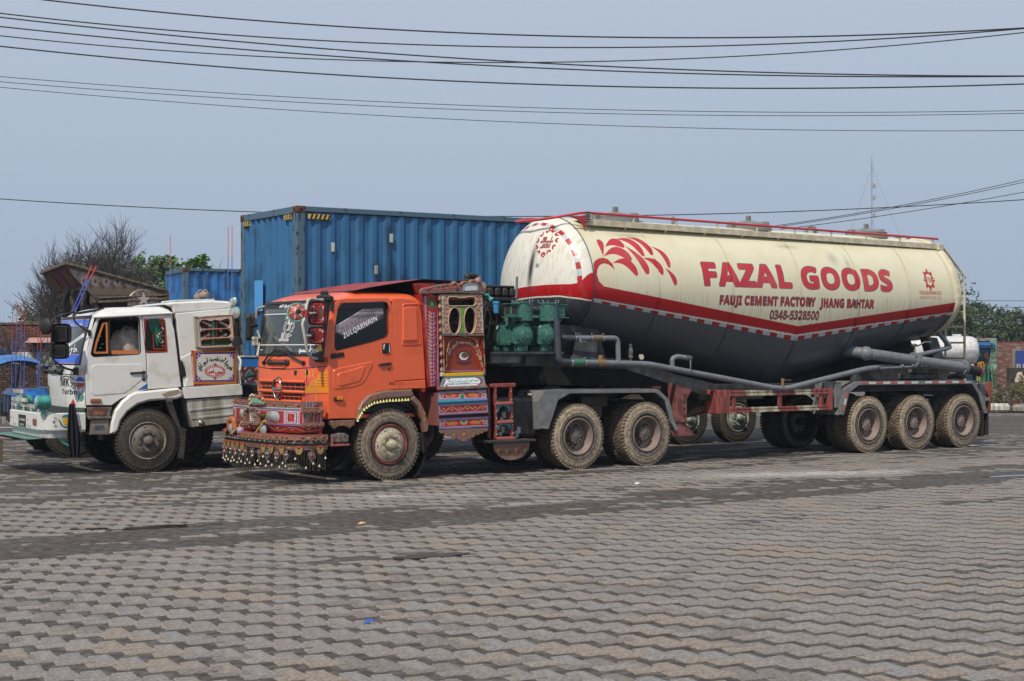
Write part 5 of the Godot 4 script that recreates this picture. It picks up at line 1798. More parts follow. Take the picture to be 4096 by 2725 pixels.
	for q in [[-1.392,0.86,-1.446,0.818,-1.473,0.776,-1.564,0.748,-1.712,0.677], [-.633,0.904,-.711,0.886,-.728,0.846,-.849,0.778,-.989,0.676]]:
		var pts := []
		for k in range(0, 10, 2): pts.append(V(-1.73, q[k + 1], q[k]))
		mb.tube(arc_pts(pts, .04), .017, 8)
		mb.cut()
	obj("scroll_rod", mb, mat(S(.5, .36, .08), .5), o)
	# number plate in a studded frame
	mb = MB.new()
	mb.xf = Transform3D(Basis(Vector3.UP, -PI / 2), V(-1.74, 0, 0))
	mb.prism(pv([-1.332,0.807,-1.306,1.017,-1.252,1.074,-1.091,1.095,-.932,1.092,-.862,1.063,-.818,1.017,-.809,0.831,-.949,0.818,-1.073,0.833,-1.198,0.808]), -.03, .02, .01, [pv([-1.212,0.883,-1.212,1.032,-1.171,1.051,-.95,1.058,-.923,1.041,-.923,0.89])])
	obj("plate_frame", mb, art(tin_art(128, 128, 0), .45), o)
	mb = MB.new()
	for q in [[-1.218,1.036], [-1.226,0.98], [-.846,1.052], [-.802,1.002], [-1.226,0.844], [-1.066,0.854], [-.959,0.858], [-.784,0.861], [-1.137,1.071], [-.925,1.081]]: dome(mb, V(-1.76, q[1], q[0]), Vector3.LEFT, .022)
	obj("frame_studs", mb, M.stud, o).set_meta("kind", "stuff")
	mb = MB.new()
	mb.bb(V(-1.715, [-1.167,0.869][1], [-1.167,0.869][0]), V(-1.705, [-1.167,1.061][1], [-.849,0.881][0]), .003)
	var pl := obj("number_plate", mb, M.plasterwhite, o)
	mb = MB.new()
	var pz := [-1.131,0.894]
	letters3(mb, "1994", func(a, b): return V(-1.718, pz[1] + b, pz[0] + a), .2, .1)
	letters3(mb, "GLT", func(a, b): return V(-1.718, pz[1] + .125 + b, pz[0] + .02 + a), .12, .035)
	obj("plate_number", mb, M.black, pl)
	# whip rods with coloured sleeves
	for k in 4:
		mb = MB.new()
		var bx: Array = [[0.197,1.145], [0.291,1.148], [0.378,1.156], [0.379,1.167]][k]
		var tp: Array = [[0.151,1.754], [0.272,1.763], [0.375,1.764], [0.376,1.591]][k]
		var xx := -1.5 if k < 3 else -1.45
		var a: Vector3 = V(xx, bx[1] - .04, bx[0])
		var b := V(xx, tp[1], tp[0])
		var cs := [Color(.1, .3, .5), Color(.55, .1, .22), Color(.2, .45, .08), Color(.62, .16, .3), Color(.75, .55, .03), Color(.2, .03, .25)]
		for j in 6:
			mb.col = cs[(j if k != 3 else [5, 2, 3, 3, 4, 5][j])]
			mb.tube([a.lerp(b, j / 6.0), a.lerp(b, (j + 1) / 6.0)], .0048, 6)
		obj("whip_rod", mb, mat(Color(1, 1, 1), .5), o)
func rear_gear(t: Node3D) -> void:
	var mb := MB.new()
	# front wheel arch
	mb.prism(pv([-.573,0.918,-.55,1.065,-.48,1.179,-.363,1.268,-.197,1.312,-.038,1.335,0.373,1.341,0.41,1.251,0.356,1.225,0.027,1.214,-.164,1.202,-.306,1.168,-.424,1.099,-.503,0.993,-.529,0.909]), -.1, .02, .02)
	obj("arch_trim", mb, art(tin_art(320, 120, 1), .5), t)
	mb = MB.new()
	mb.prism(pv([0.341,1.211,0.41,1.245,0.527,1.134,0.606,0.987,0.661,0.798,0.651,0.704,0.597,0.696,0.557,0.863,0.468,1.073,0.349,1.179]), -.08, .03, .015)
	obj("rear_arch_trim", mb, art(tin_art(96, 200, 0), .5), t)
	mb = MB.new()
	mb.lathe([Vector2(.66, -.42), Vector2(.66, -.02)], Transform3D(MB.along(Vector3.BACK), V(0, .5, 0)), 24, [], -.5, PI + .3)
	mb.bb(V(-.7, .5, -.75), V(.75, 1.2, -.44))
	mb.xf = Transform3D(Basis(), V(0, 0, -1.95))
	mb.lathe([Vector2(.66, -.42), Vector2(.66, -.0)], Transform3D(MB.along(Vector3.BACK), V(0, .5, 0)), 24, [], -.5, PI + .3)
	obj("wheel_housing", mb, M.black, t)
	mb = MB.new()
	var path := [-.572,0.899,-.549,0.943,-.526,0.974,-.502,1.006,-.465,1.054,-.423,1.083,-.38,1.107,-.338,1.128,-.291,1.148,-.239,1.155,-.187,1.164,-.135,1.169,-.08,1.174,-.025,1.179,0.028,1.178,0.081,1.179,0.134,1.18,0.189,1.183,0.245,1.184,0.293,1.185]
	for k in range(0, path.size(), 2):
		mb.lathe([Vector2(.003, .03), Vector2(.01, .02), Vector2(.022, -.012), Vector2(0, -.014)], Transform3D(Basis(), V(path[k], path[k + 1], .03)), 8)
	obj("arch_tassels", mb, mat(S(.6, .56, .22), .6), t).set_meta("kind", "stuff")
	mb = MB.new()
	mb.bb(V(0.554,0.403, -.3), V(0.683,0.67, -.05), .01)
	mb.tube([V(0.589,0.683, -.05), V(0.619,0.38, -.05)], .02, 6)
	obj("mud_flap", mb, M.dark, t)
	# steps below the door
	mb = MB.new()
	mb.prism(pv([-1.012,0.904,-.579,0.909,-.586,0.832,-.633,0.813,-.667,0.784,-.702,0.811,-.783,0.828,-.875,0.82,-.916,0.781,-.955,0.803,-.971,0.833,-1.007,0.848]), -.08, -.03, .008)
	obj("sill_trim", mb, art(tin_art(160, 56, 0), .5), t)
	mb = MB.new()
	mb.bb(V(-.978,0.532, -.38), V(-.674,0.567, -.02), .008)
	mb.bb(V(-.978,0.532, -.06), V(-.951,0.701, -.03), .006)
	mb.bb(V(-1.03, .6, -.4), V(-.96, .92, -.34), .005)
	obj("step", mb, mat(S(.32, .1, .07), .6), t)
	mb = MB.new()
	mb.prism(pv([-.966,0.592,-.966,0.703,-.829,0.728,-.737,0.719,-.686,0.684,-.686,0.589]), -.1, -.03, .01)
	obj("step_side", mb, M.tin, t)
	# fuel tank with cap and lock
	mb = MB.new()
	mb.bb(V(2.007,0.547, -.75), V(2.824,1.177, -.12), .06)
	mb.bb(V(1.904,0.53, -.6), V(2.005,1.203, -.2), .05)
	var tank := obj("fuel_tank", mb, mat(S(.02, .02, .021), .4, 0, noise_tex("tankmud", 512, .02, Color(1, 1, 1), Color(.55, .55, .55), 5, 3, Vector2(1, 3), .3, .8), 1.0), t)
	mb = MB.new()
	for q in [[2.111,0.666], [2.423,0.647], [2.38,0.583], [2.132,0.892]]:
		for k in 5: mb.disc(V(q[0] + .03 * sin(k * 2.1), q[1] + .05 * cos(k * 1.7), -.1195), Vector3.BACK, .02 + .008 * (k % 3), .003, 7)
	obj("mud_splash", mb, mat(S(.42, .39, .33), .95), tank).set_meta("kind", "stuff")
	mb = MB.new()
	mb.disc(V(2.756,1.227, -.3), Vector3.UP, .06, .07, 18, .01)
	obj("filler_cap", mb, M.blackplastic, tank)
	mb = MB.new()
	mb.bb(V(2.707,1.199, -.24), V(2.769,1.238, -.2), .008)
	var lk := V(2.752,1.238, -.22)
	mb.tube([lk + V(.02, 0, 0), lk + V(.02, .03, 0), lk + V(0, .045, 0), lk + V(-.02, .03, 0)], .006, 6)
	obj("padlock", mb, mat(S(.55, .52, .42), .4, .3), tank)
	# painted ladder against the tank
	var l := node("ladder", t)
	mb = MB.new()
	mb.bar(V(1.891,1.374, .0), V(1.912,0.547, .0), .05, .04, .006)
	mb.bar(V(2.187,1.379, .0), V(2.213,0.537, .0), .05, .04, .006)
	mb.bar(V(1.785,1.376, .0), V(2.275,1.382, .0), .06, .06, .01)
	mb.bar(V(1.87,1.375, -.15), V(1.891,0.548, -.15), .03, .05, .006)
	obj("ladder_rail", mb, mat(S(.34, .07, .05), .55, 0, noise_tex("chipped", 256, .04, Color(.4, .42, .4), Color(1, 1, 1), 4, 3, Vector2(1, 1), .2, .5), 3), l)
	for q in [[1.912,1.097,2.189,1.103], [1.912,0.807,2.2,0.817], [1.912,0.556,2.221,0.554]]:
		mb = MB.new()
		mb.bar(V(q[0], q[1], -.0), V(q[2], q[3], -.0), .16, .045, .008)
		obj("rung", mb, mat(S(.34, .1, .08), .55), l)
	for q in [[1.935,1.075,2.187,1.078,2.178,0.956,2.157,0.979,2.13,1.027,2.104,1.045,2.072,1.055,2.042,1.062,2.024,1.047,1.981,1.03,1.96,0.988,1.944,0.945], [1.942,0.78,2.189,0.784,2.189,0.686,2.162,0.713,2.146,0.74,2.114,0.754,2.066,0.772,2.04,0.76,1.992,0.744,1.974,0.697,1.944,0.668]]:
		mb = MB.new()
		mb.prism(pv(q), -.012, .008, .003)
		obj("arch_plate", mb, mat(S(.06, .3, .38), .5), l)
	mb = MB.new()
	for k in 6:
		dome(mb, V(2.182,1.279, .03) + V(.008 * k, -.13 * k, 0), Vector3.BACK, .012)
		dome(mb, V(1.903,1.102, .03) + V(.003 * k, -.12 * k, 0), Vector3.BACK, .012)
	obj("ladder_studs", mb, M.plasterwhite, l).set_meta("kind", "stuff")
	mb = MB.new()
	mb.bar(V(1.68,0.516, -.0), V(2.574,0.515, -.0), .32, .035, .006)
	obj("foot_board", mb, mat(S(.05, .045, .04), .7, 0, tx.get("chipped"), 2), l)
	mb = MB.new()
	mb.prism(_round_apron([1.816,0.499], [2.512,0.495], .29, 11), .06, .075, .004)
	var ap := obj("apron", mb, art(tin_art(200, 80, 1), .5), l)
	mb = MB.new()
	for q in [[1.988,0.358], [2.142,0.339], [2.307,0.364], [2.368,0.396], [2.417,0.422]]:
		dome(mb, V(q[0], q[1], .076), Vector3.BACK, .024)
		mb.cut()
	obj("stud", mb, M.studred, ap)
	# grey fenders over the drive wheels
	for side in 2:
		mb = MB.new()
		if side == 1: mb.xf = Transform3D(Basis.from_scale(V(1, 1, -1)), V(0, 0, -2.36))
		var f := [2.726,0.685,2.707,1.112,2.83,1.281,3.331,1.296,5.209,1.277,5.455,1.1,5.579,0.729,5.673,0.586]
		var n := f.size() / 2
		var inn := [2.918,0.668,3.107,1.127,3.345,1.229,5.163,1.212,5.369,1.072,5.501,0.707,5.61,0.552]
		var outp: Array[Vector2] = []
		for k in range(0, f.size(), 2): outp.append(Vector2(f[k], f[k + 1]))
		for k in n - 1:
			mb.quad(V(outp[k].x, outp[k].y, -.62), V(outp[k].x, outp[k].y, .03), V(outp[k + 1].x, outp[k + 1].y, .03), V(outp[k + 1].x, outp[k + 1].y, -.62))
			mb.quad(V(outp[k].x, outp[k].y - .012, -.62), V(outp[k].x, outp[k].y - .012, .03), V(outp[k + 1].x, outp[k + 1].y - .012, .03), V(outp[k + 1].x, outp[k + 1].y - .012, -.62))
		var lip := PackedVector2Array()
		for k in range(0, f.size(), 2): lip.append(Vector2(f[k], f[k + 1]))
		for k in range(inn.size() - 2, -1, -2): lip.append(Vector2(inn[k], inn[k + 1]))
		mb.prism(lip, .005, .032, .008)
		obj("rear_fender", mb, M.fender, t)
	# plates between the wheels, coupling
	mb = MB.new()
	mb.bb(V(4.0, .98, -.6), V(4.55, 1.16, -.5), .01)
	mb.bb(V(4.15, .8, -.55), V(4.4, 1.0, -.45), .01)
	for k in 4: mb.disc(V(4.2 + .05 * k, .93, -.445), Vector3.BACK, .014, .02, 8)
	obj("spring_hanger", mb, mat(S(.1, .075, .06), .8), t)
	mb = MB.new()
	mb.bb(V(3.7, 1.09, -1.6), V(4.9, 1.17, -.75), .03)
	mb.disc(V(4.25, 1.2, -1.17), Vector3.UP, .5, .06, 24, .01)
	mb.tube([V(3.35, 1.25, -.8), V(3.5, 1.32, -.75), V(3.75, 1.3, -.78), V(3.9, 1.2, -.8)], .02, 6)
	mb.tube([V(3.3, 1.1, -.6), V(3.4, 1.24, -.6), V(3.55, 1.24, -.6), V(3.65, 1.1, -.6), V(3.8, 1.24, -.6), V(3.95, 1.24, -.6), V(4.05, 1.1, -.6)], .02, 6)
	obj("fifth_wheel", mb, mat(S(.06, .05, .045), .7), t)
	mb = MB.new()
	for k in 4:
		var x := 2.0 + k * .15
		mb.tube(arc_pts([V(1.7, 1.5 - k * .05, -1.0 - k * .1), V(1.9, 1.15, -1.0), V(2.5 + x * .2, 1.3, -1.1), V(3.0, 1.55, -1.1 - k * .08)], .15), .015, 6)
		mb.cut()
	obj("air_hoses", mb, M.black, t)
func _round_apron(a: Array, b: Array, deep: float, n: int) -> PackedVector2Array:
	var p := PackedVector2Array()
	p.append(Vector2(b[0], b[1])); p.append(Vector2(a[0], a[1]))
	var m := n * 5
	for i in m + 1:
		var k := float(i) / m
		var s := 2.0 * k - 1.0
		p.append(Vector2(lerpf(a[0], b[0], k), lerpf(a[1], b[1], k) - .03 - (deep - .05) * sqrt(maxf(0.0, 1.0 - s * s)) - .02 * absf(sin(PI * n * k))))
	return p
# ---------------------------------------------------------------- cement tank trailer
const YC := 2.95
const ZC := -1.2
const R0 := 1.22
func lowb(x: float) -> float:
	return lerpf(.8, 1.72, clampf((x - 3.85) / 4.77, 0, 1)) if x < 8.62 else lerpf(1.72, .8, clampf((x - 8.62) / 4.43, 0, 1))
func sec(x: float, a: float, k := 1.0, off := 0.0) -> Vector3:   # a from 90 (top) over 0 (near side) to -90 (bottom)
	var b := R0 if a > 0 else lowb(x)
	return V(x, YC + (b * k + off) * sin(a), ZC + (R0 * k + off) * cos(a))
func tpx(x: float, y: float) -> Vector2:   # metres on the tank's side to pixels of its paint
	var b := R0 if y > YC else lowb(x)
	return Vector2((x - 3.85) / 9.2 * 2048.0, (90.0 - rad_to_deg(asin(clampf((y - YC) / b, -1, 1)))) / 180.0 * 640.0)
func xpoly(a: Array) -> PackedVector2Array:
	var p := PackedVector2Array()
	for i in range(0, a.size(), 2): p.append(tpx(a[i], a[i + 1]))
	return p
const CREAM := Color(.868, .845, .735)
const TRED := Color(.66, .045, .07)
const TDARK := Color(.29, .31, .34)
func lut3(x: float, a: float, b: float, c: float) -> float:
	return lerpf(a, b, clampf((x - 3.85) / 4.77, 0, 1)) if x < 8.62 else lerpf(b, c, clampf((x - 8.62) / 4.28, 0, 1.1))
func tank_paint() -> Pic:
	var p := Pic.new(2048, 640, CREAM)
	var f := FastNoiseLite.new()
	f.frequency = .02; f.fractal_octaves = 4
	for tx_ in 2048:
		var x := 3.85 + 9.2 * tx_ / 2048.0
		var yr := tpx(x, lut3(x, 2.99, 2.35, 2.85)).y
		var yw := tpx(x, lut3(x, 2.75, 2.165, 2.645)).y
		p.rc(tx_, yr, 1, yw - yr, TRED)
		p.rc(tx_, yw - 5, 1, 5, Color(.86, .85, .82))
		var s := int(floor((x - 3.7) / .178)) % 2
		p.rc(tx_, yw, 1, 640 - yw, TDARK)
		if x > 3.75: p.rc(tx_, yw, 1, 10, Color(.62, .07, .08) if s == 0 else Color(.72, .74, .75))
	# wave and spray
	p.poly(xpoly([3.821,2.817,3.881,3.332,3.932,3.382,4.018,3.423,4.11,3.44,4.206,3.42,4.283,3.348,4.315,3.237,4.263,3.29,4.199,3.33,4.11,3.347,4.014,3.317,3.949,3.245,3.919,3.156,3.956,3.043,4.075,2.951,4.236,2.91,4.575,2.86,4.579,2.828]), TRED)
	var d := Color(.74, .13, .17)
	for q in [[4.13,3.46,4.184,3.712, 29.0, 0.0], [4.247,3.627,4.642,3.678, 34.0, 26.0], [4.564,3.777,5.004,3.531, 34.0, 46.0], [4.837,3.818,5.197,3.558, 30.0, 40.0], [5.26,3.679,5.515,3.36, 27.0, 30.0], [4.136,3.457,4.697,3.447, 36.0, 44.0], [4.68,3.67,5.018,3.24, 33.0, 14.0], [4.983,3.464,5.334,3.235, 30.0, 26.0], [4.292,3.355,4.764,3.199, 33.0, 40.0], [5.424,3.309,5.606,3.068, 23.0, 10.0]]:
		var a: Vector2 = tpx(q[0], q[1])
		var b: Vector2 = tpx(q[2], q[3])
		b += (b - a).normalized() * 10
		p.drop(a, b, q[4], q[5] * .5, d)
	# lettering
	p.warp = func(x: float, y: float) -> Vector2: return tpx(x / 1000.0, -y / 1000.0)
	var grey := Color(.34, .36, .38)
	p.text("FAZAL", 6285, 8395, -3040, 385, d, 5.2, grey, -.02); p.text("FAZAL", 6285, 8395, -3040, 385, d, 3.0, d, -.02)
	p.text("GOODS", 8680, 11085, -3040, 385, d, 5.2, grey, -.02); p.text("GOODS", 8680, 11085, -3040, 385, d, 3.0, d, -.02)
	p.text("FAUJI CEMENT FACTORY", 6640, 8995, -2715, 152, Color(.7, .11, .13), 2.2, grey)
	p.text("JHANG BAHTAR", 9120, 10570, -2705, 152, Color(.7, .11, .13), 2.2, grey)
	p.text("0348-5328500", 7880, 9120, -2478, 145, Color(.7, .11, .13), 2.0, grey, 0, false)
	p.text("FAZAL&MAHMOOD", 11860, 12500, -2990, 75, Color(.6, .12, .12))
	p.text("ENGINEERING SERVICES 0301-5149323", 11870, 12500, -2905, 58, Color(.6, .22, .2), 0, Color.BLACK, 0, false)
	for x in [8.86, 10.05]: p.ell(tpx(x, 2.79).x, tpx(x, 2.79).y, 6, 9, Color(.05, .27, .3))
	var gc := tpx(12.19, 3.285)
	for i in 8: p.poly(PackedVector2Array([gc + Vector2(20, -7).rotated(TAU * i / 8), gc + Vector2(37, -5).rotated(TAU * i / 8), gc + Vector2(37, 5).rotated(TAU * i / 8), gc + Vector2(20, 7).rotated(TAU * i / 8)]), Color(.66, .12, .13))
	p.ell(gc.x, gc.y, 29, 29, Color(.66, .12, .13)); p.ell(gc.x, gc.y, 20, 20, CREAM)
	p.rc(gc.x - 40, gc.y - 3, 16, 3, CREAM); p.rc(gc.x + 24, gc.y - 3, 16, 3, CREAM)
	p.text("FM", 12110, 12275, -3225, 110, Color(.66, .12, .13))
	# dust and runs: they darken and lighten the paint itself
	var n := FastNoiseLite.new()
	n.frequency = .006; n.fractal_octaves = 3; n.seed = 4
	for y in 640:
		for x in 2048:
			var c := p.im.get_pixel(x, y)
			var run := f.get_noise_2d(x * 6.0, y * .25)
			var bl := n.get_noise_2d(x * .9, y * 1.6)
			var k := clampf(.1 + bl * .5 + run * .22, 0, .5) * .5
			if y < 330: c = c.lerp(Color(.8, .72, .52), k * 1.1).lerp(Color(.6, .57, .5), maxf(0, run * .15 - .03) * (1.0 if y > 90 else 2.0))
			else: c = c.lerp(Color(.36, .34, .31), maxf(0.0, run * .9 - .16) * .7 + k * .18)
			p.im.set_pixel(x, y, c)
	for q in [[9.65, 3.62, .22, .2], [10.0, 3.5, .1, .3], [4.9, 3.85, .6, .08], [8.6, 3.8, .5, .07]]:
		var o := tpx(q[0], q[1])
		for y in range(-60, 61):
			for x in range(-130, 131):
				var w := exp(-pow(x / (q[2] * 110.0), 2.0) - pow(y / (q[3] * 110.0), 2.0)) * .3
				var X := int(o.x) + x
				var Y := int(o.y) + y
				if w > .01 and X >= 0 and X < 2048 and Y >= 0 and Y < 640: p.im.set_pixel(X, Y, p.im.get_pixel(X, Y).lerp(Color(.42, .4, .37), w))
	return p
func head_paint() -> Pic:   # seen from the front; x runs from the far side to the near side
	var p := Pic.new(512, 512, Color(.875, .865, .82))
	var hp := func(z: float, y: float) -> Vector2: return Vector2((z + 2.45) / 2.5 * 512.0, (4.2 - y) / 2.1 * 512.0)
	p.rc(0, hp.call(0, 2.805).y, 512, 300, Color(.22, .235, .265))
	var band := PackedVector2Array()
	for q in [[-2.5, 2.86], [-1.2, 2.975], [-.6, 3.0], [-.2, 3.0], [-.08, 3.02], [-.02, 3.15], [.05, 3.3], [.05, 2.7], [-.1, 2.77], [-.4, 2.81], [-1.2, 2.8], [-2.5, 2.72]]: band.append(hp.call(q[0], q[1]))
	p.poly(band, TRED)
	var wl := []
	for q in [[-2.5, 2.7], [-1.2, 2.785], [-.9, 2.8], [-.4, 2.805], [-.1, 2.76], [.05, 2.7]]: wl.append(hp.call(q[0], q[1]))
	p.line(wl, 6, Color(.86, .86, .84))
	for k in 28:
		var a := PI * (k + .2) / 28.0
		var b := PI * (k + 1.2) / 28.0
		var q := []
		for t in [a, b]: q.append(hp.call(-1.2 + 1.11 * cos(t), 3.0 + 1.04 * sin(t)))
		p.line(q, 12, Color(.66, .12, .13) if k % 2 == 0 else Color(.72, .75, .78))
	var c: Vector2 = hp.call(-.79, 3.71)
	for k in 22:
		var a := TAU * k / 22.0
		p.leaf(c.x + 36 * cos(a), c.y + 41 * sin(a), 17, 7, a + 1.2 * (1 if k % 2 else -1), Color(.64, .12, .13))
		p.leaf(c.x + 38 * cos(a), c.y + 44 * sin(a), 12, 5, a + .3, Color(.64, .12, .13))
	for s in [-1, 1]: p.flower(c.x, c.y + s * 53, 11, 6, Color(.64, .12, .13), CREAM)
	p.script("mashaallh", func(a, b): return Vector2(c.x + 27 - a, c.y + 2 - b), 54, 24, 4, Color(.5, .12, .13))
	p.script("laalallh", func(a, b): return Vector2(c.x + 22 - a, c.y + 24 - b), 44, 18, 4, Color(.5, .12, .13))
	var so: Vector2 = hp.call(-1.04, 3.3)
	var f := FastNoiseLite.new()
	f.frequency = .02; f.fractal_octaves = 4
	for y in 512:
		for x in 512:
			var q := p.im.get_pixel(x, y).lerp(Color(.62, .58, .48), clampf(f.get_noise_2d(x * 3.0, y * .6) * .5, 0, .3))
			var d := Vector2((x - so.x - (y - so.y) * -.06) / 10.0, (y - so.y) / 72.0)
			var w := exp(-d.length_squared() * .9) * .9
			var d2 := Vector2(x - so.x - 30, y - so.y + 6).length() / 8.0
			w = maxf(w, exp(-d2 * d2) * .6)
			if w > .02: q = q.lerp(Color(.1, .095, .09), w)
			p.im.set_pixel(x, y, q)
	return p
func tank_strip(mb: MB, x0: float, x1: float, n: int, off: float, far := false, m := 48) -> void:
	for i in n:
		for j in m:
			var p := []
			var q := []
			var t := []
			for e in [[0, 0], [1, 0], [1, 1], [0, 1]]:
				var x := lerpf(x0, x1, float(i + e[0]) / n)
				var a := PI / 2 - PI * float(j + e[1]) / m
				var s := sec(x, a, 1.0, off)
				var b := R0 if a > 0 else lowb(x)
				var nn := V(0, sin(a) / b, cos(a) / R0).normalized()
				if a < -.05: nn = V((sec(x - .05, a).y - sec(x + .05, a).y) / .1 * nn.y * -1.0 * -1.0, nn.y, nn.z).normalized() if absf(x - 8.62) > .06 else nn
				if far: s.z = 2 * ZC - s.z; nn.z = -nn.z
				p.append(s); q.append(nn); t.append(Vector2((x - 3.85) / 9.2 if not far else 1.0 - (x - 3.85) / 9.2, float(j + e[1]) / m))
			for k in ([0, 2, 1, 0, 3, 2] if far else [0, 1, 2, 0, 2, 3]): mb.put(p[k], q[k], t[k])
func trailer() -> void:
	var t := node("tank_trailer", self, TO, deg_to_rad(35.75))
	tag(t, "long cream and grey cement tank semi-trailer with red stripe and big red lettering", "trailer")
	var mb: MB
	var paint := art(tank_paint(), .32)
	paint.clearcoat_enabled = true; paint.clearcoat = .25; paint.clearcoat_roughness = .2
	mb = MB.new()
	tank_strip(mb, 3.85, 8.62, 20, 0); tank_strip(mb, 8.62, 13.05, 20, 0)
	tank_strip(mb, 3.85, 13.05, 20, 0, true, 24)
	var tk := obj("tank", mb, paint, t)
	for x in [5.24, 6.93, 8.62, 10.15, 11.58, 12.84]:
		mb = MB.new()
		tank_strip(mb, x - .016, x + .016, 1, .006); tank_strip(mb, x - .008, x + .008, 1, .012)
		obj("weld_seam", mb, paint, tk)
	# dished front
	mb = MB.new()
	var hm := 14
	for i in hm:
		for j in 64:
			var p := []
			var uv := []
			var nn := []
			for e in [[0, 0], [1, 0], [1, 1], [0, 1]]:
				var r: float = sin(PI / 2 * (i + e[0]) / hm)
				var a: float = TAU * (j + e[1]) / 64.0
				var b := R0 if sin(a) > 0 else .8
				var s := V(3.85 - .52 * sqrt(maxf(0, 1.0 - r * r)), YC + b * r * sin(a), ZC + R0 * r * cos(a))
				p.append(s); uv.append(Vector2((s.z + 2.45) / 2.5, (4.2 - s.y) / 2.1))
				nn.append(V(-sqrt(maxf(0, 1.0 - r * r)) / .52, r * sin(a) / b, r * cos(a) / R0).normalized())
			for k in [0, 2, 1, 0, 3, 2]: mb.put(p[k], nn[k], uv[k])
	obj("front_head", mb, art(head_paint(), .3), t)
	mb = MB.new()
	var ring := []
	for j in 65: ring.append(V(3.85, YC + ((R0 if sin(TAU * j / 64) > 0 else .8) + .004) * sin(TAU * j / 64), ZC + (R0 + .004) * cos(TAU * j / 64)))
	mb.tube(ring, .009, 6)
	obj("head_seam", mb, M.pipedark, t)
	# rear end with its rolled lip
	mb = MB.new()
	var g := []
	for i in 7:
		var r := cos(PI / 2 * i / 6.0)
		var row := []
		for j in 49:
			var a := TAU * j / 48.0
			row.append(V(13.05 + .42 * sin(PI / 2 * i / 6.0), YC + (R0 if sin(a) > 0 else .8) * r * sin(a), ZC + R0 * r * cos(a)))
		g.append(row)
	mb.grid(g)
	obj("rear_head", mb, M.cream, t)
	mb = MB.new()
	g = []
	for q in [[12.93, .0], [12.94, .022], [13.0, .034], [13.06, .03], [13.09, .012], [13.09, -.02]]:
		var row := []
		for j in 65:
			var a := TAU * j / 64.0
			row.append(V(q[0], YC + ((R0 if sin(a) > 0 else lowb(q[0])) + q[1]) * sin(a), ZC + (R0 + q[1]) * cos(a)))
		g.append(row)
	mb.grid(g)
	obj("rear_lip", mb, M.cream, t)
	# walkway on top
	var wy := func(x: float) -> float: return 4.055 - .0079 * (x - 4.07)
	mb = MB.new()
	for s in [-.42, -1.98]:
		mb.bar(V(4.03, wy.call(4.03) - .01, s), V(12.93, wy.call(12.93) - .01, s), .012, .1, .003)
		var zi: float = s - .34 if s > -1 else s + .34
		mb.bar(V(4.03, wy.call(4.03) + .035, (s + zi) / 2), V(12.93, wy.call(12.93) + .035, (s + zi) / 2), .34, .012, .003)
	mb.bb(V(12.9, 3.9, -.46), V(13.06, 4.03, -.38), .01)
	obj("walkway", mb, M.cream, t)
	for i in 10:
		var x := 4.9 + .905 * i
		mb = MB.new()
		mb.xf = Transform3D(Basis(Vector3.UP, -PI / 2), V(x, wy.call(x), 0))
		mb.prism(pv([-.43, -.06, -.85, -.06, -.6, -.26]), -.012, .012)
		obj("walkway_bracket", mb, M.cream, t)
	mb = MB.new()
	var loop := [V(12.93, wy.call(12.93) + .14, -.42), V(3.98, wy.call(3.98) + .145, -.42), V(3.5, 4.1, -.7), V(3.4, 4.08, -1.2), V(3.5, 4.1, -1.7), V(3.98, wy.call(3.98) + .145, -1.98), V(12.93, wy.call(12.93) + .14, -1.98)]
	mb.tube(arc_pts(loop, .12), .022, 10)
	obj("top_rail", mb, mat(S(.48, .04, .05), .4), t)
	for i in 10:
		var x := 4.1 + .965 * i
		mb = MB.new()
		mb.bar(V(x, wy.call(x), -.43), V(x, wy.call(x) + .13, -.425), .03, .03, .004)
		obj("rail_post", mb, M.cream, t)
	mb = MB.new()
	mb.prism(pv([3.687,4.107,3.931,4.146,4.117,4.176,4.122,4.059,4.024,4.035,3.999,3.91,3.967,3.982,3.906,4.05,3.809,4.088]), -.43, -.405, .006)
	obj("corner_gusset", mb, mat(S(.42, .04, .05), .45), t)
	for q in [[4.034,4.118, -.38], [4.057,4.08, -1.98]]:
		mb = MB.new()
		for k in 5: mb.box(V(q[0], q[1] + .09 - k * .036, q[2]), V(.1, .018, .05), Basis(), .006)
		obj("marker_lamp", mb, mat(S(.22, .2, .2), .3), t)
	# filling hatches
	for x in [5.3, 8.5, 11.72]:
		var h := node("hatch", t, V(x, 4.14, -1.2))
		mb = MB.new()
		mb.disc(V(0, .02, 0), Vector3.UP, .42, .08, 28, .01)
		obj("hatch_collar", mb, M.fender, h)
		mb = MB.new()
		mb.lathe([Vector2(.4, .06), Vector2(.41, .1), Vector2(.37, .12), Vector2(.06, .19), Vector2(0, .19)], Transform3D(), 28)
		mb.bb(V(-.05, .17, -.03), V(.05, .28, .03), .01)
		mb.bb(V(-.5, .0, -.06), V(-.36, .15, .06), .015); mb.bb(V(.36, .0, -.06), V(.5, .19, .06), .015)
		mb.bb(V(-.52, .0, -.1), V(-.3, .04, .1), .01); mb.bb(V(.34, .0, -.1), V(.56, .05, .1), .01)
		obj("hatch_lid", mb, M.fender, h)
	mb = MB.new()
	mb.tube([V(6.55, 4.14, -1.1), V(6.55, 4.3, -1.1)], .03, 8); mb.tube([V(9.9, 4.14, -1.1), V(9.95, 4.27, -1.1), V(10.15, 4.26, -1.1), V(10.2, 4.14, -1.1)], .04, 8)
	mb.tube([V(12.3, 4.14, -1.0), V(12.5, 4.2, -.9), V(12.8, 4.14, -1.0)], .02, 6)
	obj("vent_pipe", mb, M.fender, t)
	# rear ladder
	var l := node("ladder", t)
	var lr := [[-.5, -.02], [-.98, 0.0]]
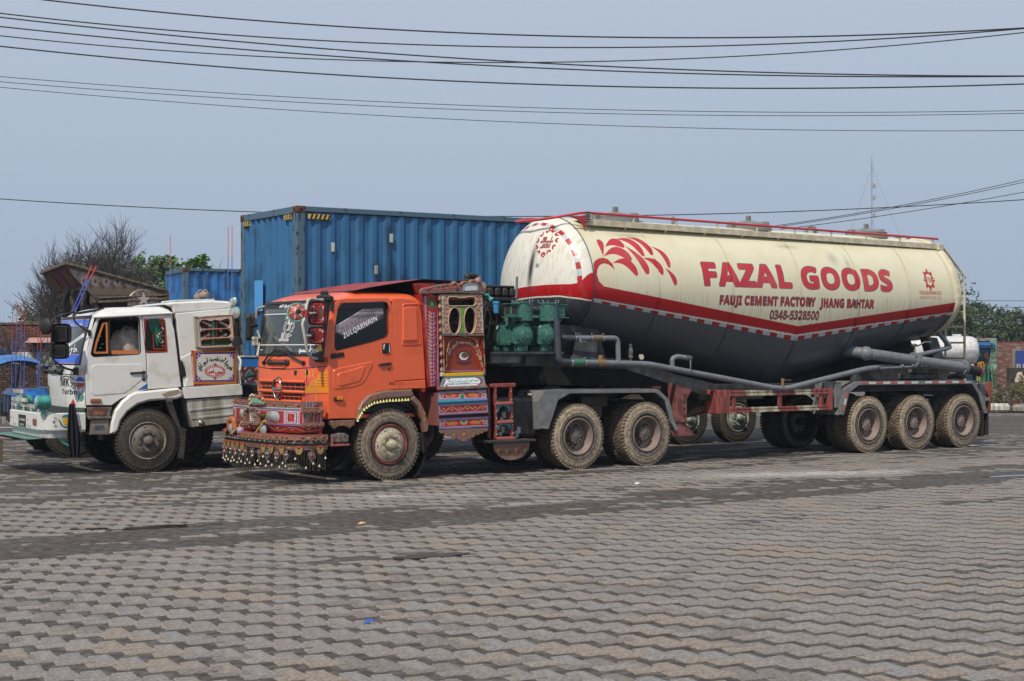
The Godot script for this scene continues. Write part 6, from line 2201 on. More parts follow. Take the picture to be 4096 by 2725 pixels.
	for q in lr:
		mb = MB.new()
		mb.tube(arc_pts([V(13.0, 4.0, q[0]), V(13.18, 3.98, q[0]), V(13.84, 3.42, q[0]), V(13.86, 1.3, q[0])], .08), .026, 10)
		obj("ladder_rail", mb, M.cream, l)
	for k in 9:
		var y := 3.93 - k * .31
		var x := 13.22 + (3.93 - y) * 1.12 if y > 3.42 else 13.86
		mb = MB.new()
		mb.tube([V(x, y, -.98), V(x, y, -.5)], .019, 8)
		obj("rung", mb, M.cream, l)
	mb = MB.new()
	mb.bb(V(13.1, 2.83, -.56), V(13.9, 2.92, -.5), .01)
	mb.tube([V(13.1, 3.5, -.5), V(13.8, 3.45, -.5)], .02, 8); mb.tube([V(13.1, 2.5, -.98), V(13.86, 2.45, -.98)], .02, 8)
	obj("ladder_stay", mb, M.cream, l)
	machinery(t)
	running_gear(t)
func machinery(t: Node3D) -> void:
	var mb := MB.new()
	# frame neck and deck
	for z in [-.36, -2.12]:
		mb.prism(pv([1.9, 1.88, 1.9, 1.72, 2.3, 1.67, 2.75, 1.67, 4.74, 1.61, 5.8, 1.33, 6.45, 1.15, 14.05, 1.12, 14.05, 1.3, 6.8, 1.33, 5.9, 1.5, 4.95, 1.75, 3.1, 1.88]), z, z + .08, .006)
	mb.bb(V(1.85, 1.86, -2.1), V(3.3, 1.9, -.06), .006)
	mb.bb(V(1.86, 1.72, -.14), V(2.45, 1.88, -.08), .006)
	mb.prism(pv([2.3, 1.88, 2.3, 1.7, 2.36, 1.66, 2.62, 1.88]), -.16, -.14); mb.prism(pv([2.62, 1.88, 2.62, 1.68, 3.05, 1.88]), -.2, -.18)
	for x in [6.6, 8.3, 10.0, 11.4, 12.8, 13.9]: mb.bb(V(x, 1.13, -2.1), V(x + .12, 1.3, -.36))
	obj("frame", mb, M.frame, t)
	mb = MB.new()
	mb.prism(pv([1.9, 1.72, 1.9, 1.42, 3.2, 1.36, 5.2, 1.3, 6.45, 1.12, 14.0, 1.14, 13.4, 1.5, 12.9, 2.25, 8.6, 1.5, 3.6, 2.4, 3.1, 1.86]), -1.22, -1.16)
	obj("frame_web", mb, M.dark, t)
	mb = MB.new()
	for s in [0, 1]:
		if s == 1: mb.xf = Transform3D(Basis.from_scale(V(1, 1, -1)), V(0, 0, -2.4))
		mb.prism(pv([3.2, 1.85, 4.5, 1.72, 4.3, 2.3, 3.5, 2.35]), -.5, -.44, .006)
		mb.cut()
		mb.quad(V(3.5, 1.8, -.12), V(3.85, 2.25, -.42), V(4.3, 2.2, -.42), V(4.0, 1.75, -.12))
		mb.cut()
		mb.prism(pv([12.469,2.183,12.77,2.163,13.209,1.34,12.836,1.338]), -.5, -.3, .008)
		mb.prism(pv([10.444,1.354,10.506,1.522,11.321,1.601,12.293,1.551,12.526,1.855,12.625,1.34]), -.5, -.36, .006)
		mb.cut()
	obj("tank_saddle", mb, M.frame, t)
	mb = MB.new()
	mb.bb(V(11.958,1.48, -.4), V(12.601,1.554, -.15), .006)
	mb.cut()
	mb.bb(V(11.687,1.362, -.4), V(12.674,1.461, -.25), .006)
	obj("support_plate", mb, mat(S(.16, .15, .14), .8, 0, tx.grime, 1), t)
	# engine block behind the cab
	var e := node("engine", t)
	mb = MB.new()
	mb.bb(V(1.95, 1.9, -1.5), V(2.75, 2.5, -.75), .03)
	mb.bb(V(2.0, 2.45, -1.4), V(2.8, 2.72, -.72), .03)
	mb.bb(V(2.25, 2.72, -1.35), V(2.85, 2.78, -.7), .01)
	for k in 4: mb.box(V(2.32 + k * .145, 2.86, -.85), V(.115, .15, .3), Basis(), .03)
	mb.bb(V(2.25, 2.93, -1.2), V(2.8, 2.97, -.72), .015)
	mb.bb(V(1.9, 2.0, -.8), V(2.0, 2.9, -.66), .02)
	for k in 7: mb.box(V(2.0 + .1 * (k % 4), 2.15 + .07 * k, -.7), V(.09, .07, .1), Basis(Vector3.UP, k), .012)
	for k in 5: mb.tube([V(2.0 + k * .12, 2.1, -.7), V(2.03 + k * .12, 2.45, -.64), V(2.2, 2.7, -.68)], .014, 6)
	obj("block", mb, mat(S(.025, .024, .024), .6, 0, tx.grime, 2), e)
	mb = MB.new()
	mb.disc(V(2.02, 2.97, -.95), Vector3.UP, .22, .09, 24, .01)
	for k in 16: mb.box(V(2.02 + .225 * cos(TAU * k / 16), 2.97, -.95 + .225 * sin(TAU * k / 16)), V(.012, .08, .012))
	mb.disc(V(2.02, 3.03, -.95), Vector3.UP, .13, .06, 20, .02)
	mb.tube(arc_pts([V(2.02, 3.06, -.95), V(2.02, 3.12, -.95), V(2.2, 3.12, -.95), V(2.2, 2.98, -.95)], .06), .05, 10)
	obj("air_cleaner", mb, M.blackplastic, e)
	mb = MB.new()
	mb.lathe([Vector2(.0, -.09), Vector2(.34, -.09), Vector2(.37, -.04), Vector2(.37, .04), Vector2(.3, .12), Vector2(.16, .17), Vector2(0, .17)], Transform3D(MB.along(V(.9, 0, .42)), V(2.78, 2.35, -.95)), 32)
	for k in 8: mb.box(V(2.86, 2.35 + .34 * sin(TAU * k / 8), -.92 + .34 * cos(TAU * k / 8)), V(.06, .06, .06), Basis(), .012)
	obj("bell_housing", mb, mat(S(.06, .058, .058), .5, .2, tx.grime, 2), e)
	mb = MB.new()
	mb.tube(arc_pts([V(2.62, 2.5, -.75), V(2.72, 2.66, -.72), V(2.82, 2.75, -.72), V(2.84, 3.12, -.72)], .1), .022, 10)
	obj("exhaust_stack", mb, M.fender, e)
	mb = MB.new()
	mb.tube([V(2.38, 2.52, -.66), V(2.38, 2.68, -.66)], .052, 14); mb.disc(V(2.38, 2.69, -.66), Vector3.UP, .06, .04, 14, .01)
	obj("oil_filter", mb, mat(S(.05, .25, .5), .35), e)
	mb = MB.new()
	mb.bar(V(2.65, 1.95, -.5), V(2.95, 2.35, -.6), .03, .02); mb.bb(V(2.78, 2.7, -1.6), V(2.86, 2.85, -1.4), .01)
	obj("orange_bracket", mb, mat(S(.3, .08, .03), .7), e)
	# two air blowers on the deck
	for b in 2:
		var x: float = [2.6, 3.08][b]
		var fx: float = [2.63, 3.15][b]
		var o := node("blower", t)
		var ax := Transform3D(MB.along(Vector3.BACK), V(x, 2.16, 0))
		mb = MB.new()
		var pr := [Vector2(0, -.1), Vector2(.05, -.1), Vector2(.055, -.115), Vector2(.09, -.12), Vector2(.1, -.14), Vector2(.135, -.15), Vector2(.14, -.18), Vector2(.165, -.19), Vector2(.17, -.22)]
		pr.reverse()
		mb.lathe(pr, ax, 28)
		mb.bb(V(x - .17, 1.99, -.3), V(x + .17, 2.33, -.2), .05)
		for k in 4: mb.bb(V(x - .16, 2.0, -.42 - .07 * k), V(x + .16, 2.32, -.39 - .07 * k), .02)
		mb.bb(V(x - .14, 2.02, -.66), V(x + .14, 2.3, -.3), .03)
		mb.bb(V(x - .1, 1.9, -.34), V(x + .1, 2.04, -.22), .015); mb.bb(V(x - .1, 1.9, -.64), V(x + .1, 2.04, -.54), .015)
		for k in 8: mb.disc(V(x + .145 * cos(TAU * (k + .5) / 8), 2.16 + .145 * sin(TAU * (k + .5) / 8), -.185), Vector3.BACK, .013, .03, 6)
		obj("blower_body", mb, M.green, o)
		if b == 0:
			mb = MB.new()
			mb.lathe([Vector2(0, -1.12), Vector2(.2, -1.12), Vector2(.225, -1.09), Vector2(.225, -.74), Vector2(.2, -.7), Vector2(.16, -.68), Vector2(0, -.66)], ax, 28)
			mb.bb(V(x - .2, 1.9, -1.1), V(x + .2, 2.0, -.74), .02)
			obj("drive_drum", mb, M.green, o)
			mb = MB.new()
			mb.bb(V(x - .245, 2.16, -.95), V(x - .22, 2.27, -.82))
			obj("name_plate", mb, M.steel, o)
		mb = MB.new()
		mb.tube([V(fx, 2.3, -.28), V(fx, 2.42, -.28)], .07, 14)
		mb.disc(V(fx, 2.335, -.28), Vector3.UP, .115, .025, 14)
		mb.lathe([Vector2(0, 2.39), Vector2(.155, 2.39), Vector2(.16, 2.395), Vector2(.16, 2.665), Vector2(.172, 2.67), Vector2(.172, 2.695), Vector2(.0, 2.7)], Transform3D(Basis(), V(fx, 0, -.28)), 32)
		obj("air_filter", mb, M.green, o)
		mb = MB.new()
		var sgn := -1.0 if b == 0 else 1.0
		mb.box(V(fx + sgn * .2, 2.555, -.3), V(.16, .2, .2), Basis(), .01)
		mb.box(V(fx + sgn * .21, 2.66, -.29), V(.2, .015, .24)); mb.box(V(fx + sgn * .21, 2.45, -.28), V(.22, .015, .27))
		mb.box(V(fx + sgn * .19, 2.41, -.3), V(.1, .07, .12), Basis(), .01)
		obj("intake_box", mb, M.green, o)
		if b == 0:
			mb = MB.new()
			mb.box(V(fx - .281, 2.565, -.3), V(.004, .13, .13)); mb.box(V(fx - .22, 2.565, -.1985), V(.1, .13, .004))
			obj("intake_grille", mb, mat(S(.03, .028, .025), .8), o)
		mb = MB.new()
		for k in 5:
			var a := TAU * (k + .2) / 5
			mb.box(V(fx + .172 * cos(a), 2.675, -.28 + .172 * sin(a)), V(.022, .06, .022), Basis(), .006)
			mb.ball(V(fx + .172 * cos(a), 2.715, -.28 + .172 * sin(a)), V(.018, .012, .018), 8)
		obj("filter_clips", mb, M.chrome, o).set_meta("kind", "stuff")
		mb = MB.new()
		mb.tube(arc_pts([V(x - .1, 2.3, -.5), V(x - .1, 2.43, -.5), V(x + .12, 2.44, -.5), V(x + .12, 2.3, -.6)], .07) if b == 0 else arc_pts([V(x - .3, 2.44, -.5), V(x + .1, 2.44, -.5), V(x + .1, 2.3, -.5)], .07), .045, 12)
		obj("air_pipe", mb, M.green, o)
	mb = MB.new()
	mb.tube([V(2.75, 2.57, -.35), V(3.02, 2.57, -.35)], .055, 14)
	obj("balance_pipe", mb, M.pipedark, t)
	# air line along the side
	mb = MB.new()
	mb.tube(arc_pts([V(3.2, 2.42, -.14), V(3.18, 1.74, -.06), V(3.42, 1.728, -.05)], .1, 7), .056, 14)
	obj("air_line", mb, M.pipedark, t)
	mb = MB.new()
	mb.tube(arc_pts([V(3.7, 1.725, -.05), V(5.05, 1.69, -.03), V(8.02, 1.245, -.02), V(8.3, 1.24, -.02), V(10.35, 1.57, -.02), V(10.75, 1.6, -.06), V(11.6, 1.62, -.2)], .12, 6), .05, 14)
	obj("air_line", mb, M.pipe, t)
	mb = MB.new()
	mb.tube([V(3.4, 1.728, -.05), V(3.73, 1.724, -.05)], .062, 14)
	obj("rubber_sleeve", mb, mat(S(.04, .16, .09), .6), t)
	for x in [3.42, 3.7]:
		mb = MB.new()
		mb.tube([V(x - .02, 1.727, -.05), V(x + .02, 1.727, -.05)], .069, 14); mb.box(V(x, 1.8, -.05), V(.03, .03, .05))
		obj("hose_clamp", mb, M.chrome, t)
	mb = MB.new()
	mb.tube([V(3.97, 1.72, -.05), V(4.12, 1.718, -.05)], .066, 14); mb.tube([V(4.04, 1.72, -.05), V(4.04, 1.82, -.05)], .045, 12); mb.disc(V(4.04, 1.83, -.05), Vector3.UP, .05, .03, 6)
	obj("check_valve", mb, M.brass, t)
	mb = MB.new()
	mb.tube(arc_pts([V(3.1, 2.35, -.5), V(3.18, 2.2, -.3), V(3.34, 2.12, -.12), V(3.5, 2.12, -.08)], .1), .05, 12)
	obj("upper_line", mb, M.pipedark, t)
	mb = MB.new()
	mb.tube(arc_pts([V(3.48, 2.12, -.08), V(4.41, 2.125, -.06), V(4.42, 1.72, -.05)], .09, 6), .043, 12)
	obj("upper_line", mb, M.pipe, t)
	mb = MB.new()
	mb.tube([V(3.84, 2.122, -.07), V(4.1, 2.123, -.07)], .05, 12)
	obj("rubber_sleeve", mb, mat(S(.17, .14, .09), .7), t)
	for x in [3.52, 3.85, 4.09]:
		mb = MB.new()
		mb.tube([V(x - .018, 2.122, -.07), V(x + .018, 2.122, -.07)], .058, 12); mb.box(V(x, 2.19, -.06), V(.025, .03, .04))
		obj("hose_clamp", mb, M.chrome, t)
	mb = MB.new()
	mb.tube([V(3.55, 2.07, -.04), V(3.7, 2.06, -.02)], .01, 6); mb.box(V(3.58, 2.1, -.02), V(.05, .05, .03))
	obj("valve_lever", mb, M.chrome, t)
	mb = MB.new()
	mb.tube([V(4.68, 1.74, -.05), V(4.68, 1.86, -.05)], .022, 10)
	mb.lathe([Vector2(.0, 1.8), Vector2(.045, 1.8), Vector2(.045, 1.83), Vector2(.03, 1.84), Vector2(.04, 1.86), Vector2(.04, 1.94), Vector2(.025, 1.95), Vector2(.03, 2.02), Vector2(0, 2.03)], Transform3D(Basis(), V(4.68, 0, -.05)), 14)
	obj("relief_valve", mb, M.steel, t)
	mb = MB.new()
	mb.tube([V(4.9, 1.72, -.05), V(4.9, 1.78, -.05)], .01, 6)
	mb.disc(V(4.9, 1.81, -.04), V(-.2, 0, 1), .05, .03, 20, .005)
	var ga := obj("pressure_gauge", mb, M.steel, t)
	mb = MB.new()
	mb.disc(V(4.897, 1.81, -.0235), V(-.2, 0, 1), .042, .003, 20)
	obj("dial", mb, mat(S(.55, .5, .4), .4), ga)
	mb = MB.new()
	mb.tube(arc_pts([V(5.6, 1.6, -.04), V(5.58, 1.78, -.04), V(5.68, 1.82, -.03), V(5.9, 1.79, -.0)], .08), .042, 12)
	obj("hose_outlet", mb, M.pipe, t)
	mb = MB.new()
	mb.tube([V(5.86, 1.8, -.0), V(5.96, 1.78, .01)], .048, 12); mb.bar(V(5.93, 1.76, .04), V(5.92, 1.6, .05), .02, .012)
	obj("outlet_cap", mb, M.steel, t)
	mb = MB.new()
	mb.tube([V(8.17, 1.24, -.0), V(8.17, 1.38, -.0)], .03, 10); mb.disc(V(8.17, 1.4, 0), Vector3.UP, .035, .04, 10); mb.bar(V(8.18, 1.39, 0), V(8.36, 1.385, .02), .02, .012)
	obj("drain_valve", mb, M.brass, t)
	# discharge pipe
	mb = MB.new()
	mb.tube(arc_pts([V(10.3, 1.95, -.75), V(10.42, 1.87, -.16), V(10.6, 1.84, -.05), V(13.15, 1.575, -.0)], .2, 6), .105, 20)
	obj("discharge_pipe", mb, M.pipe, t)
	mb = MB.new()
	mb.ball(V(10.47, 1.86, -.1), V(.135, .135, .135), 20)
	obj("pipe_elbow", mb, M.pipe, t)
	for x in [[11.72, 1.722], [11.8, 1.714], [13.14, 1.576], [13.2, 1.57]]:
		mb = MB.new()
		mb.disc(V(x[0], x[1], -.02), V(1, -.1, .02), .16, .035, 24, .004)
		for k in 8: mb.disc(V(x[0] - .03, x[1] + .13 * sin(TAU * k / 8), -.02 + .13 * cos(TAU * k / 8)), Vector3.RIGHT, .014, .03, 6)
		obj("flange", mb, M.pipe, t)
	mb = MB.new()
	mb.tube([V(11.75, 1.87, -.02), V(11.75, 1.99, -.02)], .02, 8)
	mb.tube(arc_pts([V(11.68, 2.0, -.02), V(11.86, 2.01, .0), V(11.98, 2.08, .03), V(12.15, 2.07, .06)], .05), .018, 8)
	mb.box(V(11.74, 2.02, -.02), V(.14, .05, .06), Basis(), .015)
	obj("valve_handle", mb, M.steel, t)
	mb = MB.new()
	mb.tube([V(13.18, 1.57, .0), V(13.34, 1.552, .0)], .1, 16); mb.tube([V(13.3, 1.555, .0), V(13.66, 1.49, .03)], .09, 16)
	obj("discharge_nozzle", mb, M.blackplastic, t)
	mb = MB.new()
	mb.tube([V(13.62, 1.495, .03), V(13.67, 1.487, .03)], .1, 16)
	obj("nozzle_rim", mb, M.guard, t)
	mb = MB.new()
	mb.tube(arc_pts([V(11.9, 1.78, -.28), V(13.2, 1.97, -.35), V(13.22, 2.02, -.4), V(12.98, 2.32, -.5)], .07), .045, 12)
	obj("return_line", mb, M.pipe, t)
	mb = MB.new()
	mb.tube([V(13.17, 2.12, -.45), V(13.24, 2.02, -.4), V(13.22, 1.96, -.37)], .052, 10)
	obj("pipe_bend", mb, M.cream, t)
	mb = MB.new()
	mb.tube([V(10.75, 1.58, .03), V(12.5, 1.63, .03)], .022, 8)
	for x in [11.3, 11.6, 11.8, 12.0]: mb.tube([V(x, 1.6 + (x - 10.75) * .028, .03), V(x + .06, 1.6 + (x - 10.7) * .028, .03)], .035, 8)
	obj("side_line", mb, M.pipe, t)
	mb = MB.new()
	mb.tube(arc_pts([V(13.6, 1.4, -.3), V(13.2, 1.42, -.2), V(12.9, 1.38, -.6), V(13.2, 1.42, -1.0), V(13.7, 1.4, -.8)], .2, 6), .06, 10)
	obj("spare_hose", mb, M.blackgloss, t)
func running_gear(t: Node3D) -> void:
	var mb: MB
	for k in 3:
		var x: float = [10.45, 11.8, 13.2][k]
		wheel(t, "trail%d" % k, V(x, .53, 0), .53, "drive", [1.0, .95, .85][k], M.rim, M.rim, .5 + k * .9, false, [1.2, .4, .5][k])
		wheel(t, "drive_in", V(x, .53, -.33), .53, "drive", .5, M.rim, M.hub, .3 + k)
		wheel(t, "drive_in", V(x, .53, -2.02), .53, "drive", .5, M.rim, M.hub, .3 + k, true)
		wheel(t, "drive_in", V(x, .53, -2.36), .53, "drive", .5, M.rim, M.hub, .5 + k, true)
		mb = MB.new()
		mb.tube([V(x, .53, -2.2), V(x, .53, -.2)], .075, 10)
		mb.bb(V(x - .55, .68, -.62), V(x + .55, .78, -.52), .01); mb.bb(V(x - .55, .68, -1.88), V(x + .55, .78, -1.78), .01); mb.bb(V(x + .6, .75, -.65), V(x + .8, 1.15, -.5), .01)
		obj("axle", mb, M.chassis, t)
	# mudguard over the three axles
	var f := [9.6, .74, 9.76, 1.2, 10.08, 1.345, 13.46, 1.325, 13.72, 1.05, 13.9, .66]
	var fi := [9.73, .73, 9.88, 1.14, 10.13, 1.27, 13.42, 1.25, 13.63, 1.02, 13.8, .66]
	for side in 2:
		mb = MB.new()
		if side == 1: mb.xf = Transform3D(Basis.from_scale(V(1, 1, -1)), V(0, 0, -2.36))
		for k in range(0, f.size() - 2, 2):
			for dy in [0.0, -.01]: mb.quad(V(f[k], f[k + 1] + dy, -.62), V(f[k], f[k + 1] + dy, .03), V(f[k + 2], f[k + 3] + dy, .03), V(f[k + 2], f[k + 3] + dy, -.62))
		mb.bb(V(9.55, .86, -.5), V(9.72, 1.33, -.02), .01)
		var lip := PackedVector2Array()
		for k in range(0, f.size(), 2): lip.append(Vector2(f[k], f[k + 1]))
		for k in range(fi.size() - 2, -1, -2): lip.append(Vector2(fi[k], fi[k + 1]))
		mb.prism(lip, .0, .032, .006)
		obj("mudguard", mb, M.fender, t)
	mb = MB.new()
	mb.bb(V(9.3, 1.05, -.4), V(9.62, 1.33, -.05), .01); mb.prism(pv([9.2, .8, 9.62, .9, 9.62, 1.33, 9.42, 1.33]), -.3, -.27)
	obj("guard_plate", mb, M.fender, t)
	var tr := mat(S(.42, .1, .1), .5)
	var tw := mat(S(.58, .57, .55), .5)
	for k in 16:
		mb = MB.new()
		var x := 10.2 + k * .2
		if k == 8: continue
		mb.bar(V(x, 1.31 - .0045 * (x - 10.1), .034), V(x + .194, 1.31 - .0045 * (x - 9.9), .034), .004, .042)
		obj("reflector_tape", mb, tr if k % 2 == 0 else tw, t)
	for k in 3:
		mb = MB.new()
		mb.bar(V(9.7 + .034 * k * 1.2, .8 + .115 * k, .034), V(9.735 + .034 * k * 1.2, .91 + .115 * k, .034), .004, .05)
		obj("reflector_tape", mb, tr if k % 2 == 0 else tw, t)
	mb = MB.new()
	mb.bb(V(13.78, .2, -.6), V(13.82, .72, .0), .008)
	mb.cut()
	mb.bb(V(13.9, .22, -.55), V(13.94, .7, .02), .008)
	obj("mud_flap", mb, M.dark, t)
	mb = MB.new()
	mb.bb(V(13.85, 1.0, -2.2), V(14.05, 1.26, -.12), .01); mb.bb(V(13.95, .9, -2.3), V(14.1, .97, -.05), .01)
	obj("rear_beam", mb, M.fender, t)
	mb = MB.new()
	mb.bb(V(14.05, .95, -.14), V(14.12, 1.28, -.04), .008); mb.cut(); mb.bb(V(14.06, .68, -.16), V(14.12, .9, -.06), .008)
	obj("rear_marker", mb, M.guard, t)
	# striped side guard
	var o := node("side_guard", t)
	for j in 2:
		for k in 5:
			mb = MB.new()
			var y0: float = [1.12, .83][j]
			var cuts: Array = [[6.86, 7.27, 7.97, 8.5, 8.93, 9.36], [6.86, 7.43, 8.08, 8.58, 9.1, 9.36]][j]
			var a: float = cuts[k]
			var b: float = cuts[k + 1]
			var h: float = [.1, .09][j]
			var sl := .03
			mb.prism(pv([a + sl, y0, b + sl, y0, b, y0 + h * .42, a, y0 + h * .42]), -.05, -.01, .004)
			mb.prism(pv([a, y0 + h * .42, b, y0 + h * .42, b - .012, y0 + h * .62, a - .012, y0 + h * .62]), -.05, -.025, .0)
			mb.prism(pv([a - .012, y0 + h * .62, b - .012, y0 + h * .62, b - sl, y0 + h, a - sl, y0 + h]), -.05, -.01, .004)
			obj("guard_rail", mb, M.guard if k % 2 == 0 else M.guardcream, o)
	mb = MB.new()
	mb.bb(V(6.6, .82, -.35), V(6.9, 1.23, -.005), .008)
	obj("end_box", mb, M.guard, o)
	mb = MB.new()
	mb.bb(V(9.36, .82, -.1), V(9.47, 1.23, -.0), .008)
	obj("end_post", mb, M.guard, o)
	for x in [7.02, 8.14, 9.2]:
		mb = MB.new()
		mb.bb(V(x - .05, .88, -.06), V(x + .05, 1.16, -.03), .006)
		for k in 7: mb.disc(V(x, .92 + k * .034, -.028), Vector3.BACK, .01, .012, 8)
		obj("guard_post", mb, M.guard, o)
	# spare wheel slung flat beneath the frame
	var ms := wheel_meshes("drive0", .53, "drive", 1.0, .5)
	var sp := node("spare_wheel", t, V(7.12, .86, -.75))
	sp.basis = Basis(V(.585, 0, .81).normalized(), -.06) * Basis(V(.81, 0, -.585).normalized(), -.34) * Basis(Vector3.RIGHT, PI / 2)
	inst("tyre", ms[0], M.rubber, sp); inst("rim", ms[1], M.rimred, sp)
	mb = MB.new()
	mb.bb(V(6.35, 1.05, -1.2), V(7.9, 1.16, -.2), .01); mb.tube([V(7.05, .8, -.62), V(7.05, 1.1, -.62)], .03, 8)
	obj("spare_carrier", mb, M.chassis, t)
	# landing legs
	for z in [-.1, -2.0]:
		var lg := node("landing_leg", t)
		mb = MB.new()
		mb.prism(pv([5.72, 1.36, 6.1, 1.26, 5.98, 1.08, 5.98, .68, 5.73, .7, 5.75, 1.1]), z - .22, z, .01)
		mb.prism(pv([5.6, 1.3, 5.75, 1.3, 5.72, .95, 5.55, .7, 5.5, .75, 5.66, 1.0]), z - .5, z - .4, .008)
		obj("leg_case", mb, M.legred, lg)
		mb = MB.new()
		mb.bb(V(5.76, .5, z - .2), V(5.97, .72, z - .02), .008)
		mb.prism(pv([5.6, .46, 6.14, .46, 6.14, .475, 5.99, .6, 5.75, .6, 5.6, .475]), z - .3, z + .02, .006)
		obj("foot", mb, M.legred, lg)
		mb = MB.new()
		for k in 6: mb.disc(V(5.92, 1.15 - k * .115, z + .001), Vector3.BACK, .02, .004, 12)
		obj("peg_holes", mb, M.black, lg).set_meta("kind", "stuff")
# ---------------------------------------------------------------- white tractor truck
const WXF := [1.0, -1.17, 1.5, -1.2, 1.7, -1.17, 2.42, -.93, 2.5, -.88]
const WXS := [1.0, -.955, 1.7, -.965, 2.0, -.93, 2.42, -.83, 2.5, -.8]
func wp(z: float, y: float, off := 0.0) -> Vector3:
	var s := clampf((z + 1.2) / 1.15, -1, 1)
	var x := lerpf(lut(WXF, y), lut(WXS, y), pow(absf(s), 3.6))
	return V(x - off, y, z)
func wskin(mb: MB, z0: float, z1: float, y0: float, y1: float, off: float, nz := 20, ny := 6) -> void:
	var g := []
	for i in ny + 1:
		var r := []
		for j in nz + 1: r.append(wp(lerpf(z0, z1, float(j) / nz), lerpf(y0, y1, float(i) / ny), off))
		g.append(r)
	mb.grid(g)
func wpoly(mb: MB, p: PackedVector2Array, off: float) -> void:
	var ix := Geometry2D.triangulate_polygon(p)
	for i in range(0, ix.size(), 3): mb.tri(wp(p[ix[i]].x, p[ix[i]].y, off), wp(p[ix[i + 1]].x, p[ix[i + 1]].y, off), wp(p[ix[i + 2]].x, p[ix[i + 2]].y, off))
func vent_art() -> Pic:
	var p := Pic.new(160, 128, Color(.03, .03, .03))
	p.rc(0, 0, 160, 16, Color(.06, .24, .12)); p.rc(0, 104, 160, 12, Color(.04, .32, .12)); p.rc(0, 116, 160, 12, Color(.4, .5, .42))
	p.rc(54, 0, 26, 128, Color(.07, .26, .14)); p.rc(60, 0, 12, 128, Color(.45, .55, .48))
	for i in 24: p.rc(64, i * 6, 4, 3, Color(.1, .3, .2))
	for x in [6.0, 84.0]:
		p.rc(x - 4, 16, 46 if x < 50 else 74, 5, Color(.55, .4, .1)); p.rc(x - 4, 96, 46 if x < 50 else 74, 5, Color(.55, .4, .1))
		p.rc(x + 40 if x < 50 else x - 4, 16, 5, 84, Color(.6, .3, .1))
		for i in 6:
			p.leaf(x + 8 + i * 7, 30 + i * 3, 14, 5, -.6, Color(.85, .83, .8)); p.leaf(x + 6 + i * 6, 86 - i * 3, 14, 5, .7, Color(.85, .83, .8))
		p.flower(x + 18, 58, 9, 6, Color(.75, .8, .78), Color(.8, .3, .2)); p.flower(x + 30, 82, 7, 6, Color(.7, .12, .1), Color(.8, .7, .6)); p.flower(x + 34, 34, 6, 6, Color(.75, .3, .2), Color(.9, .85, .6))
	return p
func company_art() -> Pic:
	var p := Pic.new(320, 256, Color(.55, .09, .06))
	for i in 64: p.rc(i * 5, 1, 3, 3, Color(.15, .12, .1)); p.rc(i * 5, 252, 3, 3, Color(.15, .12, .1))
	p.rc(12, 12, 296, 232, Color(.72, .46, .03)); p.rc(22, 22, 276, 212, Color(.66, .3, .16))
	for i in 68: p.rc(22 + i * 4, 24, 2, 3, Color(.85, .62, .5)); p.rc(22 + i * 4, 229, 2, 3, Color(.85, .62, .5))
	p.rc(30, 30, 260, 196, Color(.08, .2, .62))
	p.poly(pv([66, 38, 254, 38, 262, 48, 276, 54, 282, 74, 282, 182, 274, 202, 258, 208, 250, 218, 70, 218, 62, 208, 46, 202, 38, 182, 38, 74, 46, 54, 60, 48]), Color(.8, .79, .77))
	for i in 9: p.ell(36, 78 + i * 12, 5, 4, Color(.8, .79, .77)); p.ell(285, 78 + i * 12, 5, 4, Color(.8, .79, .77))
	for q in [[52, 52], [268, 52], [52, 204], [268, 204]]:
		for i in 5: p.leaf(q[0], q[1], 20, 8, TAU * i / 5 + .6, Color(.8, .74, .74))
		p.ell(q[0], q[1], 7, 7, Color(.5, .12, .1)); p.ell(q[0], q[1], 3, 3, Color(.8, .5, .4))
	p.script("Hajy ryaz gdz TransprT kmpny krajy", func(a, b): return Vector2(160, 190) + Vector2(cos(-.34 - a / 122.0), sin(-.34 - a / 122.0)) * (112.0 + b) * Vector2(1.0, .98), 300, 30, 5.5, Color(.04, .2, .17))
	for i in 30:
		var a := TAU * i / 30.0
		p.leaf(160 + 66 * cos(a), 158 + 38 * sin(a), 12, 6, a + 1.0, Color(.62, .1, .12))
		p.ell(160 + 62 * cos(a), 158 + 35 * sin(a), 3, 3, Color(.62, .1, .12))
	for s in [-1, 1]: p.flower(160, 158 + s * 46, 13, 6, Color(.62, .1, .12), Color(.8, .5, .45))
	p.ell(160, 158, 58, 32, Color(.62, .1, .12)); p.ell(160, 158, 54, 29, Color(.82, .8, .79))
	p.script("mnyb aHmd", func(a, b): return Vector2(208 - a, 170 - b), 94, 30, 6.0, Color(.66, .1, .08))
	return p
